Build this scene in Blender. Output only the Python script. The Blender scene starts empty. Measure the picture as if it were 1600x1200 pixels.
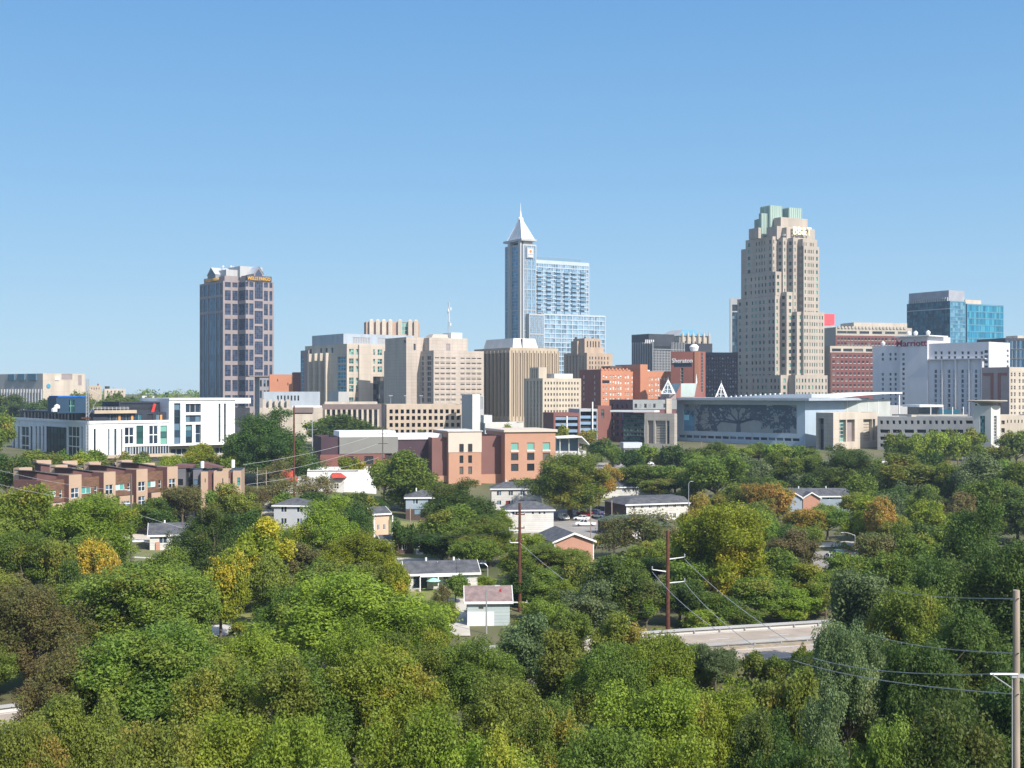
import bpy, math, random
import numpy as np
from mathutils import Vector, Matrix
R_ = math.radians
random.seed(7)
# ------------------------------------------------------------------ camera, sky, sun, exposure
F = 2000.0; CX = 800.0; HY = 612.0; CZ = 38.0
sc = bpy.context.scene
cam_d = bpy.data.cameras.new('camera'); cam = bpy.data.objects.new('camera', cam_d)
sc.collection.objects.link(cam); sc.camera = cam
cam.location = (0, 0, CZ); cam.rotation_euler = (R_(90), 0, 0)
cam_d.sensor_width = 36; cam_d.lens = 36 * F / 1600; cam_d.shift_y = 12 / 1600
cam_d.clip_start = 0.5; cam_d.clip_end = 30000
SUN_EL = 40.0; SUN_B = 40.0          # elevation, azimuth to the right of straight behind the camera
world = bpy.data.worlds.new('World'); sc.world = world; world.use_nodes = True
wn = world.node_tree.nodes; wl = world.node_tree.links
bg = wn['Background']; sky = wn.new('ShaderNodeTexSky'); sky.sky_type = 'NISHITA'
sky.sun_disc = False; sky.sun_elevation = R_(SUN_EL); sky.sun_rotation = R_(180 - SUN_B)
sky.air_density = 1.0; sky.dust_density = 0.6; sky.ozone_density = 2.2; sky.altitude = 100
# clear autumn blue: the physical sky, its horizon cooled towards the pale blue of the photograph
tcw = wn.new('ShaderNodeTexCoord'); sxw = wn.new('ShaderNodeSeparateXYZ'); wl.new(tcw.outputs['Generated'], sxw.inputs[0])
rpw = wn.new('ShaderNodeValToRGB'); ew = rpw.color_ramp.elements
ew[0].position = 0.0; ew[0].color = (.355, .500, .625, 1); ew[1].position = 1.0; ew[1].color = (.06, .15, .38, 1)
for p_, c_ in ((.03, (.300, .470, .610)), (.08, (.240, .415, .585)), (.16, (.168, .350, .565)), (.29, (.102, .270, .520)), (.5, (.09, .225, .48))):
    e_ = ew.new(p_); e_.color = (*c_, 1)
wl.new(sxw.outputs[2], rpw.inputs[0])
mlw = wn.new('ShaderNodeVectorMath'); mlw.operation = 'SCALE'; mlw.inputs['Scale'].default_value = 1 / 0.13; wl.new(rpw.outputs[0], mlw.inputs[0])
mxw = wn.new('ShaderNodeMix'); mxw.data_type = 'RGBA'; mxw.inputs[0].default_value = 0.88
wl.new(sky.outputs[0], mxw.inputs[6]); wl.new(mlw.outputs[0], mxw.inputs[7])
# the bright pale sky around the sun, behind the camera
dtw = wn.new('ShaderNodeVectorMath'); dtw.operation = 'DOT_PRODUCT'; dtw.inputs[1].default_value = (math.sin(R_(SUN_B)) * math.cos(R_(SUN_EL)), -math.cos(R_(SUN_B)) * math.cos(R_(SUN_EL)), math.sin(R_(SUN_EL))); wl.new(tcw.outputs['Generated'], dtw.inputs[0])
mx0 = wn.new('ShaderNodeMath'); mx0.operation = 'MAXIMUM'; mx0.inputs[1].default_value = 0; wl.new(dtw.outputs['Value'], mx0.inputs[0])
pww = wn.new('ShaderNodeMath'); pww.operation = 'POWER'; pww.inputs[1].default_value = 2.6; wl.new(mx0.outputs[0], pww.inputs[0])
glw = wn.new('ShaderNodeVectorMath'); glw.operation = 'SCALE'; glw.inputs[0].default_value = (.72 / .13, .67 / .13, .59 / .13); wl.new(pww.outputs[0], glw.inputs['Scale'])
adw = wn.new('ShaderNodeVectorMath'); adw.operation = 'ADD'; wl.new(mxw.outputs[2], adw.inputs[0]); wl.new(glw.outputs[0], adw.inputs[1])
wl.new(adw.outputs[0], bg.inputs[0]); bg.inputs[1].default_value = 0.13
sd = bpy.data.lights.new('sun', 'SUN'); sun = bpy.data.objects.new('sun', sd); sc.collection.objects.link(sun)
sd.energy = 4.9; sd.angle = R_(0.53); sd.color = (1.0, 0.945, 0.87)
sv = Vector((math.sin(R_(SUN_B)) * math.cos(R_(SUN_EL)), -math.cos(R_(SUN_B)) * math.cos(R_(SUN_EL)), math.sin(R_(SUN_EL))))
sun.rotation_euler = sv.to_track_quat('Z', 'Y').to_euler()
vs = sc.view_settings; vs.view_transform = 'Standard'; vs.look = 'None'; vs.exposure = 0.5; vs.gamma = 1.0
sc.cycles.max_bounces = 5; sc.cycles.diffuse_bounces = 3; sc.cycles.glossy_bounces = 3
sc.cycles.transmission_bounces = 3; sc.cycles.volume_bounces = 1; sc.cycles.use_denoising = True; sc.cycles.denoiser = 'OPENIMAGEDENOISE'; sc.cycles.denoising_input_passes = 'RGB_ALBEDO_NORMAL'; sc.cycles.denoising_prefilter = 'ACCURATE'
sc.cycles.caustics_reflective = False; sc.cycles.caustics_refractive = False

# ------------------------------------------------------------------ materials
MATS = {}
def mat(name, col, rough=0.8, var=0.12, scale=0.25, metal=0.0, spec=0.3, bump=0.0, streak=0.0, objvar=0.0, col2=None, emit=None):
    if name in MATS: return MATS[name]
    m = bpy.data.materials.new(name); m.use_nodes = True; nt = m.node_tree; n = nt.nodes; l = nt.links
    b = n['Principled BSDF']; b.inputs['Roughness'].default_value = rough; b.inputs['Metallic'].default_value = metal
    b.inputs['Specular IOR Level'].default_value = spec
    tc = n.new('ShaderNodeNewGeometry')
    nz = n.new('ShaderNodeTexNoise'); nz.inputs['Scale'].default_value = scale; nz.inputs['Detail'].default_value = 6
    mp = n.new('ShaderNodeMapping'); l.new(tc.outputs['Position'], mp.inputs[0]); l.new(mp.outputs[0], nz.inputs[0])
    if streak: mp.inputs['Scale'].default_value = (1, 1, 1 - streak)
    cr = n.new('ShaderNodeMix'); cr.data_type = 'RGBA'
    c2 = col2 or tuple(min(1, c * (1 + var)) for c in col); c1 = tuple(c * (1 - var) for c in col) if not col2 else col
    cr.inputs[6].default_value = (*c1, 1); cr.inputs[7].default_value = (*c2, 1)
    mr = n.new('ShaderNodeMapRange'); mr.inputs[1].default_value = 0.3; mr.inputs[2].default_value = 0.7
    l.new(nz.outputs[0], mr.inputs[0]); l.new(mr.outputs[0], cr.inputs[0])
    out = cr.outputs[2]
    if objvar:
        oi = n.new('ShaderNodeObjectInfo'); hs = n.new('ShaderNodeHueSaturation')
        m2 = n.new('ShaderNodeMapRange'); m2.inputs[3].default_value = 1 - objvar; m2.inputs[4].default_value = 1 + objvar
        l.new(oi.outputs['Random'], m2.inputs[0]); l.new(m2.outputs[0], hs.inputs['Value']); l.new(out, hs.inputs['Color']); out = hs.outputs[0]
    l.new(out, b.inputs['Base Color'])
    if bump:
        bp = n.new('ShaderNodeBump'); bp.inputs['Strength'].default_value = bump; bp.inputs['Distance'].default_value = 0.3
        nz2 = n.new('ShaderNodeTexNoise'); nz2.inputs['Scale'].default_value = scale * 8; l.new(tc.outputs['Position'], nz2.inputs[0])
        l.new(nz2.outputs[0], bp.inputs['Height']); l.new(bp.outputs[0], b.inputs['Normal'])
    MATS[name] = m; return m
def glass(name, col, rough=0.06, metal=0.0, vary=0.5, light=None, lightfrac=0.2):
    """window glass: dark reflective sheet whose panes differ a little (blinds, rooms)"""
    if name in MATS: return MATS[name]
    m = mat(name, col, rough=max(rough, .12), var=0.1, metal=metal, spec=0.35); nt = m.node_tree; n = nt.nodes; l = nt.links
    b = n['Principled BSDF']; g = n.new('ShaderNodeNewGeometry'); oi = n.new('ShaderNodeObjectInfo')
    ad = n.new('ShaderNodeMath'); ad.operation = 'ADD'; fr = n.new('ShaderNodeMath'); fr.operation = 'FRACT'
    l.new(g.outputs['Random Per Island'], ad.inputs[0]); l.new(oi.outputs['Random'], ad.inputs[1]); l.new(ad.outputs[0], fr.inputs[0])
    mr = n.new('ShaderNodeValToRGB'); e = mr.color_ramp.elements
    lo = tuple(c * (1 - vary) for c in col); hi = tuple(c * (1 + vary) for c in col); lt = light or tuple(min(1, c * 3 + 0.05) for c in col)
    e[0].position = 0; e[0].color = (*lo, 1); e[1].position = 1 - lightfrac; e[1].color = (*hi, 1)
    e2 = e.new(min(0.999, 1 - lightfrac + 0.01)); e2.color = (*lt, 1)
    l.new(fr.outputs[0], mr.inputs[0])
    for lk in list(b.inputs['Base Color'].links): l.remove(lk)
    l.new(mr.outputs[0], b.inputs['Base Color'])
    return m
def brick(name, c1, c2, mortar, sc_=1.0, rough=0.85):
    m = mat(name, c1, rough=rough, var=0.15, scale=0.15); nt = m.node_tree; n = nt.nodes; l = nt.links
    b = n['Principled BSDF']; src = b.inputs['Base Color'].links[0].from_socket
    g = n.new('ShaderNodeNewGeometry'); sx = n.new('ShaderNodeSeparateXYZ'); l.new(g.outputs['Position'], sx.inputs[0])
    ad = n.new('ShaderNodeMath'); ad.operation = 'ADD'; l.new(sx.outputs[0], ad.inputs[0]); l.new(sx.outputs[1], ad.inputs[1])
    cb = n.new('ShaderNodeCombineXYZ'); l.new(ad.outputs[0], cb.inputs[0]); l.new(sx.outputs[2], cb.inputs[1])
    t = n.new('ShaderNodeTexBrick'); t.inputs['Scale'].default_value = sc_; t.inputs['Mortar Size'].default_value = 0.03
    t.inputs['Color1'].default_value = (*c1, 1); t.inputs['Color2'].default_value = (*c2, 1); t.inputs['Mortar'].default_value = (*mortar, 1)
    t.inputs['Brick Width'].default_value = 0.6; t.inputs['Row Height'].default_value = 0.22
    l.new(cb.outputs[0], t.inputs[0]); mx = n.new('ShaderNodeMix'); mx.data_type = 'RGBA'; mx.inputs[0].default_value = 0.55
    l.new(src, mx.inputs[6]); l.new(t.outputs[0], mx.inputs[7]); l.new(mx.outputs[2], b.inputs['Base Color'])
    return m
def panel(name, col, dark, w, h, **k):
    """cladding with joint lines every w x h metres (true joints between panels)"""
    m = mat(name, col, **k); nt = m.node_tree; n = nt.nodes; l = nt.links
    b = n['Principled BSDF']; src = b.inputs['Base Color'].links[0].from_socket
    tc = n.new('ShaderNodeTexCoord'); sx = n.new('ShaderNodeSeparateXYZ'); l.new(tc.outputs['Object'], sx.inputs[0])
    ad = n.new('ShaderNodeMath'); ad.operation = 'ADD'; l.new(sx.outputs[0], ad.inputs[0]); l.new(sx.outputs[1], ad.inputs[1])
    cb = n.new('ShaderNodeCombineXYZ'); l.new(ad.outputs[0], cb.inputs[0]); l.new(sx.outputs[2], cb.inputs[1])
    t = n.new('ShaderNodeTexBrick'); t.offset = 0; t.inputs['Scale'].default_value = 1; t.inputs['Brick Width'].default_value = w
    t.inputs['Row Height'].default_value = h; t.inputs['Mortar Size'].default_value = 0.06
    t.inputs['Color1'].default_value = (1, 1, 1, 1); t.inputs['Color2'].default_value = (.93, .93, .93, 1)
    t.inputs['Mortar'].default_value = tuple(d / c for d, c in zip(dark, col)) + (1,)
    l.new(cb.outputs[0], t.inputs[0]); mx = n.new('ShaderNodeMix'); mx.data_type = 'RGBA'; mx.blend_type = 'MULTIPLY'; mx.inputs[0].default_value = 1
    l.new(src, mx.inputs[6]); l.new(t.outputs[0], mx.inputs[7]); l.new(mx.outputs[2], b.inputs['Base Color'])
    return m
beige = panel('beige_stone', (.44, .375, .315), (.31, .265, .225), 3.2, 1.8, streak=.9)
cream = panel('cream_panel', (.475, .41, .335), (.35, .30, .25), 4, 4, streak=.9)
concrete = mat('concrete', (.40, .36, .30), streak=.85, scale=.12, var=.14)
tanconc = mat('tan_concrete', (.42, .34, .25), streak=.85, scale=.15, var=.12)
palegrey = mat('pale_grey_panel', (.39, .39, .385), streak=.8, var=.08)
white = panel('white_cladding', (.70, .70, .69), (.50, .50, .50), 2.6, 3.4, var=.05, rough=.6)
offwhite = mat('off_white_render', (.55, .53, .495), var=.09, streak=.8)
lavender = mat('pale_lilac_render', (.56, .555, .58), var=.06, streak=.6)
midgrey = mat('mid_grey_metal', (.27, .28, .29), var=.1, rough=.55)
darkgrey = mat('charcoal_cladding', (.042, .046, .055), var=.2, rough=.5)
black = mat('black_metal', (.02, .02, .025), rough=.5)
orangebrick = brick('orange_brick', (.46, .17, .085), (.38, .14, .07), (.5, .34, .25))
brownbrick = brick('brown_brick', (.20, .075, .06), (.16, .06, .05), (.24, .14, .12))
purplebrick = brick('plum_brick', (.15, .07, .075), (.12, .055, .06), (.18, .1, .1))
tanbrick = brick('tan_brick', (.42, .215, .135), (.36, .18, .115), (.52, .36, .27))
darkbrick = brick('dark_brown_brick', (.085, .055, .045), (.065, .042, .036), (.11, .08, .07))
copper = mat('green_copper', (.31, .40, .35), var=.12, streak=.9, scale=.4)
granite = mat('pink_granite', (.265, .22, .215), var=.08)
metalroof = mat('silver_roof', (.60, .62, .64), rough=.4, metal=.4, var=.05)
shingle = mat('charcoal_shingle', (.06, .063, .072), col2=(.125, .125, .13), scale=.9, bump=.5)
brownshingle = mat('brown_shingle', (.22, .16, .15), var=.25, scale=1.2)
whitepaint = mat('white_paint', (.70, .70, .68), var=.04, rough=.5)
steel = mat('galvanised_steel', (.5, .51, .52), rough=.4, metal=.6, var=.1)
rust = mat('weathering_steel', (.10, .038, .022), rough=.8, var=.25, scale=2)
wood = mat('weathered_wood_pole', (.30, .24, .19), var=.25, scale=3, streak=.9)
cable = mat('aluminium_cable', (.38, .39, .40), rough=.5)
gl_dark = glass('dark_window_glass', (.03, .035, .04), light=(.12, .11, .10), lightfrac=.12)
gl_blue = glass('blue_window_glass', (.03, .07, .10), light=(.12, .22, .26), lightfrac=.15)
gl_green = glass('green_window_glass', (.03, .09, .085), light=(.16, .36, .30), lightfrac=.3)
gl_tower = glass('slate_blue_curtain_glass', (.02, .032, .065), rough=.15, vary=.35, light=(.045, .065, .11), lightfrac=.2)
slate = mat('slate_mullion', (.10, .10, .13))
gl_pale = glass('pale_blue_curtain_glass', (.22, .335, .42), rough=.12, metal=.35, vary=.42, light=(.34, .44, .50), lightfrac=.2)
gl_teal = glass('teal_curtain_glass', (.02, .17, .28), rough=.25, metal=.0, vary=.3, light=(.05, .26, .36), lightfrac=.3)
gl_teald = glass('deep_teal_glass', (.012, .06, .09), rough=.1, vary=.5, light=(.03, .14, .19), lightfrac=.35)
gl_shop = glass('bluish_dark_glass', (.02, .035, .055), vary=.6, light=(.10, .16, .22), lightfrac=.2)
voidm = mat('painted_interior_shade', (.03, .03, .032), rough=.9)  # near-black colour stands in for the shade inside openings

# ------------------------------------------------------------------ mesh helper
class MB:
    def __init__(s): s.v = []; s.f = []; s.mi = []; s.mats = []
    def m(s, mt):
        if mt not in s.mats: s.mats.append(mt)
        return s.mats.index(mt)
    def face(s, pts, mt):
        i = len(s.v); s.v += [tuple(p) for p in pts]; s.f.append(tuple(range(i, i + len(pts)))); s.mi.append(s.m(mt))
    def hexa(s, p, mt, skip=()):
        i = len(s.v); s.v += [tuple(q) for q in p]; k = s.m(mt)
        for j, q in enumerate(((0, 3, 2, 1), (4, 5, 6, 7), (0, 1, 5, 4), (1, 2, 6, 5), (2, 3, 7, 6), (3, 0, 4, 7))):
            if j not in skip: s.f.append(tuple(i + a for a in q)); s.mi.append(k)
        return s
    def box(s, x0, x1, y0, y1, z0, z1, mt, skip=()):
        s.hexa([(x0, y0, z0), (x1, y0, z0), (x1, y1, z0), (x0, y1, z0), (x0, y0, z1), (x1, y0, z1), (x1, y1, z1), (x0, y1, z1)], mt, skip); return s
    def prism(s, pts, z0, z1, mt, top=None):
        n = len(pts); i = len(s.v); s.v += [(x, y, z0) for x, y in pts] + [(x, y, z1) for x, y in pts]; k = s.m(mt)
        for j in range(n): s.f.append((i + j, i + (j + 1) % n, i + n + (j + 1) % n, i + n + j)); s.mi.append(k)
        s.f.append(tuple(range(i + n, i + 2 * n))); s.mi.append(s.m(top or mt)); s.f.append(tuple(reversed(range(i, i + n)))); s.mi.append(k); return s
    def tube(s, p0, p1, r0, r1, mt, n=8, cap=True):
        p0 = Vector(p0); p1 = Vector(p1); d = (p1 - p0).normalized(); a = d.orthogonal().normalized(); b = d.cross(a); i = len(s.v); k = s.m(mt)
        for p, r in ((p0, r0), (p1, r1)):
            for j in range(n): t = 2 * math.pi * j / n; s.v.append(tuple(p + a * math.cos(t) * r + b * math.sin(t) * r))
        for j in range(n): s.f.append((i + j, i + (j + 1) % n, i + n + (j + 1) % n, i + n + j)); s.mi.append(k)
        if cap: s.f.append(tuple(range(i + n, i + 2 * n))); s.mi.append(k); s.f.append(tuple(reversed(range(i, i + n)))); s.mi.append(k)
        return s
    def lathe(s, prof, mt, n=20, c=(0, 0)):
        i = len(s.v); k = s.m(mt)
        for r, z in prof:
            for j in range(n): t = 2 * math.pi * j / n; s.v.append((c[0] + r * math.cos(t), c[1] + r * math.sin(t), z))
        for q in range(len(prof) - 1):
            for j in range(n): s.f.append((i + q * n + j, i + q * n + (j + 1) % n, i + (q + 1) * n + (j + 1) % n, i + (q + 1) * n + j)); s.mi.append(k)
        s.f.append(tuple(reversed(range(i, i + n)))); s.mi.append(k); e = i + (len(prof) - 1) * n; s.f.append(tuple(range(e, e + n))); s.mi.append(k)
        return s
    def mesh(s, name):
        me = bpy.data.meshes.new(name); me.from_pydata(s.v, [], s.f)
        for q in s.mats: me.materials.append(q)
        me.polygons.foreach_set('material_index', s.mi); me.update(); return me
    def build(s, name, parent=None, loc=None, rot=None, mods=None):
        o = bpy.data.objects.new(name, s.mesh(name)); sc.collection.objects.link(o)
        if parent: o.parent = parent
        if loc: o.location = loc
        if rot is not None: o.rotation_euler = rot if hasattr(rot, '__len__') else (0, 0, rot)
        return o
def tag(o, label=None, cat=None, group=None, kind=None):
    if label: o['label'] = label
    if cat: o['category'] = cat
    if group: o['group'] = group
    if kind: o['kind'] = kind
    return o
def empty(name, loc, rz, label, cat, group=None):
    o = bpy.data.objects.new(name, None); sc.collection.objects.link(o); o.location = loc; o.rotation_euler = (0, 0, rz)
    o.empty_display_size = .5; return tag(o, label, cat, group)
def copy_tree(o, parent=None):
    c = o.copy(); sc.collection.objects.link(c)
    if parent: c.parent = parent
    for ch in list(o.children): copy_tree(ch, c)
    return c
def wx(px, d): return (px - CX) / F * d
def wz(py, d): return CZ - (py - HY) / F * d

# ------------------------------------------------------------------ terrain height
GD = [0, 100, 150, 190, 215, 270, 310, 350, 430, 560, 700, 1000, 1500, 6000, 20000]
GH = {0:   [3, 3, 4, 4, 5, 6, 9, 11, 16, 17, 18, 18, 14, 10, 10],
      100: [3, 3, 4, 4, 5, 6, 9, 11, 16, 17, 18, 18, 14, 10, 10],
      500: [3, 3, 4, 4, 5, 5, 6, 7, 10, 14, 16, 17, 15, 10, 10],
      800: [3, 3, 4, 4, 5.5, 4, 2.5, 2, 6.5, 13.5, 16.5, 17, 15, 10, 10],
      1350:[3, 3, 3.5, 3, 3, 3.5, 5, 6, 9, 14, 16.5, 17, 15, 10, 10],
      1600:[3, 3, 3.5, 3, 3, 3.5, 5, 6, 9, 14, 16.5, 17, 15, 10, 10]}
GP = sorted(GH)
def G(x, y):
    y = max(y, 1.0); px = min(max(x / max(y, 60) * F + CX, 0), 1600)
    for i in range(len(GP) - 1):
        if px <= GP[i + 1]: break
    t = (px - GP[i]) / (GP[i + 1] - GP[i])
    return float(np.interp(y, GD, GH[GP[i]]) * (1 - t) + np.interp(y, GD, GH[GP[i + 1]]) * t)

# ------------------------------------------------------------------ windows and facades
WINM = {}
def win_mesh(w, h, nx, nz, g, fr, bar=.12):
    """one window unit in the local xz plane, outer face towards -y, centre at origin"""
    key = (round(w, 1), round(h, 1), nx, nz, g.name, fr.name if fr else '', bar)
    if key in WINM: return WINM[key]
    w, h = key[0], key[1]; b = MB()
    for i in range(nx):
        for j in range(nz):
            x0 = -w / 2 + w * i / nx; x1 = x0 + w / nx; z0 = -h / 2 + h * j / nz; z1 = z0 + h / nz
            b.face([(x0, .03, z0), (x1, .03, z0), (x1, .03, z1), (x0, .03, z1)], g)
    if fr:
        for i in range(nx + 1):
            x = -w / 2 + w * i / nx; b.box(x - bar / 2, x + bar / 2, -.06, .06, -h / 2, h / 2, fr)
        for j in range(nz + 1):
            z = -h / 2 + h * j / nz; b.box(-w / 2, w / 2, -.05, .05, z - bar / 2, z + bar / 2, fr)
    WINM[key] = b.mesh('window'); return WINM[key]
def spread(u0, u1, n, frac):
    w = (u1 - u0) / n; return [(u0 + w * (i + .5 - frac / 2), u0 + w * (i + .5 + frac / 2)) for i in range(n)]
def grid(us, zs, spec): return [(a, b, c, d, spec) for a, b in us for c, d in zs]
def facade(mb, o, u, n, L, z0, z1, ops, mt, depth):
    """wall sheet from o along u (2D), inward normal n, with real recessed openings"""
    us = sorted({0.0, L} | {min(max(a, 0), L) for q in ops for a in q[:2]}); zs = sorted({z0, z1} | {min(max(a, z0), z1) for q in ops for a in q[2:4]})
    cut = np.zeros((len(us), len(zs)), bool)
    for q in ops:
        a, b = [min(max(v, 0), L) for v in q[:2]]; c, d = [min(max(v, z0), z1) for v in q[2:4]]
        cut[us.index(a):us.index(b), zs.index(c):zs.index(d)] = True
    def P(a, z, k=0): return (o[0] + u[0] * a + n[0] * k, o[1] + u[1] * a + n[1] * k, z)
    for i in range(len(us) - 1):
        j = 0
        while j < len(zs) - 1:
            if cut[i, j]: j += 1; continue
            k = j
            while k < len(zs) - 1 and not cut[i, k]: k += 1
            mb.face([P(us[i], zs[j]), P(us[i + 1], zs[j]), P(us[i + 1], zs[k]), P(us[i], zs[k])], mt); j = k
    for a, b, c, d, _ in ops:
        mb.face([P(a, c), P(a, d), P(a, d, depth), P(a, c, depth)], mt); mb.face([P(b, c), P(b, d), P(b, d, depth), P(b, c, depth)], mt)
        mb.face([P(a, c), P(b, c), P(b, c, depth), P(a, c, depth)], mt); mb.face([P(a, d), P(b, d), P(b, d, depth), P(a, d, depth)], mt)

class Bld:
    """a building set out from its nearest corner: local x runs along its right face, local y along its left face"""
    def __init__(s, name, label, cat, pc, d, a=30, pl=None, pr=None, base=None, group=None):
        s.X = wx(pc, d); s.Y = d; s.a = R_(a); s.ca = math.cos(s.a); s.sa = math.sin(s.a)
        s.base = G(s.X, d + 12) if base is None else base
        s.root = empty(name, (s.X, s.Y, s.base), s.a, label, cat, group); s.wins = []
        s.R = s.fx(pr) if pr is not None else None; s.L = s.fy(pl) if pl is not None else None
    def fx(s, px, y=0):
        t = (px - CX) / F; return (t * (s.Y + y * s.ca) - s.X + y * s.sa) / (s.ca - t * s.sa)
    def fy(s, px, x=0):
        t = (px - CX) / F; return (s.X + x * s.ca - t * (s.Y + x * s.sa)) / (s.sa + t * s.ca)
    def h(s, py, x=0, y=0): return wz(py, s.Y + x * s.sa + y * s.ca) - s.base
    def fxs(s, pxs, y=0): return [s.fx(p, y) for p in pxs]
    def block(s, x0, x1, y0, y1, z0, z1, mt, Fo=(), So=(), depth=.35, roof=None, name='wall', par=None, smt=None):
        z0 = -5.0 if z0 == 0 else z0
        mb = MB(); Fo = [(a - x0, b - x0, c, d, e) for a, b, c, d, e in Fo]; So = [(a - y0, b - y0, c, d, e) for a, b, c, d, e in So]
        Fo = [q for q in Fo if q[1] > .05 and q[0] < x1 - x0 - .05 and q[3] > z0 and q[2] < z1]; So = [q for q in So if q[1] > .05 and q[0] < y1 - y0 - .05 and q[3] > z0 and q[2] < z1]
        def clip(q, L): return (max(q[0], .05), min(q[1], L - .05), max(q[2], z0 + .05), min(q[3], z1 - .05), q[4])
        Fo = [clip(q, x1 - x0) for q in Fo]; So = [clip(q, y1 - y0) for q in So]
        facade(mb, (x0, y0), (1, 0), (0, 1), x1 - x0, z0, z1, Fo, mt, depth)
        facade(mb, (x0, y0), (0, 1), (1, 0), y1 - y0, z0, z1, So, smt or mt, depth)
        mb.face([(x1, y0, z0), (x1, y1, z0), (x1, y1, z1), (x1, y0, z1)], mt); mb.face([(x1, y1, z0), (x0, y1, z0), (x0, y1, z1), (x1, y1, z1)], mt)
        p = .9 if (par is None or par) else 0
        if x1 - x0 > 3 and y1 - y0 > 3 and p and z1 - z0 > 3:    # parapet with the roof deck below its rim
            w = .35; zt = z1 - p
            mb.face([(x0 + w, y0 + w, zt), (x1 - w, y0 + w, zt), (x1 - w, y1 - w, zt), (x0 + w, y1 - w, zt)], roof or palegrey)
            for (ax, ay, bx, by, cx, cy, dx, dy) in ((x0, y0, x1, y0, x1 - w, y0 + w, x0 + w, y0 + w), (x1, y0, x1, y1, x1 - w, y1 - w, x1 - w, y0 + w),
                                                     (x1, y1, x0, y1, x0 + w, y1 - w, x1 - w, y1 - w), (x0, y1, x0, y0, x0 + w, y0 + w, x0 + w, y1 - w)):
                mb.face([(ax, ay, z1), (bx, by, z1), (cx, cy, z1), (dx, dy, z1)], mt); mb.face([(dx, dy, z1), (cx, cy, z1), (cx, cy, zt), (dx, dy, zt)], mt)
        else: mb.face([(x0, y0, z1), (x1, y0, z1), (x1, y1, z1), (x0, y1, z1)], roof or mt)
        o = mb.build(name, s.root)
        for a, b, c, d, sp in Fo:
            if sp: s.wins.append((b - a, d - c, (x0 + (a + b) / 2, y0 + depth - .08, (c + d) / 2), 0, sp))
        for a, b, c, d, sp in So:
            if sp: s.wins.append((b - a, d - c, (x0 + depth - .08, y0 + (a + b) / 2, (c + d) / 2), -math.pi / 2, sp))
        return o
    def part(s, name, mb): return mb.build(name, s.root)
    def bx(s, name, x0, x1, y0, y1, z0, z1, mt): return MB().box(x0, x1, y0, y1, z0, z1, mt).build(name, s.root)
    def finish(s, cap=100, small=0.0):
        """every window an object of its own, the largest first; past the cap one part of kind stuff"""
        w = sorted(s.wins, key=lambda q: -q[0] * q[1] + q[2][1] * 1e-4)
        rest = w[cap:]; w = w[:cap]
        for ww, hh, loc, rz, sp in w:
            nx, nz, g, fr = sp[:4]; me = win_mesh(ww, hh, nx, nz, g, fr, sp[4] if len(sp) > 4 else .12)
            o = bpy.data.objects.new('window', me); sc.collection.objects.link(o); o.parent = s.root; o.location = loc; o.rotation_euler = (0, 0, rz)
        if rest:
            mb = MB()
            for ww, hh, loc, rz, sp in rest:
                nx, nz, g, fr = sp[:4]; me = win_mesh(ww, hh, nx, nz, g, fr, sp[4] if len(sp) > 4 else .12); M = Matrix.Translation(loc) @ Matrix.Rotation(rz, 4, 'Z')
                i = len(mb.v); mb.v += [tuple(M @ v.co) for v in me.vertices]
                for p in me.polygons: mb.f.append(tuple(i + k for k in p.vertices)); mb.mi.append(mb.m(me.materials[p.material_index]))
            o = mb.build('window', s.root); o['kind'] = 'stuff'
        return s
def text_mesh(txt, size, depth, mt, name, parent, loc, rot, bold=0.0, xs=1.0):
    c = bpy.data.curves.new(name, 'FONT'); c.body = txt; c.size = size; c.extrude = depth; c.offset = bold; c.align_x = 'CENTER'; c.resolution_u = 3
    t = bpy.data.objects.new(name, c); sc.collection.objects.link(t); bpy.context.view_layer.update()
    me = bpy.data.meshes.new_from_object(t.evaluated_get(bpy.context.evaluated_depsgraph_get())); bpy.data.objects.remove(t)
    me.materials.clear(); me.materials.append(mt); o = bpy.data.objects.new(name, me); sc.collection.objects.link(o)
    o.parent = parent; o.location = loc; o.rotation_euler = rot; o.scale = (xs, 1, 1); return o
FR = (R_(90), 0, 0); SR = (R_(90), 0, R_(-90))   # rotations of signs on the right and left face
W = lambda nx, nz, g, fr=None, bar=.12: (nx, nz, g, fr, bar)
# ================================================================== GROUND
def ground():
    ys = np.concatenate([np.arange(-120, 60, 20), np.arange(60, 620, 6), np.arange(620, 1100, 30), np.geomspace(1100, 14000, 24)])
    xn = np.concatenate([-np.geomspace(1.0, 22, 12)[::-1], np.linspace(-.95, .95, 61), np.geomspace(1.0, 22, 12)])
    V = []; Fc = []
    for y in ys:
        for x in xn:
            X = x * (max(y, 90) * .55 + 20)
            V.append((X, y, G(X, y) - .05))
    n = len(xn)
    for i in range(len(ys) - 1):
        for j in range(n - 1): Fc.append((i * n + j, i * n + j + 1, (i + 1) * n + j + 1, (i + 1) * n + j))
    me = bpy.data.meshes.new('ground'); me.from_pydata(V, [], Fc)
    for p in me.polygons: p.use_smooth = True
    gm = mat('dry_grass_ground', (.07, .09, .03), col2=(.15, .13, .07), scale=.06, rough=.95, bump=.4)
    me.materials.append(gm); o = bpy.data.objects.new('ground', me); sc.collection.objects.link(o); o['kind'] = 'structure'
ground()
# ================================================================== DOWNTOWN
GT = 'towers and office blocks of the skyline'
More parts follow.
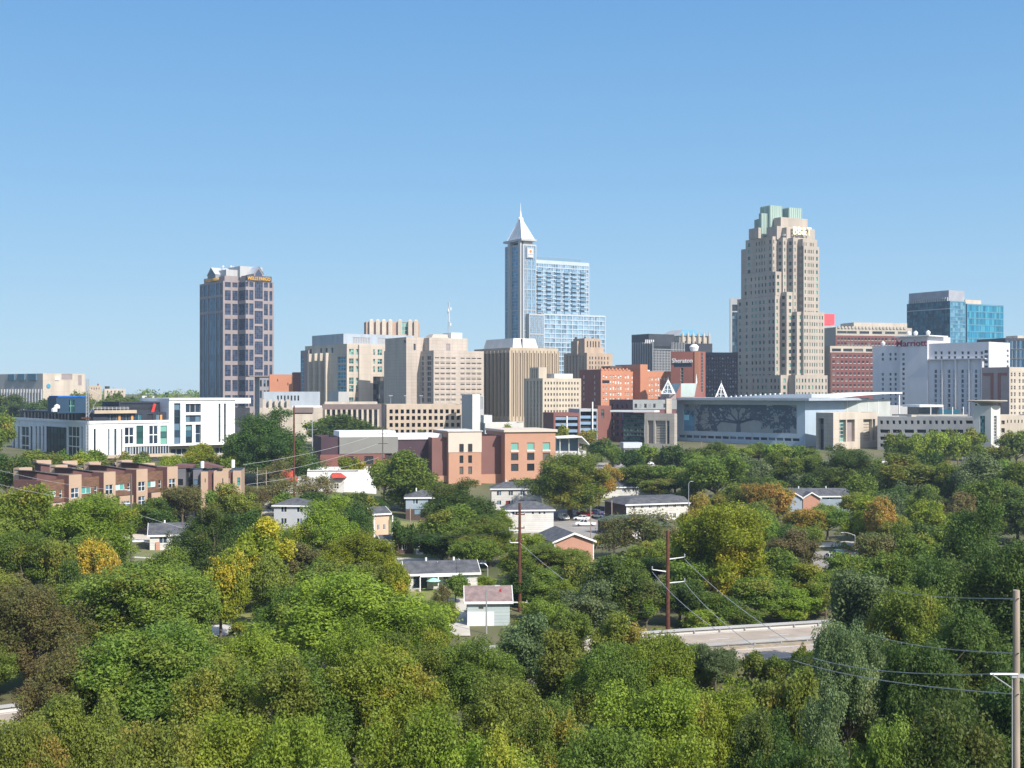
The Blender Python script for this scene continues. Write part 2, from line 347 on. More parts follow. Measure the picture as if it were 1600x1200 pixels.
# ---- dark blue granite tower with gable dormers
b = Bld('granite_tower', 'dark blue glass and pink granite tower with gabled dormers, leftmost tall tower', 'tower', 360, 1000, 38, 312, 428, 17, GT)
gl_west = glass('west_curtain_glass', (.03, .085, .15), metal=.3, vary=.25, light=(.07, .16, .25), lightfrac=.2)
n = 13; R, L = b.R, b.L; zt = b.h(437)
grp = [(437, 447), (450, 468), (471, 491), (495, 515), (519, 540), (544, 564), (568, 588), (592, 612), (616, 636)]
zs = [(b.h(q[1]) + .3, b.h(q[0]) - .8) for q in grp]
def gu(a0, a1): return (b.fx(a0), b.fx(a1))
S5 = lambda nx: W(nx, 5, gl_tower, slate, .14)
fo = []
for q, zz in zip(grp, zs):
    for (p0, p1, nx) in ((383, 388, 1), (389.5, 396, 2), (412.5, 418.5, 2), (421, 425.5, 1)): fo.append((*gu(p0, p1), *zz, S5(nx)))
zc = [(b.h(465), b.h(437)), (b.h(480), b.h(468.5)), (b.h(504.5), b.h(484)), (b.h(528.5), b.h(508)), (b.h(553), b.h(532.5)), (b.h(577), b.h(557)), (b.h(601), b.h(581)), (b.h(640), b.h(605))]
for zz in zc: fo.append((*gu(398, 410.5), *zz, W(4, 6, gl_tower, slate, .18)))
so = []
ly = lambda p: b.fy(p)
for (p0, p1, nx) in ((312.8, 316.8, 3), (318, 324, 4), (325.2, 336.2, 5), (337.4, 343, 3), (344, 347.6, 3)):
    for z0, z1 in [(b.h(640), b.h(487)), (b.h(483), b.h(462)), (b.h(458), b.h(440))]: so.append((b.fy(p1), b.fy(p0), z0, z1, W(nx, 14 if z0 < 10 else 4, gl_west, darkgrey, .12)))
b.block(n, R, 0, L, 0, zt, granite, Fo=fo, So=[(1, n - 1, q[0], q[1], W(4, 6, gl_tower, darkgrey, .15)) for q in zs], depth=.5)
pz = [(n * .18, n * .62)]
b.block(0, n, n, L, 0, zt, granite, Fo=grid([(1.5, 6.5)], zs, S5(2)) + grid([(8, n - .6)], zs, S5(2)), So=so, depth=.5)
b.block(n + 2, R - 3, 2.2, L - 3, zt, b.h(428), granite, par=False, name='setback'); b.block(2.2, n + 2, n + 2, L - 3.3, zt, b.h(428.3), granite, par=False, name='setback')
# dormers: gabled bays on both faces and their ridged roofs
def dormer(x0, x1, z0, z1, zr, ylen, side):
    mb = MB(); xm = (x0 + x1) / 2
    def P(u, v, z): return (u, v, z) if side == 'F' else (v, u, z)
    for (u0, u1, v0, v1) in ((x0, x1, -.4, ylen),):
        mb.face([P(u0, v0, z0), P(u1, v0, z0), P(u1, v0, z1), P(xm, v0, zr), P(u0, v0, z1)], granite)
        mb.face([P(u0, v0, z0), P(u0, v1, z0), P(u0, v1, z1), P(u0, v0, z1)], midgrey); mb.face([P(u1, v0, z0), P(u1, v1, z0), P(u1, v1, z1), P(u1, v0, z1)], midgrey)
    mb.build('dormer', b.root)
    r = MB(); r.face([P(x0 - .5, -.9, z1 - .3), P(xm, -.9, zr + .3), P(xm, ylen, zr + .3), P(x0 - .5, ylen, z1 - .3)], metalroof)
    r.face([P(x1 + .5, -.9, z1 - .3), P(xm, -.9, zr + .3), P(xm, ylen, zr + .3), P(x1 + .5, ylen, z1 - .3)], metalroof); r.build('dormer_roof', b.root)
    g_ = MB(); k = .72
    g_.face([P(xm + (x0 - xm) * k, -.45, z0 + .8), P(xm + (x1 - xm) * k, -.45, z0 + .8), P(xm + (x1 - xm) * k, -.45, z1 - .2), P(xm, -.45, zr - 1.6), P(xm + (x0 - xm) * k, -.45, z1 - .2)], gl_tower)
    g_.build('dormer_window', b.root)
dormer(b.fx(396.5), b.fx(411), b.h(433), b.h(425), b.h(414), 20, 'F')
dormer(b.fy(337.5), b.fy(325), b.h(433), b.h(424.5), b.h(413.5), 22, 'S')
mb = MB(); x0, x1, y0, y1 = n + 1, R - 4, 12, L - 12; z0 = b.h(430); z1 = b.h(412)
mb.prism([(x0, y0), (x1, y0), (x1, y1), (x0, y1)], z0, z1, palegrey); b.part('penthouse', mb)
b.bx('mechanical_box', 4, n + 1, 16, 30, b.h(428), b.h(418), palegrey)
for q in ((8, 30), (13, 26), (18, 32)):
    MB().tube((q[0], q[1], b.h(412)), (q[0], q[1], b.h(409.5)), .8, .8, white).build('rooftop_vent', b.root)
sg = mat('gilt_letters', (.85, .45, .03), var=.02, rough=.4)
text_mesh('WELLS FARGO', 3.6, .2, sg, 'sign', b.root, ((b.fx(388) + b.fx(421)) / 2 - .5, -1.2, b.h(435.5)), FR, .0, .84)
text_mesh('WELLS FARGO', 3.6, .2, sg, 'sign', b.root, (-.6, (b.fy(320) + b.fy(345)) / 2, b.h(435.5)), SR, .0)
b.bx('sign_band', b.fx(386), b.fx(424), -.7, 2.5, b.h(437), b.h(428.5), mat('dark_granite', (.10, .085, .09)))
b.finish()

# ---- glass and cream twin-spire tower (spire, slab with balconies, podium)
b = Bld('spire_tower', 'pale blue glass tower topped by white pyramid crown and needle spire', 'tower', 817, 950, 32, 789, 840, 17, GT)
R1 = b.fx(838); L = b.L; zt = b.h(381)
fl = lambda z0, z1, n_: [(z0 + (z1 - z0) * i / n_ + .35, z0 + (z1 - z0) * (i + 1) / n_ - .35) for i in range(n_)]
CW = lambda nx, nz: W(nx, nz, gl_pale, palegrey, .22)
z_ = [b.h(p) for p in (612, 580, 548, 516, 484, 452, 420, 383)]
zz = [(z_[i] + .3, z_[i + 1] - .3) for i in range(7)]
blueglass = glass('medium_blue_glass', (.13, .28, .42), metal=.3, vary=.35, light=(.16, .28, .38), lightfrac=.25)
BW = lambda nx, nz: W(nx, nz, blueglass, palegrey, .2)
piers = [(b.fy(812), b.fy(800.5)), ]
b.block(0, R1, 0, L, 0, zt, palegrey, depth=.4,
        Fo=grid([(1.2, b.fx(823)), (b.fx(824), b.fx(830)), (b.fx(831), R1 - .8)], zz, BW(3, 6)),
        So=grid([(b.fy(811.5), b.fy(799.5)), (b.fy(795), b.fy(790))], zz, BW(4, 6)))
for p in (797.3, 813.5):     # two full height pale fins
    y = b.fy(p); b.bx('fin', -1.4, 0, y - 1.5, y + 1.5, 0, b.h(373.5), palegrey)
# crown
zc0 = b.h(376); zc1 = b.h(372.5)
b.block(2.0, R1 - 2, 2, L - 2, zt, zc0 + .1, offwhite, par=False, name='crown_base', So=[(b.fy(811), b.fy(798.5), zt + .4, zc0 - .4, W(3, 1, gl_tower, palegrey))])
b.bx('crown_slab', -1.5, R1 + .1, -.5, L + .1, zc0 + .1, zc1, palegrey)
cx, cy = R1 / 2, L / 2; hw, hl = R1 / 2 - .7, L / 2 - 2.2; zp = b.h(338)
lat = mat('white_lattice', (.82, .83, .85), var=.05, rough=.45)
mb = MB(); k = .07
base = [(cx - hw, cy - hl), (cx + hw, cy - hl), (cx + hw, cy + hl), (cx - hw, cy + hl)]; top = [(cx + (x - cx) * k, cy + (y - cy) * k) for x, y in base]
def lerp(a, c, t): return tuple(a[i] + (c[i] - a[i]) * t for i in range(len(a)))
for i in range(4):
    A, B, C, D = base[i], base[(i + 1) % 4], top[(i + 1) % 4], top[i]
    mb.tube((*A, zc1), (*D, zp), .55, .4, lat, 6)
    for t in (.2, .4, .6, .8): mb.tube((*lerp(A, B, t), zc1), (*lerp(D, C, t), zp), .3, .14, lat, 4)
    for t in np.linspace(.02, .96, 15): mb.tube((*lerp(A, D, t), zc1 + (zp - zc1) * t), (*lerp(B, C, t), zc1 + (zp - zc1) * t), .33, .33, lat, 4)
b.part('crown_lattice', mb)
mb = MB(); k2 = .93
pts = [(cx + (x - cx) * k2, cy + (y - cy) * k2) for x, y in base]
for i in range(4): mb.face([(*pts[i], zc1), (*pts[(i + 1) % 4], zc1), (cx, cy, zp - 1.5)], lat)
b.part('crown_core', mb)
mb = MB(); mb.lathe([(2.2, zp - 1), (2.2, zp + .4), (1.0, zp + 1.2), (.7, zp + 4), (.38, b.h(326)), (.08, b.h(313))], white, 10, (cx, cy)); b.part('spire', mb)
b.bx('logo_panel', b.fx(822), b.fx(833), -.9, 0, b.h(402.5), b.h(386), mat('logo_grey', (.32, .35, .40)))
b.bx('logo_panel', b.fx(824), b.fx(831.5), -1.2, -.9, b.h(396), b.h(388.5), white)
mb = MB(); mb.tube((b.fx(827.7), -1.25, b.h(392.2)), (b.fx(827.7), -1.5, b.h(392.2)), 1.1, 1.1, mat('logo_orange', (.8, .22, .05)), 12); b.part('logo_disc', mb)
b.bx('logo_panel', b.fx(824.5), b.fx(831), -1.2, -.9, b.h(401), b.h(398), white)
# residential slab
xs = b.fx(838); xe = b.fx(923, -1.0); z0 = b.h(489); z1 = b.h(404)
pbf = mat('pale_blue_frame', (.40, .46, .52), var=.05)
sl = b.block(xs, xe, 1, 22, z0 - 4, b.h(404), pbf, depth=.4, name='apartment_slab',
             Fo=grid(spread(xs + .5, xe - .5, 22, .84), fl(b.h(489), b.h(409), 13), W(1, 1, gl_pale, None)))
b.block(b.fx(842), b.fx(912), 4, 18, b.h(404), b.h(398.5), gl_pale, par=False, name='penthouse')
for i, px in enumerate((843.5, 858.5, 873.5, 886, 898, 911)):      # balcony stacks
    for q in fl(b.h(488), b.h(416), 10):
        mb = MB(); u0 = b.fx(px - 4.2); u1 = b.fx(px + 3.8)
        mb.box(u0, u1, -.6, 1, q[0] - .35, q[0], pbf); mb.box(u0, u1, -.65, -.55, q[0], q[0] + 1.1, gl_pale); mb.box(u0 + .8, u1 - .8, .86, .98, q[0], q[1] - .4, blueglass)
        mb.build('balcony', b.root)
# podium block
xe2 = b.fx(946, -4); zt2 = b.h(489)
b.block(3, b.fx(850, -4), -4, 26, 0, b.h(490), palegrey, name='podium', depth=.4, Fo=grid(spread(3.5, b.fx(850, -4) - .2, 7, .8), fl(b.h(612), b.h(492), 4), W(2, 8, blueglass, palegrey, .2)))
b.block(b.fx(850, -4), xe2, -4, 26, 0, zt2, pbf, depth=.5, name='podium',
        Fo=grid(spread(b.fx(850, -4) + .2, xe2 - .4, 11, .88), fl(b.h(600), b.h(491), 15), W(2, 1, gl_pale, pbf, .12)))
b.finish(60)

# ---- stepped bank tower with letters
b = Bld('stepped_tower', 'tall beige stepped tower with green copper crown and large rooftop letters', 'tower', 1233, 740, 29, 1157, 1288, 16, GT)
st = panel('warm_precast', (.39, .335, .28), (.285, .245, .21), 40, 3.9, streak=.9)
flz = lambda p0, p1: [(b.h(p) - 2.9, b.h(p) - .9) for p in np.arange(p0, p1, 10.62)]
wd = W(1, 1, gl_green, darkgrey, .1); wn2 = W(1, 1, gl_dark, darkgrey, .08)
L = b.L; R = b.R
def bay(x0, x1, y0, y1, pyt, fu=(), su=(), cut=612):
    zt = b.h(pyt, x0, y0); zz = [(b.h(p, x0, y0) - 3.0, b.h(p, x0, y0) - .9) for p in np.arange(pyt + 3.2, 614, 10.62)]
    Fo = [(x0 + u * (x1 - x0), x0 + v * (x1 - x0), c, d, wd) for u, v in fu for c, d in zz]
    So = [(y0 + u * (y1 - y0), y0 + v * (y1 - y0), c, d, wd) for u, v in su for c, d in zz]
    b.block(x0, x1, y0, y1, 0, zt, st, Fo, So, depth=.4)
one = [(.36, .64)]
# plan: a staircase of facets at the near corner, lower shoulders filling it step by step
P_, Q_ = 3.67, 4.8; yl = 3 * Q_
long_s = [(.06, .12), (.27, .31), (.37, .41), (.47, .51), (.57, .61), (.82, .92)]
long_f = [(.06, .14), (.26, .31), (.37, .42), (.48, .53), (.59, .64), (.80, .90)]
Rt = b.fx(1280); Lt = b.fy(1165)
bay(0, Rt - 6, yl, Lt, 369, su=long_s, fu=[(.03, .07)])
bay(P_, Rt - 4, 2 * Q_, yl + 1, 371, fu=[(.02 + .05, .115)], su=[(.25, .62)])
bay(2 * P_, Rt - 2, Q_, 2 * Q_ + 1, 371, fu=[(.07, .125)], su=[(.25, .62)])
bay(3 * P_, Rt, 0, Q_ + 1, 384, fu=long_f, su=[(.25, .62)])
bay(3 * P_, Rt - 1, .7, 14, 373, fu=[(.05, .1), (.2, .25), (.5, .54), (.58, .62), (.7, .75)])
bay(2.5, 16, Lt - 1, b.fy(1158, 2.5), 388)
# shoulders
bay(-1.4, P_ - .6, 2 * Q_ + .6, Lt + 1.6, 424, fu=[(.25, .6)], su=[(.04, .09), (.14, .18), (.27, .31), (.37, .41), (.47, .51), (.57, .61), (.7, .74), (.86, .92)])
bay(P_ - 1.0, 2 * P_ + 1, Q_ + .4, 2 * Q_ + 2, 456, fu=[(.3, .6)], su=[(.25, .65)])
bay(2 * P_ - .6, 3 * P_ + 2, 1.0, Q_ + 2, 487, fu=[(.3, .6)], su=[(.3, .7)])
bay(3 * P_ - 1, b.fx(1288, -1.0), -1.0, 8, 487, fu=[(.04, .09), (.15, .2), (.29, .33), (.4, .44), (.51, .55), (.62, .66), (.76, .8), (.88, .93)])
bay(-2.2, 1, 2 * Q_, b.fy(1152, -2.2), 462, fu=[(.3, .6)], su=[(.03, .07), (.12, .17), (.27, .31), (.37, .41), (.47, .51), (.57, .61), (.72, .77), (.9, .95)])
bay(-3.2, 3, 3.6, b.fy(1149, -3.2), 586, fu=[(.3, .6)], su=[(.03, .06), (.1, .14), (.18, .22), (.29, .33), (.37, .41), (.47, .51), (.57, .61), (.72, .76), (.84, .88), (.93, .97)])
bay(2.8, b.fx(1293, -2.2), -2.2, 5, 586, fu=[(.03, .06), (.1, .14), (.2, .24), (.29, .33), (.4, .44), (.51, .55), (.62, .66), (.72, .76), (.82, .86), (.93, .97)])
R = Rt; L = Lt
# crown: granite tiers and copper boxes set out on the roof
def tier(p0, pc_, p1, y, q0, q1, m_, nm='crown_tier', ribs=False):
    """box whose front face (at local y) runs from pixel column pc_ to p1 and whose left face runs back to p0"""
    x0 = b.fx(pc_, y); x1 = b.fx(p1, y); y1 = b.fy(p0, x0); z0 = b.h(q0, x0, y); z1 = b.h(q1, x0, y)
    mb = MB(); mb.box(x0, x1, y, y1, z0, z1, m_)
    if ribs:
        for t in np.linspace(0, 1, 7): u = x0 + .2 + (x1 - x0 - .4) * t; mb.box(u - .15, u + .15, y - .25, y, z0, z1, copper)
        for t in np.linspace(0, 1, 6): u = y + .2 + (y1 - y - .4) * t; mb.box(x0 - .25, x0, u - .15, u + .15, z0, z1, copper)
    mb.build(nm, b.root); return x0, x1, y, y1, z0, z1
tier(1170, 1185, 1189, yl + 4, 372, 355.5, st)
tier(1198, 1214, 1268, yl - 1, 374, 353, st); tier(1222, 1229, 1272, yl - 5, 374, 355, st)
tier(1209, 1220, 1262, yl + 3, 356, 339, st); tier(1255, 1262, 1273, yl - 2, 374, 357.5, st)
tier(1188, 1203.5, 1222, yl + 10, 376, 320.5, copper, 'copper_crown', True)
tier(1186, 1190, 1205, yl + 12, 378, 333, copper, 'copper_crown', True)
tier(1221, 1233, 1253, yl + 9, 345, 324, copper, 'copper_crown', True)
tier(1179, 1186, 1192, yl + 16, 366, 342, copper, 'copper_crown', True)
lt = mat('cream_letters', (.95, .86, .58), var=.02)
text_mesh('BB&T', 6.6, .35, lt, 'sign', b.root, ((b.fx(1240, yl - 6) + b.fx(1263, yl - 6)) / 2, yl - 6.8, b.h(368, 22, 8)), FR, .10, .92)
mb = MB().lathe([(.3, 0), (1.3, .4), (1.6, 1.2), (.2, 1.3)], white, 12); mb.build('satellite_dish', b.root, (b.fx(1226, yl - 3), yl - 3, b.h(370, 13, 9)))
for q in ((b.fx(1235, 30), 30, 318), (b.fx(1200, 30), 30, 316)): MB().tube((q[0], q[1], b.h(345, 16, 30)), (q[0], q[1], b.h(q[2], 16, 30) - 2), .12, .06, steel, 5).build('antenna', b.root)
b.finish()

# ---- narrow white tower behind
b = Bld('narrow_tower', 'narrow white concrete tower with dark window strips, half hidden left of stepped tower', 'tower', 1141, 1050, -8, 1140.5, 1168, 17, GT)
b.block(0, b.R, 0, 16, 0, b.h(466), palegrey, depth=.5, Fo=[(b.fx(1144), b.fx(1152), b.h(486), b.h(476), W(1, 1, gl_dark, None)), (b.fx(1144), b.fx(1152), b.h(612), b.h(488), W(2, 24, gl_blue, darkgrey, .3))])
b.finish()

# ---- slatted dark grey office and its rooftop block
b = Bld('slatted_office', 'charcoal office block with fine vertical slats and dark rooftop block', 'office building', 1021, 900, 32, 987, 1072, 17, GT)
ztop = b.h(534)
b.block(0, b.R, 0, b.L, 0, ztop, darkgrey, depth=.4, Fo=[(b.fx(1022), b.fx(1047), b.h(547), b.h(541), W(1, 1, gl_dark, None))])
mb = MB()
for p in np.arange(1023, 1072, 2.4):
    x = b.fx(p); z0 = 0
    mb.box(x - .16, x + .16, -.5, -.02, 0, ztop - (6 if p < 1048 else 0), palegrey)
b.part('fin_screen', mb); mb = MB()
for p in np.arange(988, 1021, 2.7): y = b.fy(p); mb.box(-.5, -.02, y - .22, y + .22, 0, ztop, palegrey)
b.part('fin_screen', mb); mb = MB()
for p in np.arange(545, 612, 4.2): mb.box(0, b.R, -.12, -.01, b.h(p) - .5, b.h(p), midgrey)
b.part('spandrel', mb)
b.bx('rooftop_block', b.fx(1022), b.fx(1062), 6, 26, ztop - 1, b.h(521), darkgrey)
for i in range(5): MB().tube((b.fx(1013 + i * 3), 3, ztop - 1), (b.fx(1013 + i * 3), 3, b.h(530.5)), .5, .5, white, 6).build('rooftop_vent', b.root)
b.finish()

# ---- ornate cream block with blue roof behind
b = Bld('ornate_tower', 'cream ornate building top with pale blue roof behind the slatted office', 'building', 1062, 1000, 25, 1030, 1110, 17, GT)
b.block(0, b.R, 0, b.L, 0, b.h(524), cream, depth=.5, Fo=grid(spread(1, b.R - 1, 9, .45), [(b.h(541), b.h(533))], W(1, 2, gl_blue, None)), So=grid(spread(1, b.L - 1, 8, .45), [(b.h(541), b.h(533))], W(1, 2, gl_blue, None)))
mb = MB(); z0 = b.h(524.5); z1 = b.h(514.5); x0, x1, y0, y1 = -1, b.R - 3, -1, b.L; i_ = 7
mb.face([(x0, y0, z0), (x1, y0, z0), (x1 - i_, y0 + i_, z1), (x0 + i_, y0 + i_, z1)], mat('blue_roof', (.12, .28, .38), rough=.4)); mb.face([(x0, y0, z0), (x0, y1, z0), (x0 + i_, y1 - i_, z1), (x0 + i_, y0 + i_, z1)], palegrey)
mb.face([(x1, y0, z0), (x1, y1, z0), (x1 - i_, y1 - i_, z1), (x1 - i_, y0 + i_, z1)], palegrey); mb.face([(x0 + i_, y0 + i_, z1), (x1 - i_, y0 + i_, z1), (x1 - i_, y1 - i_, z1), (x0 + i_, y1 - i_, z1)], palegrey)
mb.face([(x0, y1, z0), (x1, y1, z0), (x1 - i_, y1 - i_, z1), (x0 + i_, y1 - i_, z1)], palegrey)
b.part('roof', mb)
for i in range(6):
    x = 2 + (b.R - 4) * i / 5; MB().lathe([(1.1, b.h(545)), (1.1, b.h(524)), (.2, b.h(518))], cream, 6, (x, -1.2)).build('pinnacle', b.root)
b.finish()

# ---- brick hotel tower with white script and dark glass wing
b = Bld('brick_hotel_tower', 'brick hotel tower with a white sign and narrow window column', 'hotel', 1092.5, 680, 62, 1048, 1100, 17, GT)
zt = b.h(549); darkred = brick('deep_red_brick', (.26, .085, .06), (.2, .07, .05), (.3, .16, .12))
cw = W(1, 1, gl_dark, whitepaint, .12); LL = b.L
b.block(0, 10, 0, LL, 0, zt, darkred, depth=.3, So=[(b.fy(1067.5), b.fy(1063.5), b.h(p, 0, 12) - 1.1, b.h(p, 0, 12) + .8, cw) for p in np.arange(577, 612, 5.2)] + [(b.fy(1081), b.fy(1052.5), b.h(573.5, 0, 12), b.h(568, 0, 12), W(1, 1, gl_shop, None))],
        Fo=[(3.6, 6.4, b.h(p) - 1.0, b.h(p) + .8, cw) for p in np.arange(553, 612, 5.2)])
b.bx('corner_pier', -.35, 0, .0, b.fy(1085.5), 0, zt, orangebrick)
text_mesh('Sheraton', 3.3, .15, whitepaint, 'sign', b.root, (-.5, (b.fy(1053) + b.fy(1080)) / 2, b.h(568.5, 0, 12) + .6), SR, .03, .98)
mb = MB().lathe([(.4, zt), (2.0, zt + .5), (2.6, zt + 2.6), (1.4, zt + 3.9), (.2, zt + 4.2)], white, 14, (6, 5)); b.part('radome', mb)
b.finish()
b = Bld('dark_glass_block', 'near black glass slab with pale floor lights beside the brick hotel tower', 'office building', 1093.5, 700, 8, 1093, 1153, 17, GT)
b.block(0, b.R, 0, 20, 0, b.h(550.5), mat('blackened_metal', (.010, .012, .022), rough=.7, spec=.1), depth=.4, Fo=grid(spread(.6, b.R - .4, 14, .74), fl(b.h(625), b.h(556), 11), W(1, 2, glass('smoked_glass', (.006, .009, .018), rough=.45, vary=.7, light=(.05, .07, .10), lightfrac=.12), None)))
b.block(b.fx(1080, 6), b.fx(1113, 6), 6, 18, b.h(552), b.h(536), darkgrey, name='rooftop_block')
b.finish()

# ---- orange brick hotel
b = Bld('orange_brick_hotel', 'long orange brick hotel with rows of small white windows', 'hotel', 939, 700, 34, 905, 1055, 17, GT)
sw = W(1, 2, glass('pale_sash_glass', (.16, .15, .14), vary=.5, light=(.6, .56, .5), lightfrac=.45), whitepaint, .22); zt = b.h(577)
flo = lambda p0, s_, p1, hh=1.7: [(b.h(p) - hh, b.h(p)) for p in np.arange(p0, p1, s_)]
b.block(0, b.fx(985), 0, b.L, 0, zt, orangebrick, depth=.25, Fo=grid([(b.fx(p), b.fx(p + 2.2)) for p in (942, 946.5, 953, 957.5, 961, 965.5, 969, 976.5, 980.5)], flo(586, 9, 625), sw),
        So=grid([(b.fy(p + 1.6), b.fy(p)) for p in (911.5, 928.5)], flo(586, 9, 625), sw), smt=brownbrick)
b.block(b.fx(985), b.fx(997.5), 3.5, 20, 0, zt - 1, orangebrick, depth=.25, Fo=grid([(b.fx(p, 3.5), b.fx(p + 1.8, 3.5)) for p in (987, 991)], flo(586, 9, 625), sw))
b.block(b.fx(996.5), b.fx(1008), -2.2, 20, 0, b.h(568.5), orangebrick, depth=.25)
b.block(b.fx(1008), b.fx(1052), 0, 20, 0, b.h(579), orangebrick, depth=.25, Fo=grid([(b.fx(p), b.fx(p + 2.0)) for p in (1010, 1014, 1018, 1024, 1028, 1032, 1037, 1041)], flo(589, 9, 625), sw))
b.bx('rooftop_block', b.fx(971), b.fx(990), 10, 18, zt - 1, b.h(571), darkbrick)
MB().lathe([(4.6, b.h(581)), (4.6, b.h(577)), (.2, b.h(575.6))], whitepaint, 18, (b.fx(1017), 8)).build('water_tank', b.root)
mb = MB()
for q in range(8): x = b.fx(940 + q * 5.6); mb.box(x - .5, x + .5, -.3, .5, zt - .5, zt + .8, orangebrick)
b.part('parapet_crest', mb)
b.bx('dark_panel', b.fx(941), b.fx(952), -.12, .1, b.h(598.5), b.h(594), gl_dark)
b.finish()

# ---- old stepped beige block
b = Bld('art_deco_block', 'old tan masonry block with stepped top in front of the glass podium', 'building', 917, 850, 32, 881, 957, 17, GT)
ms = mat('old_limestone', (.40, .30, .22), var=.14, streak=.85, scale=.2); w1 = W(1, 2, gl_dark, None)
zt = b.h(551); fz = lambda p0, p1, s_=7.5: [(b.h(p) - 1.9, b.h(p)) for p in np.arange(p0, p1, s_)]
b.block(0, b.R, 0, b.L, 0, zt, ms, depth=.6, Fo=grid([(b.fx(p), b.fx(p + 1.5)) for p in (921, 925, 930, 935, 939.5, 944, 949)], fz(557, 600), w1), So=grid([(b.fy(p + 1.8), b.fy(p)) for p in (885, 890, 895, 900, 905, 910)], [(b.h(600), b.h(555))], W(1, 10, gl_dark, ms, .3)))
b.block(1, b.fx(944), 4, b.L - 10, zt - 1, b.h(528), ms, depth=.6, Fo=grid([(b.fx(p, 4), b.fx(p + 1.7, 4)) for p in (917, 922, 926, 930, 935, 939)], [(b.h(542), b.h(532.5))], W(1, 3, gl_dark, None)))
b.block(-.5, 8, b.fy(903), b.fy(893), zt - 1, b.h(532), ms, depth=.5, par=False); b.block(b.fx(944), b.fx(950), 5, 20, zt - 1, b.h(541), ms, par=False)
for p in (900, 914, 926): MB().tube((b.fx(p, 8), 8, b.h(529)), (b.fx(p, 8), 8, b.h(526)), .9, .7, darkgrey, 7).build('rooftop_vent', b.root)
b.finish()

# ---- ribbed concrete courthouse
b = Bld('ribbed_courthouse', 'tan concrete courthouse with tall vertical ribs and white rooftop box', 'courthouse', 797, 720, 31, 741, 872, 16, GT)
zt = b.h(543); zl = b.h(651); zh = b.h(551)
fs = [(b.fx(800 + i * 5.55 + 1.1), b.fx(800 + i * 5.55 + 3.1)) for i in range(13)]
ss = [(b.fy(795 - i * 5.9), b.fy(795 - i * 5.9 - 3.0)) for i in range(9)]
dk = W(1, 14, gl_dark, darkgrey, .2)
b.block(0, b.R, 0, b.L, 0, zt, tanconc, depth=1.1, Fo=grid(fs, [(zl, zh)], W(1, 14, glass('bronze_glass', (.30, .22, .14), vary=.3, light=(.4, .3, .2)), tanconc, .2)), So=grid(ss, [(zl, zh)], dk))
mb = MB()
for i in range(14): x = b.fx(800 + i * 5.55 - .4); mb.box(x, x + .5, -.6, 0, zl - 2, zt - 1.5, tanconc)
b.part('rib', mb) ; mb = MB()
for i in range(10): y = b.fy(797 - i * 5.9); mb.box(-.6, 0, y - .3, y + .3, zl - 2, zt - 1.5, tanconc)
b.part('rib', mb)
b.block(-1.5, b.fx(812), -1.5, b.L + 1, 0, b.h(658), concrete, name='base', par=False)
x0, x1, y0, y1 = 4, b.fx(842, 4), 4, b.L - 3; z0 = zt - 1; z1 = b.h(527.5); i_ = 1.6; mb = MB()
mb.hexa([(x0, y0, z0), (x1, y0, z0), (x1, y1, z0), (x0, y1, z0), (x0 + i_, y0 + i_, z1), (x1 - i_, y0 + i_, z1), (x1 - i_, y1 - i_, z1), (x0 + i_, y1 - i_, z1)], offwhite)
b.part('rooftop_box', mb); b.bx('rooftop_box_joint', b.fx(816, 4), b.fx(816.8, 4), 4.1, 6, z0, z1 - .3, darkgrey)
b.finish()

# ---- beige office with small windows
b = Bld('small_window_office', 'yellowish tan office block with many small square windows, stepped at its left', 'office building', 848, 620, 31, 819, 908, 15, GT)
ty = mat('yellow_limestone', (.46, .395, .305), var=.1, streak=.8); zt = b.h(591)
b.block(0, b.R, 0, b.L, 0, zt, ty, depth=.4, Fo=grid([(b.fx(851 + i * 4.62), b.fx(853.1 + i * 4.62)) for i in range(12)], [(b.h(p) - 1.3, b.h(p)) for p in np.arange(596.5, 655, 8.9)], W(1, 1, gl_dark, ty, .12)),
        So=grid([(b.fy(846 - i * 5.2), b.fy(846 - i * 5.2 - 1.9)) for i in range(5)], [(2, zt - 1.2)], W(1, 12, gl_dark, ms, .35)))
b.block(1.5, b.fx(861, 2), 6, b.L - 3, zt - 1, b.h(573.5), ty, depth=.4, par=False, So=grid(spread(7, b.L - 4, 3, .35), [(zt, b.h(576))], W(1, 3, gl_dark, None)))
b.bx('rooftop_block', b.fx(866, 3), b.fx(895, 3), 3, 14, zt - 1, b.h(583.5), offwhite)
b.finish()

# ---- county justice centre: glass and cream, with finned rear tower
b = Bld('justice_centre', 'cream courthouse with teal glass corner, tall fins and grey metal upper storey', 'courthouse', 542, 750, 36, 472, 655, 16, GT)
zt = b.h(537); x2 = b.fx(625)
rows = [(b.h(554), b.h(545)), (b.h(568), b.h(560)), (b.h(581), b.h(572)), (b.h(600), b.h(590)), (b.h(612), b.h(602)), (b.h(630), b.h(621))]
gg = W(2, 2, gl_green, offwhite, .12); cg = W(3, 2, gl_teal, offwhite, .15); glg = W(3, 2, gl_green, offwhite, .15)
zz2 = [(b.h(p + 9.5), b.h(p)) for p in (557, 569.5, 581.5, 593.5, 604)]
b.block(0, x2, 0, b.L * .93, 0, zt, cream, depth=.5, Fo=grid([(b.fx(545.5), b.fx(552.5)), (b.fx(556), b.fx(559.5))], rows, gg) + grid([(b.fx(583), b.fx(586)), (b.fx(590), b.fx(597))], rows[:3], gg) + [(b.fx(583), b.fx(600), b.h(630), b.h(588), W(3, 6, gl_dark, darkgrey))],
        So=grid([(1.2, b.fy(527.5))], zz2, cg) + grid([(b.fy(p + 4.5), b.fy(p)) for p in (489.5, 498, 506.5)], [(b.h(612), b.h(556))], W(3, 9, gl_tower, darkgrey, .15)) + grid([(b.fy(p + 3.2), b.fy(p)) for p in (484, 500, 508.5, 517.5)], [(b.h(550), b.h(542))], W(1, 1, gl_blue, None)))
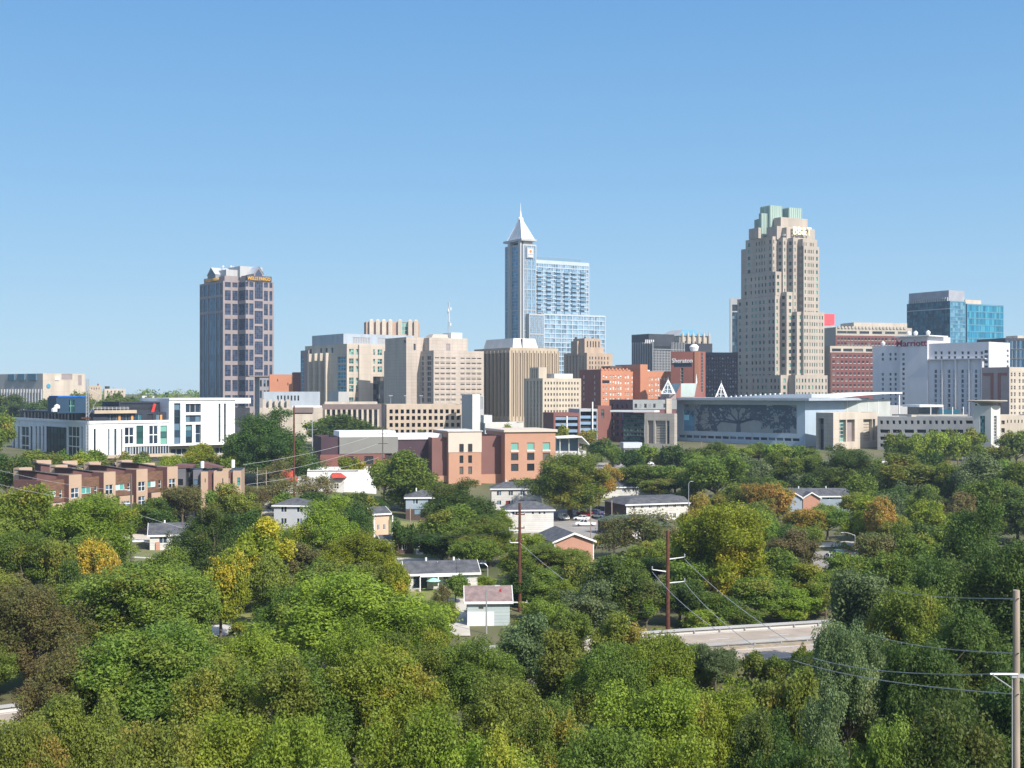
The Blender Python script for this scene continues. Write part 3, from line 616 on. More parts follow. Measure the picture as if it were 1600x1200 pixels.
for p in (487, 496, 504.5, 513.5):
    y = b.fy(p); b.bx('fin', -2.4, 0, y - .9, y + .9, 0, b.h(550), cream)
b.bx('pilaster', b.fx(559.5), b.fx(577), -1.3, 0, 0, b.h(538), cream)
b.block(1, b.fx(655), 6, b.L * .8, zt - 1, b.h(520.5), mat('blue_grey_cladding', (.33, .37, .41), streak=.7), name='upper_storey', depth=.3, Fo=grid([(b.fx(551, 6), b.fx(578, 6)), (b.fx(591, 6), b.fx(604, 6))], [(b.h(536), b.h(526))], W(7, 1, midgrey, palegrey, .4)))
b.block(x2 - 1, b.fx(660), 4, 30, 0, b.h(541), cream, name='wing', depth=.4)
b.block(-1, 8, b.fy(484), b.L, 0, b.h(544), granite, name='wing', depth=.5, So=grid([(b.fy(476.5), b.fy(472.5))], [(b.h(612), b.h(552))], W(2, 9, gl_teal, offwhite, .15)))
b.block(-12, b.fx(545, -12), -12, 0, 0, b.h(612), palegrey, name='base', depth=.4, Fo=[(b.fx(497, -12), b.fx(515, -12), b.h(623), b.h(616), W(5, 1, midgrey, palegrey, .3))])
b.finish()
b = Bld('finned_rear_tower', 'cream rooftop tower with pale vertical fins rising behind the courthouse', 'tower', 572, 820, 12, 569.5, 656, 16, GT)
zt = b.h(502.5)
b.block(0, b.R, 0, 14, 0, zt, mat('rose_panel', (.40, .28, .22)), depth=.3, Fo=[(b.fx(628), b.fx(637), b.h(522), b.h(503), W(2, 3, gl_green, offwhite))])
for p in (580.5, 590.5, 600, 610, 625, 641, 650):
    x = b.fx(p); mb = MB().box(x - 1.5, x + 1.0, -2, 0, 0, b.h(500.5), cream); mb.hexa([(x - 1.5, -2, b.h(500.5)), (x + 1, -2, b.h(500.5)), (x + 1, 0, b.h(500.5)), (x - 1.5, 0, b.h(500.5)), (x - .6, -1.2, b.h(498.5)), (x + .3, -1.2, b.h(498.5)), (x + .3, -.6, b.h(498.5)), (x - .6, -.6, b.h(498.5))], cream); mb.build('fin', b.root)
b.finish()

# ---- beige jail block with slit windows
b = Bld('slit_window_block', 'large beige concrete block with rows of thin slit windows and roof mast', 'public building', 677.5, 700, 31, 624, 756, 16, GT)
zt = b.h(547.5)
b.block(0, b.R, 0, b.fy(657.5), 0, zt, beige, depth=.5, Fo=grid([(b.fx(p), b.fx(p + 6.6)) for p in (679.5, 688.3, 697, 705.5, 719.5, 728.5, 737, 745.5)], [(b.h(p) - .55, b.h(p)) for p in np.arange(558.2, 628, 8.25)], W(1, 1, gl_dark, None)),
        So=grid([(b.fy(673.8), b.fy(667.5)), (b.fy(662), b.fy(659.3))], [(b.h(p + 6), b.h(p)) for p in np.arange(556, 628, 8.25)], W(2, 1, gl_shop, midgrey)))
mb = MB()
for p in (679.5, 688.3, 697, 705.5, 719.5, 728.5, 737, 745.5):
    for q in np.arange(558.2, 628, 8.25): mb.box(b.fx(p) - .05, b.fx(p + 6.6) + .05, -.22, 0, b.h(q) - 2.3, b.h(q) - 2.1, beige)
b.part('spandrel', mb)
yt = b.fy(657.5)
b.block(-9.0, 6, yt, b.fy(624), 0, b.h(525.5), beige, name='stair_tower', depth=.4, So=[(b.fy(637, -9), b.fy(631, -9), b.h(535), b.h(530), W(1, 1, gl_dark, None))], Fo=[(-4.5, -3.2, b.h(546), b.h(536), W(1, 1, gl_dark, None))])
b.block(2, b.fx(731, 9), 9, 30, zt - 1, b.h(526.5), beige, name='penthouse', Fo=[(b.fx(697, 9), b.fx(703.5, 9), zt - .4, b.h(535.5), W(2, 1, granite, palegrey))])
b.bx('rooftop_block', b.fx(705, 14), b.fx(722, 14), 14, 24, b.h(527), b.h(517), whitepaint)
mb = MB(); z0 = b.h(527); z1 = b.h(519.5); mb.hexa([(b.fx(673, 16), 16, z0), (b.fx(706, 16), 16, z0), (b.fx(706, 16), 26, z0), (b.fx(673, 16), 26, z0), (b.fx(680, 16), 18, z1), (b.fx(702, 16), 18, z1), (b.fx(702, 16), 24, z1), (b.fx(680, 16), 24, z1)], concrete); b.part('rooftop_box', mb)
y5 = b.fy(624); y6 = b.fy(600, -8.6); b.block(-8.6, 4, y5, y6, 0, b.h(549, 0, y5), concrete, name='wing', So=[(y5 + 9, y5 + 10.4, b.h(p + 4, 0, y5), b.h(p, 0, y5), W(1, 1, gl_dark, None)) for p in range(556, 628, 9)])
mx, my, mz = b.fx(701.5, 18), 18, b.h(519)
mt = MB(); H = b.h(468, 12, 18) - mz
for i in range(3):
    t = i * 2.094; mt.tube((mx + .8 * math.cos(t), my + .8 * math.sin(t), mz), (mx + .35 * math.cos(t), my + .35 * math.sin(t), mz + H * .95), .12, .08, steel, 5)
for k in range(18):
    z = mz + H * .93 * k / 18; r = .8 - .45 * k / 18
    for i in range(3): t = i * 2.094; mt.tube((mx + r * math.cos(t), my + r * math.sin(t), z), (mx + r * math.cos(t + 2.094), my + r * math.sin(t + 2.094), z + H * .05), .05, .05, steel, 4)
mt.tube((mx, my, mz + H * .93), (mx, my, mz + H), .08, .04, steel, 5)
b_ = mt.build('antenna_mast', b.root)
for k, zf in enumerate((.25, .6, .66, .7, .86)):
    t = k * 1.9; mb = MB().box(mx + 1.0 * math.cos(t) - .25, mx + 1.0 * math.cos(t) + .25, my + 1.0 * math.sin(t) - .2, my + 1.0 * math.sin(t) + .2, mz + H * zf, mz + H * zf + 1.6, white)
    mb.tube((mx, my, mz + H * zf + .8), (mx + 1.0 * math.cos(t), my + 1.0 * math.sin(t), mz + H * zf + .8), .06, .06, steel, 4); o = mb.build('antenna_panel', b_)
b.finish()

# ---- brown banded office (two steps)
b = Bld('banded_brick_office', 'dark red brick office block with pale sills and cream penthouse', 'office building', 1306, 840, 14, 1304, 1425, 17, GT)
bb = brick('maroon_brick', (.17, .055, .05), (.14, .05, .045), (.2, .1, .09)); sq = W(1, 1, gl_dark, None); zt = b.h(512)
b.block(0, b.R, 0, 30, 0, b.h(511), concrete, depth=.4, Fo=grid([(b.fx(p), b.fx(p + 15)) for p in (1308, 1323.5, 1343, 1363, 1383, 1403)], [(b.h(521), b.h(517))], W(1, 1, gl_dark, None)))
b.bx('brick_facing', b.fx(1305), b.R, -.35, 0, 0, b.h(524), bb)
mb = MB()
ws = [(p, q) for p in np.arange(1308, 1416, 5.3) for q in np.arange(527.5, 545, 7.6)]
for p, q in ws:
    u = b.fx(p); mb.box(u, u + 1.7, -.5, -.35, b.h(q + 3.6) - .35, b.h(q + 3.6), concrete)
    b.wins.append((1.7, 1.6, (u + .85, -.42, b.h(q + 1.6)), 0, sq))
b.part('sill', mb)
b.block(b.fx(1334, 6), b.R, 6, 24, b.h(512), b.h(502.5), cream, name='penthouse'); 
for i in range(20): x = b.fx(1311 + i * 5.4); b.bx('battlement', x - .9, x + .5, -.6, .2, b.h(513), b.h(509.5), concrete)
b.finish()
b = Bld('banded_brick_wing', 'lower dark red brick wing with rows of small square windows beside stepped tower', 'office building', 1297, 760, 14, 1295, 1363, 17, GT)
b.block(0, b.R, 0, 30, 0, b.h(540.5), concrete, depth=.4, Fo=grid([(b.fx(p), b.fx(p + 14)) for p in (1300, 1317.5, 1334.5, 1353)], [(b.h(549), b.h(544.5))], W(1, 1, gl_dark, None)))
b.bx('brick_facing', .2, b.R, -.35, 0, 0, b.h(550.5), bb); mb = MB()
for p in np.arange(1300, 1361, 6.6):
    for q in np.arange(554, 612, 9.2):
        u = b.fx(p); mb.box(u, u + 1.6, -.55, -.35, b.h(q + 4) - .4, b.h(q + 4), concrete); b.wins.append((1.5, 1.5, (u + .8, -.42, b.h(q + 2)), 0, sq))
b.part('sill', mb); b.finish()
b = Bld('white_office', 'sliver of white office under a red rooftop box behind the stepped tower', 'office building', 1288, 1000, 14, 1286, 1305, 17, GT)
b.block(0, b.R, 0, 20, 0, b.h(509), palegrey, depth=.4, Fo=grid(spread(b.fx(1291), b.fx(1304), 3, .6), [(b.h(525), b.h(515)), (b.h(540), b.h(529))], W(1, 2, gl_blue, None)))
b.bx('red_rooftop_box', b.fx(1289), b.fx(1306), 2, 10, b.h(507), b.h(490), mat('bright_red_panel', (.85, .09, .10), var=.03))
b.finish()

# ---- teal glass tower
b = Bld('teal_glass_tower', 'teal glass office tower with pale striped roof screen, tallest at right edge', 'tower', 1484.5, 900, 30, 1417, 1569, 17, GT)
zt = b.h(470); zz = fl(b.h(612), b.h(471), 12)
b.block(0, b.fx(1509), 0, b.L, 0, zt, mat('teal_spandrel', (.09, .22, .30)), depth=.25, smt=mat('shaded_teal_spandrel', (.015, .07, .10)), Fo=grid(spread(.3, b.fx(1509) - .3, 3, .95), zz, W(2, 2, gl_pale if False else glass('mid_blue_glass', (.08, .22, .32), metal=.4, vary=.2, light=(.16, .34, .44), lightfrac=.3), MATS['blue_grey_cladding'], .1)),
        So=grid(spread(.3, b.L - .3, 8, .96), zz, W(2, 2, gl_teald, gl_teald, .15)))  # left face in darker teal glass and spandrel: its shade is in the colour
b.block(b.fx(1511), b.fx(1568), 0, 30, 0, b.h(473), mat('teal_spandrel', (.09, .22, .30)), depth=.25, Fo=grid(spread(b.fx(1511) + .2, b.fx(1568) - .3, 8, .97), fl(b.h(612), b.h(474.5), 13), W(2, 1, gl_teal, mat('teal_mullion', (.10, .26, .34)), .12)), smt=MATS['teal_mullion'])
b.bx('pale_band', -.3, 0, 0, b.L, b.h(482) - .3, b.h(482) + .3, palegrey)
b.block(1, b.fx(1507, 2), 2, b.L - 1, zt - 1, b.h(453), mat('roof_screen_grey', (.30, .31, .34)), name='roof_screen', par=False); mb = MB()
for i in range(18): y = 3 + (b.L - 5) * i / 17; mb.box(.0, 1, y - .5, y + .4, zt, b.h(464), palegrey)
b.part('screen_louvre', mb); b.block(b.fx(1508, 8), b.fx(1533, 8), 8, 22, b.h(473), b.h(465), cream, name='penthouse', par=False)
b.finish()
b = Bld('dark_blue_glass_block', 'dark blue glass block with thin white verticals at right edge of photo', 'office building', 1571, 800, 14, 1569, 1640, 17, GT)
b.block(0, b.R, 0, 30, 0, b.h(528), darkgrey, depth=.3, Fo=grid(spread(.3, b.R - .3, 10, .95), fl(b.h(620), b.h(531), 6), W(2, 1, glass('navy_glass', (.01, .05, .10), vary=.4, light=(.03, .10, .17), lightfrac=.3), offwhite, .12)))
b.bx('rooftop_block', b.fx(1590, 8), b.R, 8, 20, b.h(529), b.h(523), cream); b.finish()

# ---- lilac-white hotel
b = Bld('white_hotel', 'pale lilac white hotel with raised sign block and long window grid', 'hotel', 1545, 620, 42, 1363, 1578, 16, GT)
zt = b.h(546); ytw0 = b.fy(1451); ytw1 = b.fy(1407)
pr = lambda px: (b.fy(px + 4.3), b.fy(px))
zrow = lambda y, p0, p1, st_: [(b.h(p + 4.6, 0, y), b.h(p, 0, y)) for p in np.arange(p0, p1, st_)]
win = W(1, 1, gl_blue, offwhite, .15); So = []
for px in (1460, 1469, 1481, 1490, 1502, 1511, 1523, 1532, 1543):
    y = b.fy(px) if px < 1543 else 1.5
    for q in (549, 556.5) if px < 1540 else (547, 555, 563, 571): So.append((b.fy(px + 3.8) if px < 1540 else .5, b.fy(px) if px < 1540 else 2.4, b.h(q + 4.8, 0, y), b.h(q, 0, y), win))
    if px < 1540:
        for q in np.arange(577.5, 640, 7.6): So.append((b.fy(px + 3.8), b.fy(px), b.h(q + 5.6, 0, y), b.h(q, 0, y), win))
b.block(0, b.R, 0, ytw0, 0, b.h(534), lavender, depth=.5, So=So, Fo=grid([(b.fx(1573), b.fx(1576))], [(b.h(p), b.h(p - 4)) for p in (549, 557, 566, 574)], win))
b.bx('cornice', -1.6, 0, 1.2, ytw0 - .5, b.h(562, 0, 20), b.h(562, 0, 20) + .5, lavender)
for px in (1473.5, 1494.5, 1515.5, 1536):
    y = b.fy(px); b.bx('pilaster', -1.4, 0, y - .35, y + .35, 0, b.h(562, 0, 20), lavender)
b.block(-1.2, b.R, ytw0, ytw1 * .995, 0, b.h(525.5, 0, ytw0), lavender, name='sign_block', depth=.4, So=grid([(b.fy(1415.5), b.fy(1411.5))], [(b.h(p, 0, ytw0), b.h(p - 4.5, 0, ytw0)) for p in np.arange(555, 640, 7.8)], win))
b.bx('roof_slab', -4, b.fx(1480, ytw0 - 2), ytw0 - 2.5, ytw1 + 1, b.h(525.5, 0, ytw0), b.h(524, 0, ytw0), whitepaint)
b.block(.4, b.R, ytw1, b.L, 0, b.h(540, 0, ytw1), lavender, depth=.5, name='wing', So=grid([(b.fy(p + 3.2), b.fy(p)) for p in (1377, 1389, 1397)], [(b.h(q, 0, ytw1), b.h(q - 4.6, 0, ytw1)) for q in [555.5, 563] + list(np.arange(587, 640, 7.8))], win))
for q in ((ytw0 + 2, 0), (ytw0 + 9, 0), (ytw1 - 3, 0), (b.L * .93, 1)):
    z = b.h(524, 0, ytw0) if q[1] == 0 else b.h(540, 0, ytw1); MB().lathe([(.3, z - .1), (1.0, z + .8), (1.2, z + 1.8), (.3, z + 2.7)], white, 10, (3, q[0])).build('radome', b.root)
text_mesh('Marriott', 4.6, .15, mat('crimson_letters', (.30, .02, .05), var=.03), 'sign', b.root, (-1.5, (b.fy(1411, -1) + b.fy(1438, -1)) / 2, b.h(541, 0, (ytw0 + ytw1) / 2)), SR, .02, 1.1)
b.finish()

# ---- beige residence with brown panels
b = Bld('panelled_residence', 'cream apartment block with brown inset panels at the right edge', 'apartment building', 1577, 560, 34, 1534, 1640, 15, GT)
zt = b.h(573.5)
b.block(0, b.R, 0, b.L, 0, zt, cream, depth=.3, smt=granite, Fo=grid([(b.fx(p), b.fx(p + 2.4)) for p in (1579.5, 1584.5, 1592, 1597.5, 1606, 1612)], [(b.h(p + 6), b.h(p)) for p in np.arange(582, 655, 10.3)], W(1, 2, gl_dark, offwhite, .1)))
for p0, p1, q0, q1 in ((1536.5, 1552, 583, 587), (1548, 1552, 587, 628), (1559.5, 1574, 583, 587), (1559.5, 1563.5, 587, 655)):
    b.bx('brown_panel', -.25, 0, b.fy(p1), b.fy(p0), b.h(q1, 0, 10), b.h(q0, 0, 10), brownbrick)
b.finish()

# ---- civic block far left, small blocks by it
b = Bld('civic_hall', 'broad pale stone hall with round blue emblem and dark blue rooftop units', 'public building', 67, 900, 48, -60, 133, 18, GT)
rib = mat('ribbed_grey_stone', (.30, .29, .28), var=.06, scale=.5); zt = b.h(592)
b.block(0, b.R, 0, b.L, 0, b.h(583.5), cream, depth=.3, smt=rib, Fo=[(b.fx(96), b.fx(113), b.h(593), b.h(583.9), W(2, 1, granite, None)), (b.fx(122), b.fx(127.5), b.h(602), b.h(586), W(1, 1, granite, None))])
mb = MB()
for y in np.arange(1, b.L, 4.2): mb.box(-.8, 0, y, y + 1.2, 0, b.h(608), palegrey)
b.part('rib', mb)
mb = MB().tube((b.fx(75.5), -.1, b.h(603)), (b.fx(75.5), -.5, b.h(603)), 1.5, 1.5, mat('emblem_blue', (.05, .28, .42)), 20); b.part('emblem', mb)
for p0, p1 in ((14, 24), (29, 40), (45, 58)):
    o = b.bx('rooftop_unit', -1, 8, b.fy(p1), b.fy(p0), b.h(594), b.h(583.7), mat('blue_steel', (.07, .14, .20)))
b.bx('rooftop_block', b.fx(88, -2), b.fx(94, -2), -.6, 1, b.h(594), b.h(589), whitepaint)
b.finish()
for nm, lab, pc, pr_, d, py, col in (('low_tan_block', 'small tan block with chimney right of the civic hall', 135, 159, 880, 602.5, tanconc), ('low_cream_block', 'low cream block with dark roof tank right of the tan one', 163, 196, 860, 607.5, cream),
                                    ('distant_white_house', 'small white roofed house among far trees left of the granite tower', 222, 242, 900, 618.5, offwhite)):
    b = Bld(nm, lab, 'building', pc, d, 20, None, pr_, 18, GT); b.block(0, b.R, 0, 14, 0, b.h(py), col, depth=.2, Fo=grid(spread(1, b.R - 1, 5, .3), [(b.h(py + 6), b.h(py + 3))], W(1, 1, gl_dark, None)))
    if nm == 'low_tan_block': b.bx('chimney', b.fx(152), b.fx(154.5), 1, 2.5, b.h(py), b.h(py - 3), brownbrick)
    if nm == 'low_cream_block': MB().tube((b.fx(168), 4, b.h(py)), (b.fx(168), 4, b.h(py - 4)), 1.6, 1.6, darkgrey, 12).build('roof_tank', b.root)
    b.finish()

# ---- grey stone block and orange brick block right of granite tower
b = Bld('grey_bank_block', 'grey stone block with arched upper windows at the foot of granite tower', 'building', 421, 850, 20, 388, 428, 17, GT)
b.block(-b.fx(428) * 2.2, b.R, 0, 20, 0, b.h(588.5), mat('slate_stone', (.24, .23, .24), var=.1), depth=.4, Fo=grid([(b.fx(p), b.fx(p + 3)) for p in (394, 400, 406, 412, 417)], [(b.h(604), b.h(594)), (b.h(622), b.h(610))], W(1, 2, gl_shop, None)))
b.bx('cornice', b.fx(389), b.R + .6, -.9, 20, b.h(588.5), b.h(587), granite); b.finish()
b = Bld('orange_brick_block', 'plain orange brick block with a darker right end beside grey stone block', 'building', 421, 800, 12, 420, 458, 17, GT)
b.block(0, b.R, 0, 18, 0, b.h(585), orangebrick, depth=.2, Fo=[(b.fx(433), b.fx(434.6), b.h(596), b.h(592), W(1, 1, gl_dark, None)), (b.fx(449), b.fx(450.6), b.h(602), b.h(598), W(1, 1, gl_dark, None))])
b.block(b.R, b.fx(471), 1, 18, 0, b.h(581.5), brownbrick, depth=.2, name='end_wing'); b.finish()
# ================================================================== MIDDLE GROUND
# ---- convention centre
b = Bld('convention_centre', 'long convention centre with tree pattern glass front and curved silver roof', 'convention centre', 1258, 560, 45, 1055, 1275, 14, None)
blue_grey = mat('blue_grey_frame', (.36, .44, .52), var=.06, streak=.6, rough=.5)
zt = b.h(631, 0, 40); L0, L1 = b.fy(1252), b.fy(1062); mb = MB()
# front wall is a shallow prism: built as a frame round the glass
zg0 = b.h(676.5, 0, 20); zg1 = b.h(632.5, 0, 20); fr = (b.fy(1245), b.fy(1068))
b.block(0, 40, 0, b.L, 0, b.h(626, 0, 20), blue_grey, So=[(fr[0], fr[1], zg0, zg1, None)] + grid(spread(b.fy(1250), b.fy(1060), 16, .86), [(b.h(688, 0, 20), b.h(683.5, 0, 20))], W(1, 1, gl_shop, blue_grey)), depth=.5)
scr = mat('etched_screen_panel', (.25, .27, .28), rough=.45, var=.1)
mb = MB(); nx = 20
for i in range(nx):
    for j in range(5):
        y0 = fr[0] + (fr[1] - fr[0]) * i / nx; y1 = fr[0] + (fr[1] - fr[0]) * (i + 1) / nx; z0 = zg0 + (zg1 - zg0) * j / 5; z1 = zg0 + (zg1 - zg0) * (j + 1) / 5
        cg = glass('pale_lobby_glass', (.45, .45, .42), rough=.25, vary=.1, light=(.5, .52, .52)) if (i in (13, 14, 4) and j == 4) or (i in (13, 14) and j == 3) else (glass('bright_blue_pane', (.10, .26, .42), rough=.2, vary=.2) if i >= nx - 2 and j < 4 else scr)
        mb.face([(.42, y0, z0), (.42, y1, z0), (.42, y1, z1), (.42, y0, z1)], cg)
for i in range(nx + 1): y = fr[0] + (fr[1] - fr[0]) * i / nx; mb.box(.34, .41, y - .06, y + .06, zg0, zg1, midgrey)
b.part('glass_front', mb)
# dark oak silhouette etched on the screen: trunk, limbs and leafy pads, 5 cm proud
rr = random.Random(5); ink = mat('dark_etched_blue', (.062, .092, .13), rough=.4); mb = MB(); Wd = fr[1] - fr[0]; Ht = zg1 - zg0
def SP(u, v): return (fr[0] + (1 - u) * Wd, zg0 + v * Ht)      # u from left of picture
def limb(u0, v0, u1, v1, r0, r1, dep):
    a = Vector(SP(u0, v0)); c = Vector(SP(u1, v1)); d = (c - a).normalized(); nn = Vector((-d.y, d.x))
    q = [a + nn * r0, c + nn * r1, c - nn * r1, a - nn * r0]; mb.face([(.30, p.x, p.y) for p in q], ink)
    if dep > 0:
        for s_ in (-1, 1, .3):
            an = math.atan2((v1 - v0) * Ht, (u1 - u0) * Wd) + s_ * rr.uniform(.3, .7); ln = math.hypot((u1 - u0) * Wd, (v1 - v0) * Ht) * rr.uniform(.55, .8)
            limb(u1, v1, u1 + math.cos(an) * ln / Wd, min(.98, max(.03, v1 + math.sin(an) * ln / Ht)), r1, r1 * .5, dep - 1)
    else: pad(u1, v1, rr.uniform(.35, 1.1))
def pad(u, v, r):
    for k in range(5):
        cu, cv = SP(min(.985, max(.015, u + rr.uniform(-.02, .02))), min(.95, max(.05, v + rr.uniform(-.08, .08)))); n_ = 9; r2 = r * rr.uniform(.4, 1)
        mb.face([(.31 + .002 * k, min(max(cu + r2 * rr.uniform(.5, 1.2) * math.cos(6.283 * i / n_), fr[0] + .1), fr[1] - .1), min(max(cv + r2 * rr.uniform(.5, 1.2) * math.sin(6.283 * i / n_), zg0 + .1), zg1 - .1)) for i in range(n_)], ink)
limb(.50, 0, .50, .38, 1.3, .9, 0)
for a1, v1 in ((.30, .55), (.38, .85), (.50, .95), (.60, .85), (.70, .58), (.22, .42), (.80, .66)): limb(.50, .34, .50 + (a1 - .5) * .55, .34 + (v1 - .34) * .6, .55, .35, 3)
for u, n_ in ((.62, 26), (.75, 22), (.9, 30), (.97, 18), (.3, 10), (.12, 9), (.36, 12), (.84, 16)):
    for k in range(n_): pad(min(.985, max(.02, u + rr.gauss(0, .05))), rr.uniform(.12, .97) if u > .7 else rr.uniform(.5, .97), rr.uniform(.3, .9))
b.part('tree_pattern', mb)
# sloped flank left of the glass and the roof slab with its pointed eave
mb = MB(); z1 = b.h(625.5, 0, 30); yE = b.fy(1048, -3)
mb.prism([(-5, -5), (46, -5), (46, yE), (-5, yE)], z1, z1 + 1.1, mat('roof_edge_grey', (.34, .38, .42), rough=.4), metalroof); b.part('roof_slab', mb)
mb = MB(); n_ = 22; x1 = 30; pts = []
for i in range(n_ + 1):
    t = i / n_; y = b.fy(1100 + (1268 - 1100) * t, 6); z = b.h(625.2 - 9.6 * math.sin(t * math.pi / 2) ** .8, 6, y); pts.append((y, z))
for (ya, za), (yb, zb) in zip(pts, pts[1:]):
    mb.hexa([(6, ya, z1 + 1.2), (x1, ya, z1 + 1.2), (x1, yb, z1 + 1.2), (6, yb, z1 + 1.2), (6, ya, max(za, z1 + 1.3)), (x1, ya, max(za, z1 + 1.3)), (x1, yb, max(zb, z1 + 1.3)), (6, yb, max(zb, z1 + 1.3))], metalroof)
b.part('curved_roof', mb)
for k in range(11): MB().box(-.35, .35, -.35, .35, 0, .8, white).build('roof_hatch', b.root, (8, pts[5 + k][0], pts[5 + k][1] - .1))
b.finish()
# left stone block of the centre
b = Bld('stone_pavilion', 'grey stone pavilion with tall recessed panels left of the glass front', 'building', 1053.5, 545, 60, 1007, 1058, 14, None)
gs = panel('grey_pavilion_stone', (.36, .325, .285), (.26, .235, .21), 3.2, 1.5, streak=.6)
b.block(0, b.R, 0, b.L, 0, b.h(646, 0, 10), gs, smt=gs, So=[(b.fy(1021), b.fy(1012), b.h(693, 0, 10), b.h(657, 0, 10), W(1, 1, granite, None)), (b.fy(1046), b.fy(1041.5), b.h(693, 0, 10), b.h(657, 0, 10), W(1, 4, gl_shop, None)), (b.fy(1040), b.fy(1024), b.h(693, 0, 10), b.h(657, 0, 10), W(1, 9, gs, darkgrey, .14))], depth=1.2)
b.finish()
b = Bld('green_glass_lobby', 'dark green glass lobby under a thin white flat canopy', 'building', 1006.5, 560, 62, 974, 1010, 14, None)
b.block(0, b.R, 0, b.L, 0, b.h(645, 0, 12), midgrey, smt=darkgrey, So=grid(spread(.2, b.L - .2, 6, .95), fl(.5, b.h(647, 0, 12), 7), W(1, 1, glass('deep_green_glass', (.015, .045, .04), vary=.6, light=(.05, .13, .10), lightfrac=.3), gl_green if False else midgrey, .08)), depth=.3)
z = b.h(643.5, 0, 16); b.bx('canopy', -3, 3, -6, b.L + 5, z, z + .8, whitepaint); b.finish()
# right stone wing: lit, with framed openings, then clerestory wall under the rising roof
b = Bld('stone_entrance_block', 'sunlit cream stone entrance block with tall framed openings', 'building', 1302, 540, 36, 1275, 1372, 14, None)
zt = b.h(645); z0 = 0
b.block(0, b.R, 0, b.L, 0, zt, cream, smt=gs, depth=1.6, Fo=[(b.fx(1311.5), b.fx(1322), b.h(691), b.h(656), W(2, 6, gl_green, offwhite, .2)), (b.fx(1323.5), b.fx(1335.5), b.h(691), b.h(656), W(1, 1, granite, None)), (b.fx(1349), b.fx(1362.5), b.h(691), b.h(656), W(1, 8, cream, darkgrey, .12)), (b.fx(1363.5), b.fx(1367.5), b.h(691), b.h(656), W(1, 9, gl_green, offwhite, .2))],
        So=[(b.fy(1287), b.fy(1279), b.h(706), b.h(654), W(1, 6, gl_shop, darkgrey))])
b.finish()
b = Bld('curved_roof_hall', 'pale panelled upper hall under the long white curved eave', 'building', 1292, 580, 20, 1266, 1408, 14, None)
zt = b.h(629); x1 = b.fx(1391)
b.block(0, x1, 0, 20, 0, b.h(624, 20, 0), mat('silver_sage_panel', (.44, .46, .43), streak=.5), depth=.3, name='wall', par=False)
mb = MB()
for p in (1308, 1324, 1340, 1356, 1372): mb.box(b.fx(p) - .1, b.fx(p) + .1, -.15, 0, 14, b.h(625, 20, 0), whitepaint)
b.part('panel_joint', mb); mb = MB(); N = 18
for i in range(N):
    f = lambda t: (b.fx(1256 + 154 * t, -4), b.h(629.5 - 14.5 * math.sin(t * math.pi / 2 * .98) , b.fx(1256 + 154 * t, -4), -4))
    (xa, za), (xb, zb) = f(i / N), f((i + 1) / N)
    mb.hexa([(xa, -4, za), (xb, -4, zb), (xb, 24, zb), (xa, 24, za), (xa, -4, za + .7), (xb, -4, zb + .7), (xb, 24, zb + .7), (xa, 24, za + .7)], whitepaint)
b.part('curved_roof', mb)
MB().tube((b.fx(1405, -3), -3, 0), (b.fx(1405, -3), -3, b.h(616, b.fx(1405, -3), -3)), .35, .35, whitepaint).build('column', b.root)
b.block(x1, b.fx(1452), 8, 22, 0, b.h(634, 30, 8), palegrey, depth=.3, Fo=[(x1 + .8, x1 + 3.4, b.h(645, 30, 8), b.h(636, 30, 8), W(3, 1, midgrey, palegrey))])
b.finish()
# long grey car park, stair tower with saucer roof, right wing
b = Bld('long_car_park', 'long grey concrete car park with square upper openings and deep lower slots', 'car park', 1522, 520, 54, 1371, 1530, 13, None)
zt = b.h(651, 0, 30)
def sy(p0, p1): return (b.fy(p1), b.fy(p0))
So = [(*sy(p, p + 4.4), b.h(662.5, 0, b.fy(p)), b.h(657, 0, b.fy(p)), None) for p in np.arange(1375, 1508, 9.55)] + [(*sy(1509, 1520), b.h(662, 0, 2), b.h(657, 0, 2), None)]
for p0, p1 in ((1375, 1390.5), (1394.5, 1408), (1413, 1428), (1432.5, 1447), (1451, 1466), (1470, 1485), (1489.5, 1505), (1509, 1520)):
    for q in (671, 682, 693): So.append((*sy(p0, p1), b.h(q + 5.2, 0, b.fy(p0)), b.h(q, 0, b.fy(p0)), None))
b.block(0, 26, 0, b.L, 0, zt, mat('car_park_concrete', (.36, .35, .34), streak=.7), smt=MATS['car_park_concrete'], So=So, depth=.8)
b.bx('deck', 1.2, 25, .5, b.L - .5, .3, zt - 1.5, voidm); b.finish()  # one dark block fills the inside, painting the shade behind the slots
b = Bld('saucer_stair_tower', 'pale stair tower with a saucer shaped roof disc and teal glass strips', 'stair tower', 1548.5, 500, 45, 1522, 1563, 13, None)
zt = b.h(634)
b.block(0, b.R, 0, b.L, 0, zt, offwhite, depth=.5, So=[(b.fy(1539), b.fy(1531), b.h(692), b.h(650), W(3, 8, gl_green, gl_teal, .15))], Fo=[(b.fx(1553), b.fx(1557.5), b.h(692), b.h(650), W(2, 9, gl_shop, offwhite, .15))], par=False)
MB().lathe([(2.5, zt), (3.4, b.h(630.5)), (7.4, b.h(627.5)), (7.6, b.h(626.3)), (7.2, b.h(625.4)), (.4, b.h(625))], concrete, 32, (b.R / 2, b.L / 2)).build('saucer_roof', b.root); b.finish()
b = Bld('low_cream_wing', 'low cream concrete wing right of the saucer topped stair tower', 'building', 1563, 515, 12, 1562, 1640, 13, None)
b.block(0, b.R, 0, 20, 0, b.h(649), cream, depth=.8, Fo=grid([(b.fx(1564.5), b.fx(1570))], [(b.h(663), b.h(657)), (b.h(676), b.h(669))], W(1, 1, gl_dark, None)) + grid([(b.fx(p), b.fx(p + 1.8)) for p in (1573.5, 1579, 1585, 1590.5, 1596, 1602)], [(b.h(661), b.h(656))], W(1, 1, gl_dark, None))); b.finish()
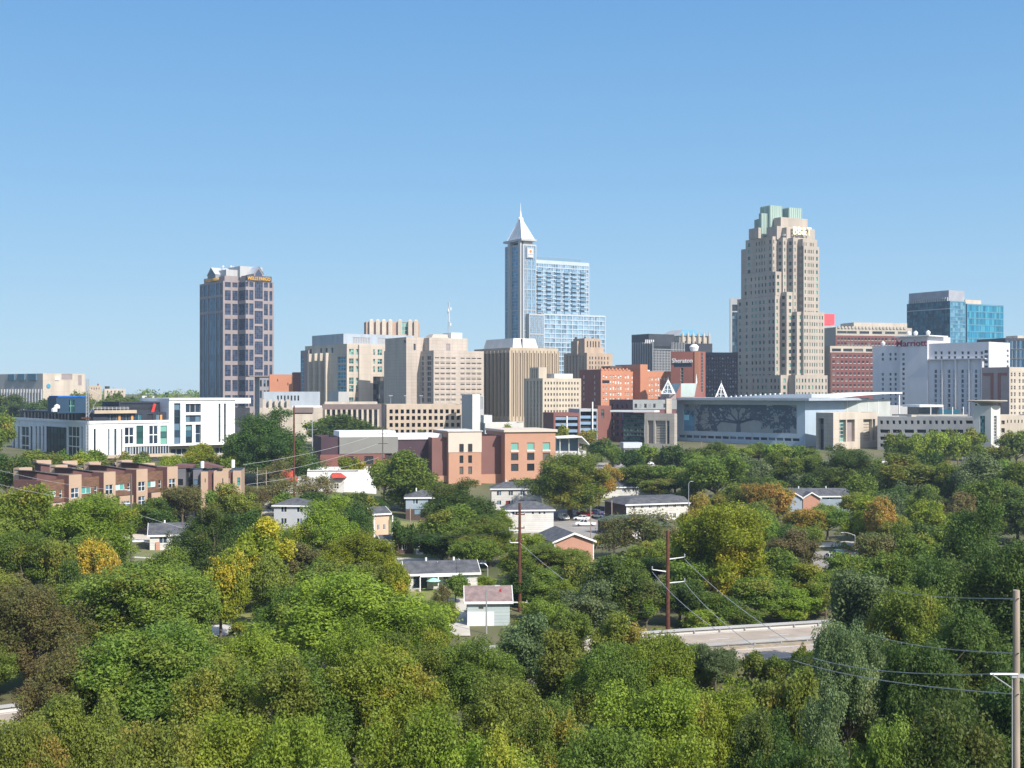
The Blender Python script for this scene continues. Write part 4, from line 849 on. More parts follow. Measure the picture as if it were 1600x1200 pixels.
# terrace pavilion on the centre's deck
b = Bld('terrace_canopy', 'white flat terrace canopy on thin columns in front of white hotel', 'canopy', 1437, 560, 14, 1436, 1474, 14, None)
z = b.h(636); b.bx('roof', 0, b.R, 0, 14, z, z + 1.0, whitepaint); b.bx('deck', -4, b.fx(1512), 0, 16, 0, b.h(648), concrete)
for p in (1455, 1474, 1489, 1506): MB().tube((b.fx(p), .4, b.h(648)), (b.fx(p), .4, b.h(634 if p < 1480 else 636)), .22, .22, whitepaint).build('column', b.root)
b.bx('glass_wall', b.fx(1441), b.fx(1474), 3, 12, b.h(648), z, gl_shop)
b.bx('slat_screen', b.fx(1478), b.fx(1512), 6, 6.3, b.h(648), b.h(640), gl_teald); b.finish()

# ---- pyramid frames, church, plum brick block
def pyramid(px, d, ytop, ybase, wpx, lab):
    base = wz(ybase, d); w = wpx / F * d / 2; h = wz(ytop, d) - base; r = empty('pyramid_frame', (wx(px, d), d, base), .5, lab, 'roof frame', 'white pyramid frames on roofs'); mb = MB()
    cs = [(w, 0), (0, w), (-w, 0), (0, -w)]
    for i in range(4):
        A = cs[i]; B = cs[(i + 1) % 4]; mb.tube((*A, 0), (0, 0, h), .28, .2, whitepaint, 5); mb.tube((*A, 0), (*B, 0), .28, .28, whitepaint, 5); mb.tube(((A[0] + B[0]) / 2, (A[1] + B[1]) / 2, 0), (0, 0, h), .16, .16, whitepaint, 5)
        for t in (.3, .6): mb.tube((A[0] * (1 - t), A[1] * (1 - t), h * t), (B[0] * (1 - t), B[1] * (1 - t), h * t), .16, .16, whitepaint, 5)
        mb.tube((A[0] * .7, A[1] * .7, h * .3), ((A[0] + B[0]) / 2, (A[1] + B[1]) / 2, 0), .12, .12, whitepaint, 5)
    mb.build('frame', r); MB().tube((0, 0, h), (0, 0, h + 1.4), .1, .04, whitepaint, 5).build('finial', r)
pyramid(1044, 600, 593.5, 615, 26, 'white open pyramid frame on the brick turret, left of the two')
pyramid(1127, 610, 599, 623, 25, 'white open pyramid frame rising just behind silver roof, right of the two')
for px, d, yb, lab in ((1044, 600, 615, 'pinkish stone turret carrying the left pyramid frame'), (1127, 610, 623, 'stone turret carrying the right pyramid frame')):
    bz = Bld('turret', lab, 'turret', px + 2, d, 32, px - 12, px + 12.5, 14, 'turrets under pyramid frames'); bz.X; bz.block(0, bz.R, 0, bz.L, 0, wz(yb, d) - 14, granite, depth=.3, par=False, So=grid(spread(2, bz.L - 2, 1, .3), [(wz(yb + 9, d) - 14, wz(yb + 5, d) - 14)], W(1, 1, gl_dark, None))); bz.finish()
b = Bld('brick_church', 'red brick church gable with pale green steep roof and thin cross spire', 'church', 1072, 640, 12, 1057, 1085, 15, None)
x1 = b.R + 6; zb = b.h(620); mb = MB(); pb = brick('church_brick', (.30, .11, .09), (.25, .09, .08), (.3, .2, .17))
mb.box(-8, x1, 0, 20, 0, zb, pb); b.part('wall', mb)
mb = MB(); xl, xr, zr = -6, x1 - 1, b.h(599); gm = mat('pale_green_roof', (.42, .50, .46), streak=.7)
mb.face([(xl, 0, zb), (xl + 3.2, 0, zb), (xl + 3.4, 0, zr), ], pb); mb.face([(xr, 0, zb), (xr - 5, 0, zb), (xr - 3.6, 0, zr)], pb)
mb.face([(xl + 3.2, 0, zb), (xr - 5, 0, zb), (xr - 7, 5, zr - .5), (xl + 3.4, 5, zr - .5)], gm); mb.face([(xl + 3.4, .1, zr), (xr - 3.6, .1, zr), (xr - 5, 0, zb), ], gm); mb.face([(xl + 3.4, .1, zr), (xr - 5, 0.05, zb), (xl + 3.2, 0.05, zb)], gm)
mb.face([(xl, 0, zb), (xl, 20, zb), (xl + 3.4, 20, zr), (xl + 3.4, 0, zr)], gm); mb.face([(xr, 0, zb), (xr, 20, zb), (xr - 3.6, 20, zr), (xr - 3.6, 0, zr)], gm); mb.face([(xl + 3.4, 0.1, zr), (xr - 3.6, .1, zr), (xr - 3.6, 20, zr), (xl + 3.4, 20, zr)], gm)
b.part('roof', mb); MB().lathe([(.5, zr), (.35, zr + 2), (.06, b.h(584))], whitepaint, 8, (xr - 3.6, 1)).build('spire', b.root); b.finish()
b = Bld('plum_brick_block', 'plum red brick block with square windows and a grey upper storey', 'building', 990, 590, 24, 952, 1057, 14, None)
pw = W(1, 1, gl_shop, None); zt = b.h(624.5)
b.block(0, b.R, 0, b.L, 0, zt, purplebrick, depth=.4, smt=purplebrick, Fo=grid([(b.fx(p), b.fx(p + 4)) for p in (993, 1001)], [(b.h(638), b.h(632))], pw),
        So=grid([(b.fy(p + 3.8), b.fy(p)) for p in (956, 963, 970.5, 978)], [(b.h(p + 6), b.h(p)) for p in (632, 646, 652 + 5, 666, 677)], pw))
b.bx('grey_facing', b.fx(985.5) + 1, b.R, -.3, 0, b.h(640), b.h(624.8), mat('grey_green_panel', (.25, .26, .26)))
for p in (991, 998, 1006, 1013, 1020, 1036): b.wins.append((1.3, 1.9, (b.fx(p + 2), -.33, b.h(634)), 0, pw))
b.bx('corner_pier', b.fx(1039.5), b.fx(1048), -1, 0, 0, b.h(623), beige); b.finish()
# dark gap building between, orange brick low wing
b = Bld('shadowed_brick_wing', 'shadowed brown brick wing between blue rail car park and plum block', 'building', 934, 600, 30, 921, 955, 14, None)
b.block(0, b.R, 0, b.L, 0, b.h(634), brownbrick, depth=.4, Fo=[(b.fx(939), b.fx(944), b.h(654), b.h(640), W(1, 3, gl_dark, None))]); b.finish()
b = Bld('blue_rail_car_park', 'brick car park with blue steel spandrels and white posts', 'car park', 906, 560, 12, 865, 936, 14, None)
ztL = b.h(645)
bs = mat('blue_steel_spandrel', (.20, .29, .40), rough=.5)
x0 = b.fx(865); xm = b.fx(906); x1 = b.fx(934)
b.block(x0, xm, 0, 20, 0, ztL, brownbrick, depth=2.5, Fo=[(b.fx(868), b.fx(903), b.h(690), b.h(650.5), None)], par=False)
b.block(xm, x1, .5, 20, 0, b.h(639), palegrey, depth=2.5, Fo=[(b.fx(907.5), b.fx(933), b.h(690), b.h(643), None)], par=False)
for z_ in (651.5, 661, 671): b.bx('spandrel', b.fx(868), b.fx(903), .3, .6, b.h(z_ + 4.5), b.h(z_), bs); b.bx('spandrel', b.fx(907.5), b.fx(933), .8, 1.1, b.h(z_ + 2.5), b.h(z_ - 2), bs)
b.bx('deck', b.fx(868), b.fx(933), 1.6, 2.4, .5, b.h(651), voidm)  # dark sheet behind the spandrels in place of interior shade
for p in (886, 926): b.bx('post', b.fx(p) - .25, b.fx(p) + .25, -.1, .25, 0, b.h(628 if p > 900 else 650), whitepaint)
b.finish()
# ---- car park with square openings and white stair tower
b = Bld('punched_car_park', 'cream car park wall pierced by four rows of square openings', 'car park', 604, 640, 8, 602, 733, 15, None)
zt = b.h(632)
us = [(b.fx(608.6 + i * 8.75), b.fx(613.6 + i * 8.75)) for i in range(13)]; zz = [(b.h(p + 6.3), b.h(p)) for p in (639.8, 650, 661, 671.5)]
b.block(0, b.fx(722), 0, 30, 0, zt, mat('warm_cream_concrete', (.46, .37, .285), streak=.6), depth=.9, Fo=grid(us, zz, None))
b.block(b.fx(722), b.fx(731), .8, 26, 0, b.h(634), offwhite, depth=.8, Fo=[(b.fx(723), b.fx(730), b.h(p + 5.5), b.h(p), None) for p in (640, 650, 661, 671)])
b.bx('deck', 1, b.fx(730.5), 2.6, 28, .4, zt - 1.8, voidm)  # solid dark filling, shade of the parking levels as colour
for i in range(5): x = b.fx(612 + 24 * i); MB().tube((x, 10, zt - .9), (x, 10, zt + 4.2), .12, .08, steel, 6).box(x - 1, x + 1, 9.8, 10.2, zt + 4.2, zt + 4.5, steel).build('lamp_post', b.root)
b.finish()
b = Bld('white_stair_tower', 'tall white windowless stair tower at end of punched car park', 'stair tower', 738, 625, 30, 721.5, 757, 15, None)
b.block(0, b.fx(750), 0, b.L, 0, b.h(616), whitepaint if False else offwhite, depth=.3, smt=palegrey); b.block(b.fx(744), b.fx(757), .6, 9, 0, b.h(617.5), palegrey, depth=.3, Fo=[(b.fx(746), b.fx(755), b.h(640), b.h(620), W(1, 1, midgrey, palegrey))]); b.finish()
b = Bld('low_white_shop', 'low cream building with small windows in front of the ribbed courthouse', 'building', 758, 600, 10, 757, 818, 15, None)
b.block(0, b.R, 0, 16, 0, b.h(661), offwhite, depth=.4, Fo=grid([(b.fx(p), b.fx(p + 3.5)) for p in (759, 766, 774)], [(b.h(677), b.h(670))], W(1, 1, gl_dark, None))); b.block(0, b.fx(771), 4, 14, 0, b.h(649), offwhite, name='upper_storey'); b.finish()
# ---- brown lidded building with cream columns, pale civic annexes
b = Bld('columned_annex', 'brown topped office with a row of slim cream columns behind trees', 'building', 504, 620, 8, 502, 596, 15, None)
zt = b.h(631.5); br = mat('umber_panel', (.17, .13, .12), var=.08)
b.block(0, b.R, 0, 26, 0, zt, br, depth=1.6, Fo=[(b.fx(506), b.R - 1, .4, b.h(640), W(14, 3, gl_dark, midgrey, .15))])
for i in range(11): x = b.fx(509 + 8.2 * i); b.bx('column', x - .5, x + .5, -.3, .6, 0, b.h(640), cream)
b.bx('roof_plinth', 1, b.fx(590), 3, 22, zt - .5, b.h(628), cream); b.finish()
b = Bld('pale_metal_annex', 'pale grey metal sided annex with slim dark windows below the tower', 'building', 412, 660, 10, 410, 500, 15, None)
b.block(0, b.R, 0, 20, 0, b.h(612), MATS['blue_grey_cladding'], depth=.4, Fo=grid([(b.fx(p), b.fx(p + 2.6)) for p in np.arange(433, 468, 5.3)], [(b.h(626), b.h(618))], W(1, 1, gl_dark, None)))
for i in range(5): x = b.fx(414 + i * 9.3); b.bx('column', x - 1.1, x + .6, -3, -1, 0, b.h(624), cream)
b.bx('plinth', -2, b.fx(505), -3.4, 0, 0, b.h(637), cream); b.finish()
b = Bld('tan_lidded_wing', 'small tan wing with brown top band left of columned annex', 'building', 458, 600, 10, 456, 489, 15, None)
b.block(0, b.R, 0, 14, 0, b.h(635.5), cream, depth=.5, Fo=[(0.2, b.R - .2, b.h(647), b.h(645), W(1, 1, gl_dark, None))]); b.bx('top_band', -.2, b.R + .2, -.3, 0, b.h(645), b.h(637), br); b.bx('white_parapet', -.3, b.fx(503), -.4, 6, b.h(636.5), b.h(634), whitepaint); b.finish()

# ---- brick and stucco building in the middle distance
b = Bld('brick_stucco_block', 'wide brick and stucco block with purple walls and square windows', 'commercial building', 701, 424, 16, 500, 868, None, None)
zt = b.h(680); pv = mat('aubergine_cladding', (.062, .036, .046), var=.12, streak=.4); tb = tanbrick
z_cap = .5
b.block(b.fx(600, 9), 0, 9, 30, 0, b.h(686, 0, 9), pv, depth=.2, name='wall')                                        # purple left wing
x1 = b.fx(868)
bw = lambda p0, p1, q0, q1, spec: (b.fx(p0), b.fx(p1), b.h(q1), b.h(q0), spec)
wA = W(1, 1, gl_dark, darkbrick, .18)
b.block(0, b.fx(752), 0, 24, 0, b.h(674.5), tb, depth=.35, Fo=[bw(p, p + 6, q, q + 12, wA) for p in (718, 731.5) for q in (694, 712, 729.5)], name='wall')
b.bx('stucco_facing', -.12, b.fx(752) + .1, -.14, .5, b.h(707), b.h(675), mat('pale_stucco', (.55, .46, .38), var=.06))
for p in (718, 731.5): b.wins.append((b.fx(p + 6) - b.fx(p), b.h(694) - b.h(706), ((b.fx(p) + b.fx(p + 6)) / 2, -.2, (b.h(694) + b.h(706)) / 2), 0, wA))
b.bx('coping', -.5, b.fx(752) + .5, -.5, 24, b.h(674.5), b.h(673.3), offwhite)
xb = b.fx(752); xc = b.fx(789)
b.block(xb, xc, 5, 24, 0, b.h(681, 14, 5), brick('mauve_brick', (.18, .08, .07), (.15, .07, .065), (.22, .15, .13)), depth=.2, name='wall')
b.bx('brick_plinth', xb, xc, 4.6, 5, -3, b.h(741, 14, 5), tb)
gw = W(1, 1, gl_green, offwhite, .12); xR = b.fx(868)
b.block(xc, xR, 0, 24, 0, b.h(676), tb, depth=.35, Fo=[bw(p, p + 11.5, 693, 704.5, gw) for p in (798.5, 823.5, 848)] + [bw(p, p + 11.5, q, q + 11.5, wA) for p in (798.5, 823.5, 848) for q in (709.5, 726.5)] + [bw(795, 842, 752, 768, W(6, 1, gl_dark, darkbrick, .2))], name='wall')
b.bx('coping', xc - .5, xR + .5, -.6, 24, b.h(676), b.h(672.3), mat('pale_stucco', (.5, .4, .3)))
for p in (798.5, 823.5, 848): b.bx('sill', b.fx(p) - .15, b.fx(p + 11.5) + .15, -.2, 0, b.h(707.5), b.h(705), offwhite)
# grey box and brick base at the left, recessed
x0 = b.fx(530, 9); b.bx('grey_box', x0, b.fx(622, 8.4), 8.4, 9, b.h(707, 0, 9), b.h(681.5, 0, 9), mat('grey_corrugated', (.20, .195, .18), var=.05))
b.bx('white_roof_edge', x0, b.fx(617, 10), 8.6, 22, b.h(681.5, 0, 9), b.h(672.6, 0, 9), whitepaint); b.bx('white_roof_edge', b.fx(617, 10), -.2, 8.6, 22, b.h(686, 0, 9), b.h(677.5, 0, 9), whitepaint)
b.block(b.fx(500, 9), b.fx(602, 8.0), 8.6, 30, 0, b.h(708, 0, 9), brownbrick, depth=.3, Fo=[(b.fx(569, 9), b.fx(583, 9), b.h(724, 0, 9), b.h(711, 0, 9), W(1, 1, gl_dark, darkgrey)), (b.fx(543, 9), b.fx(554, 9), b.h(717, 0, 9), b.h(711, 0, 9), W(1, 1, gl_dark, darkgrey))])
b.block(b.fx(500, 12), x0, 9.2, 30, 0, b.h(681, 0, 9), pv, depth=.2, name='wall'); b.block(b.fx(675, 3), .2, 3, 9, 0, b.h(684), MATS['mauve_brick'], name='wall'); b.bx('brick_plinth', b.fx(672, 2.8), .2, 2.5, 3, 0, b.h(744), tb)
b.finish()
# ---- low white warehouse with red awning roofs
b = Bld('white_warehouse', 'low white painted block warehouse with small red tiled canopies', 'warehouse', 480, 385, 6, 475, 588, None, None)
redt = mat('red_tile', (.42, .06, .04), var=.2, scale=2)
b.block(0, b.fx(588), 0, 16, 0, b.h(734.5), whitepaint, depth=.2, roof=offwhite); b.block(-3, b.fx(538), -2, 5, 0, b.h(748, 0, -2), offwhite, name='front_wing', depth=.25, Fo=[(b.fx(522, -2), b.fx(529, -2), b.h(764, 0, -2), b.h(756, 0, -2), W(2, 2, gl_dark, whitepaint, .1)), (b.fx(500, -2), b.fx(512, -2), b.h(764, 0, -2), b.h(756, 0, -2), W(3, 2, gl_shop, whitepaint, .1))], roof=offwhite)
mb = MB(); x0, x1 = b.fx(519), b.fx(539); z0, z1 = b.h(746), b.h(739); mb.hexa([(x0, -3.5, z0), (x1, -3.5, z0), (x1 + .6, 0, z0), (x0, 0, z0), (x0, -.6, z1), (x1 - 1.2, -.6, z1), (x1 - 1.2, 0, z1), (x0, 0, z1)], redt); b.part('red_canopy', mb)
b.bx('dark_coping', 0, b.fx(560), -.08, .3, b.h(736.8), b.h(735.6), shingle)
for q in (545, 560, 575): MB().box(-.5, .5, -.5, .5, 0, .9, midgrey).build('rooftop_vent', b.root, (b.fx(q, 8), 8, b.h(734.5) - .8))
b.finish()
b = Bld('red_roofed_shed', 'small shed with faded red roof behind brownish trees', 'shed', 424, 372, 8, 422, 462, None, None)
b.block(0, b.R, 0, 9, 0, b.h(750), offwhite, depth=.2, par=False); mb = MB(); mb.hexa([(-.4, -.6, b.h(751)), (b.R + .4, -.6, b.h(751)), (b.R + .4, 9, b.h(751)), (-.4, 9, b.h(751)), (1, 3.5, b.h(737)), (b.R - 1, 3.5, b.h(737)), (b.R - 1, 5, b.h(737)), (1, 5, b.h(737))], redt); b.part('roof', mb); b.finish()
# ---- filling station style canopy right of brick block
b = Bld('flat_canopy_station', 'thin white upturned canopy over a small dark glazed bus station', 'canopy', 872, 470, 10, 868, 915, None, None)
z = b.h(690); mb = MB(); mb.hexa([(-1, -2, z + 1.2), (8, -4, z + 1.6), (8, 10, z + 1.6), (-1, 10, z + 1.2), (-1, -2, z + 1.6), (8, -4, z + 2.1), (8, 10, z + 2.1), (-1, 10, z + 1.6)], whitepaint)
mb.hexa([(8, -4, z + 1.6), (b.fx(917), -4, z - 1.2), (b.fx(917), 10, z - 1.2), (8, 10, z + 1.6), (8, -4, z + 2.1), (b.fx(917), -4, z - .8), (b.fx(917), 10, z - .8), (8, 10, z + 2.1)], whitepaint); b.part('roof', mb)
b.bx('glass_wall', 0, b.fx(905), 2, 8, 0, z + 1, gl_shop); b.bx('base', -1, b.fx(915), -.5, 9, 0, b.h(705), offwhite)
for p in (874, 888, 903): MB().tube((b.fx(p), -1, 0), (b.fx(p), -1, z + 1), .15, .15, whitepaint, 6).build('column', b.root)
b.finish()
b = Bld('white_kiosk', 'small white roofed kiosk below the dark green glass lobby', 'kiosk', 975, 500, 8, 974, 1001, None, None)
b.block(0, b.R, 0, 5, 0, b.h(700), offwhite, depth=.3, par=False, Fo=grid(spread(.2, b.R - .2, 3, .85), [(b.h(712), b.h(703))], W(1, 1, gl_shop, None))); b.bx('roof', -.4, b.R + .4, -.8, 5.4, b.h(700), b.h(691.5), metalroof); b.finish()

# ---- white building under construction
b = Bld('unfinished_white_office', 'white clad office block under construction with dark steel upper deck', 'office building', 138, 430, 38, 19, 391, 15.5, None)
zt = b.h(662); wf = W(1, 2, gl_shop, whitepaint, .15)
frm = panel('shade_tinted_white_panel', (.62, .65, .70), (.42, .45, .5), 3.2, 3.4, var=.05)  # white cladding of the left face, bluish shade mixed into its colour
yl = lambda p: b.fy(p)
S_ = lambda p0, p1, q0, q1, sp: (b.fy(p1), b.fy(p0), b.h(q1, 0, b.fy(p0)), b.h(q0, 0, b.fy(p0)), sp)
dgl = glass('site_dark_glass', (.008, .022, .035), rough=.35, vary=.6, light=(.02, .055, .08), lightfrac=.3); dgl.node_tree.nodes['Principled BSDF'].inputs['Specular IOR Level'].default_value = .15
So = [S_(20, 23, 666, 708, W(1, 1, dgl, None)), S_(27.5, 30.5, 666, 708, W(1, 1, dgl, None)), S_(33, 45, 666, 710, W(2, 3, dgl, whitepaint, .35)), S_(47, 50.6, 666, 712, W(1, 1, dgl, None)), S_(55.5, 58, 666, 712, W(1, 1, dgl, None)), S_(60.5, 63.5, 666, 712, W(1, 1, dgl, None)), S_(66.5, 69, 666, 712, W(1, 1, dgl, None)), S_(72, 104, 666, 712, W(6, 5, dgl, darkgrey, .15)), S_(106, 124, 666, 712, W(3, 3, dgl, whitepaint, .3)), S_(126.5, 129, 666, 712, W(1, 1, dgl, None))]
Fo = [(b.fx(p0), b.fx(p1), b.h(q1, b.fx(p0)), b.h(q0, b.fx(p0)), sp) for p0, p1, q0, q1, sp in ((146.5, 149.5, 670, 712, W(1, 1, dgl, None)), (169, 171, 670, 712, W(1, 1, dgl, None)), (178.5, 182, 670, 712, W(1, 1, dgl, None)), (189.3, 191.3, 670, 712, W(1, 1, dgl, None)),
      (195, 209, 668, 694, W(2, 2, gl_shop, whitepaint, .3)), (213, 224, 665, 694, W(1, 3, gl_green, darkgrey, .15)), (233, 247, 665, 694, W(2, 2, gl_shop, whitepaint, .3)), (250.5, 261, 665, 694, W(1, 3, gl_green, darkgrey, .15)), (195, 284, 698, 711, W(16, 1, gl_shop, palegrey, .3)))]
x3 = b.fx(264)
b.block(0, x3, 0, b.L, 0, zt, white, Fo=Fo, So=So, depth=.4, smt=frm)
zt2 = b.h(625.5, x3)
Fo = [(b.fx(p0), b.fx(p1), b.h(q1, x3), b.h(q0, x3), sp) for p0, p1, q0, q1, sp in ((272, 282, 630, 694, W(1, 6, gl_shop, gl_blue, .15)), (290, 314, 631, 645, W(3, 1, gl_shop, palegrey, .2)), (290, 314, 649, 660, W(3, 1, gl_shop, darkgrey, .2)), (290, 300.5, 664, 693, W(1, 3, gl_blue, darkgrey, .15)), (305.5, 314, 664, 693, W(1, 2, gl_shop, palegrey, .2)), (341.5, 344.5, 631, 693, W(1, 1, dgl, None)), (350, 353, 631, 693, W(1, 1, dgl, None)))]
b.block(x3, b.fx(367), 0, 26, b.h(697, x3), zt2, white, Fo=Fo, depth=.8); b.block(x3 + 1, b.fx(391), 3, 24, 0, b.h(697, x3), concrete, name='base', depth=.5, Fo=[(x3 + 2, b.fx(390), b.h(712, x3), b.h(702, x3), W(14, 1, gl_shop, palegrey, .3))])
b.block(b.fx(367), b.fx(391), .3, 24, 0, b.h(638, x3), darkgrey, name='end_bay', depth=.4, Fo=[(b.fx(369), b.fx(376), 18, b.h(641, x3), W(2, 2, gl_shop, midgrey)), (b.fx(379), b.fx(390), 16, b.h(640, x3), W(2, 3, gl_blue, midgrey))])
b.bx('roof_fascia', x3, b.fx(391), -.4, 26, zt2, b.h(624, x3) + .4, white); b.bx('roof_fascia', b.fx(367), b.fx(391), -.4, 1, b.h(631, x3), zt2, white)
# upper dark storeys set back
So = [(b.fy(p + 4), b.fy(p), b.h(660), b.h(648), W(1, 1, glass('sheathing', (.10, .08, .075), vary=.3, light=(.30, .26, .24), lightfrac=.25), darkgrey, .3)) for p in np.arange(25, 108, 5.2)]
stl = mat('dark_steel_frame', (.03, .035, .05), rough=.6)
b.block(2.5, x3, 2.5, b.L - 1.5, zt, b.h(645, 2, 2), stl, name='upper_storey', par=False, So=So, Fo=[(b.fx(p, 2.5), b.fx(p + 9, 2.5), b.h(659, 10), b.h(648, 10), sp) for p, sp in ((168, W(2, 1, gl_shop, midgrey)), (180, W(3, 1, gl_blue, midgrey)), (193, W(2, 1, gl_shop, midgrey)), (212, W(2, 1, gl_teald, midgrey)), (230, W(2, 1, voidm, None)), (244, W(2, 1, gl_shop, midgrey)))])
op = mat('orange_sheathing', (.60, .27, .08))
for p in (185, 205, 250): b.bx('sheathing_panel', b.fx(p, 2.3), b.fx(p + 3.4, 2.3), 2.3, 2.5, b.h(657, 12), b.h(649, 12), op)
x4 = b.fx(186, 8); b.block(x4, x3, 8, 24, b.h(645, 2, 2), b.h(628, x3 - 10, 8), stl, name='plant_storey', depth=.5, Fo=[(x4 + .5, x3 - .3, b.h(641, 20, 8), b.h(630, 20, 8), W(1, 6, gl_shop if False else dgl, darkgrey, .25))])
b.block(b.fx(88, 9), b.fx(134, 9), 9, 18, b.h(646), b.h(621), mat('navy_sheet', (.02, .05, .09), rough=.5), name='lift_core', par=False, Fo=[(b.fx(108, 9), b.fx(117, 9), b.h(644), b.h(625), W(3, 2, dgl, gl_green, .2))])
b.bx('blue_tarpaulin', b.fx(90, 9), b.fx(133, 9), 8.8, 18.1, b.h(621), b.h(618.5), mat('blue_tarp', (.01, .10, .35), var=.3, scale=.6))
b.bx('concrete_deck', b.fx(146, 2), b.fx(212, 2), 1.0, 2.4, b.h(646, 10), b.h(641, 10), tanconc)
mb = MB()
for p in np.arange(146, 206, 6): x = b.fx(p, 1.2); mb.tube((x, 1.2, b.h(641, 10)), (x, 1.2, b.h(636, 10)), .05, .05, white, 4)
for z_ in (638.5, 636.2): mb.tube((b.fx(146, 1.2), 1.2, b.h(z_, 0)), (b.fx(202, 1.2), 1.2, b.h(z_, 20)), .05, .05, white, 4)
b.part('guard_rail', mb)
b.bx('parapet_band', -.3, x3, -.35, 0, zt, zt + .9, white); b.bx('parapet_band', -.35, 0, 0, b.L, zt, zt + .9, frm)
mb = MB()
mb.tube((b.fx(238, 7), 7, b.h(645, 30)), (b.fx(242, 7), 7, b.h(631, 30)), .6, .5, mat('red_plastic', (.7, .05, .04)), 8); b.part('debris_chute', mb)
for p, q in ((84, 641), (88, 636)): MB().lathe([(.2, 0), (1.0, .4), (1.0, 1.3), (.2, 1.8)], white, 8).build('wrapped_unit', b.root, (b.fx(p, 9), 8.3, b.h(q + 4)))
b.bx('concrete_base', -1, x3 + 1, -2.5, 0, 0, b.h(712), tanconc)
b.finish()
# hoist mast in front of the corner
r = empty('hoist_mast', (wx(134.5, 418), 418, 15), 0, 'grey lattice hoist mast standing against the unfinished white office', 'hoist'); mb = MB(); h = wz(592, 418) - 15
for x, y in ((0, 0), (.7, 0), (.7, .7), (0, .7)): mb.tube((x, y, 0), (x, y, h), .09, .09, steel, 4)
for k in range(26): z = h * k / 26; mb.tube((0, 0, z), (.7, 0, z + h / 26), .06, .06, steel, 4); mb.tube((0, 0, z), (0, .7, z + h / 26), .06, .06, steel, 4)
mb.build('mast', r); MB().tube((.3, .3, h - 3), (4.5, .3, h - 3 - 2), .1, .1, steel, 5).tube((4.5, .3, h - 5), (.7, .3, h - 12), .1, .1, steel, 5).build('jib', r); MB().box(-1.0, 1.6, -1.6, -.1, h * .52, h * .52 + .5, rust).build('platform', r)

# ---- townhouses: front row of six houses and an end block
wb = mat('brown_siding', (.155, .085, .055), var=.3, scale=.8, streak=-3.0); tn = mat('tan_stucco', (.43, .305, .215), var=.06); pb2 = mat('dark_red_siding_and_bay_shade', (.14, .07, .065), var=.15)  # the dark siding also paints shade on the tan bays' left sides
TX0, TY0 = wx(68, 266), 266; TA = R_(50); tu = ((wx(275, 300) - TX0), 34.0); TL = math.hypot(*tu); TA = math.atan2(tu[1], tu[0]); nH = 4; uw = TL / nH
names = ['leftmost brown and tan townhouse of the front row', 'second brown and tan townhouse of the front row from the left', 'third townhouse of the front row, behind the grey street pole', 'rightmost townhouse of the front row, next to the end block']
proto = None
gt = glass('teal_sash', (.10, .30, .27), vary=.3, light=(.45, .6, .55), lightfrac=.4)
def townhouse():
    r = empty('townhouse', (0, 0, 0), 0, names[0], 'townhouse', 'townhouses of the front row'); H = 9.9; w = uw; zf = 3.1
    b = Bld.__new__(Bld); b.root = r; b.wins = []
    b.block(.0, w * .64, .8, 9, 0, H, wb, Fo=[(w * .12, w * .40, 6.4, 7.7, W(2, 1, gt, whitepaint, .1)), (w * .50, w * .58, 6.0, 7.8, W(1, 2, gl_dark, whitepaint, .1))], depth=.2, smt=pb2, name='wall', roof=darkgrey)
    b.block(w * .64, w - .05, -.6, 9, 0, H + .9, tn, Fo=[(w * .70, w * .92, 5.9, 8.0, W(2, 2, gl_shop, whitepaint, .12)), (w * .70, w * .92, 2.7, 4.7, W(2, 2, gl_shop, whitepaint, .12))], depth=.25, smt=pb2, name='bay', roof=darkgrey)
    b.block(w * .08, w * .5, -1.0, .8, 0, 5.2, tn, Fo=[(w * .16, w * .40, 2.2, 4.0, W(2, 1, gl_shop, whitepaint, .1))], depth=.2, smt=pb2, name='porch', roof=darkgrey, par=False)
    mb = MB(); mb.hexa([(w * .1, 3.2, H - .6), (w * .8, 3.2, H - .6), (w * .8, 8.5, H - .6), (w * .1, 8.5, H - .6), (w * .1, 3.0, H + 1.9), (w * .8, 3.0, H + .7), (w * .8, 8.7, H + .7), (w * .1, 8.7, H + 1.9)], pb2); mb.build('roof_box', r)
    mb = MB(); mb.hexa([(w * .02, 2.6, H + 1.95), (w * .9, 2.6, H + .5), (w * .9, 9.1, H + .5), (w * .02, 9.1, H + 1.95), (w * .02, 2.6, H + 2.15), (w * .9, 2.6, H + .7), (w * .9, 9.1, H + .7), (w * .02, 9.1, H + 2.15)], shingle); mb.build('roof', r)
    b.bx('chimney_box', w * .15, w * .5, 9, 10.8, H - .6, H + 2.4, tn); b.finish(); return r
proto = townhouse()
for i in range(nH):
    o = proto if i == 0 else copy_tree(proto); o['label'] = names[i]
    x = TX0 + math.cos(TA) * uw * i; y = TY0 + math.sin(TA) * uw * i; o.location = (x, y, wz(752, 266) - 9.9 + (wz(734, 300) - wz(752, 266)) * i / nH); o.rotation_euler = (0, 0, TA)

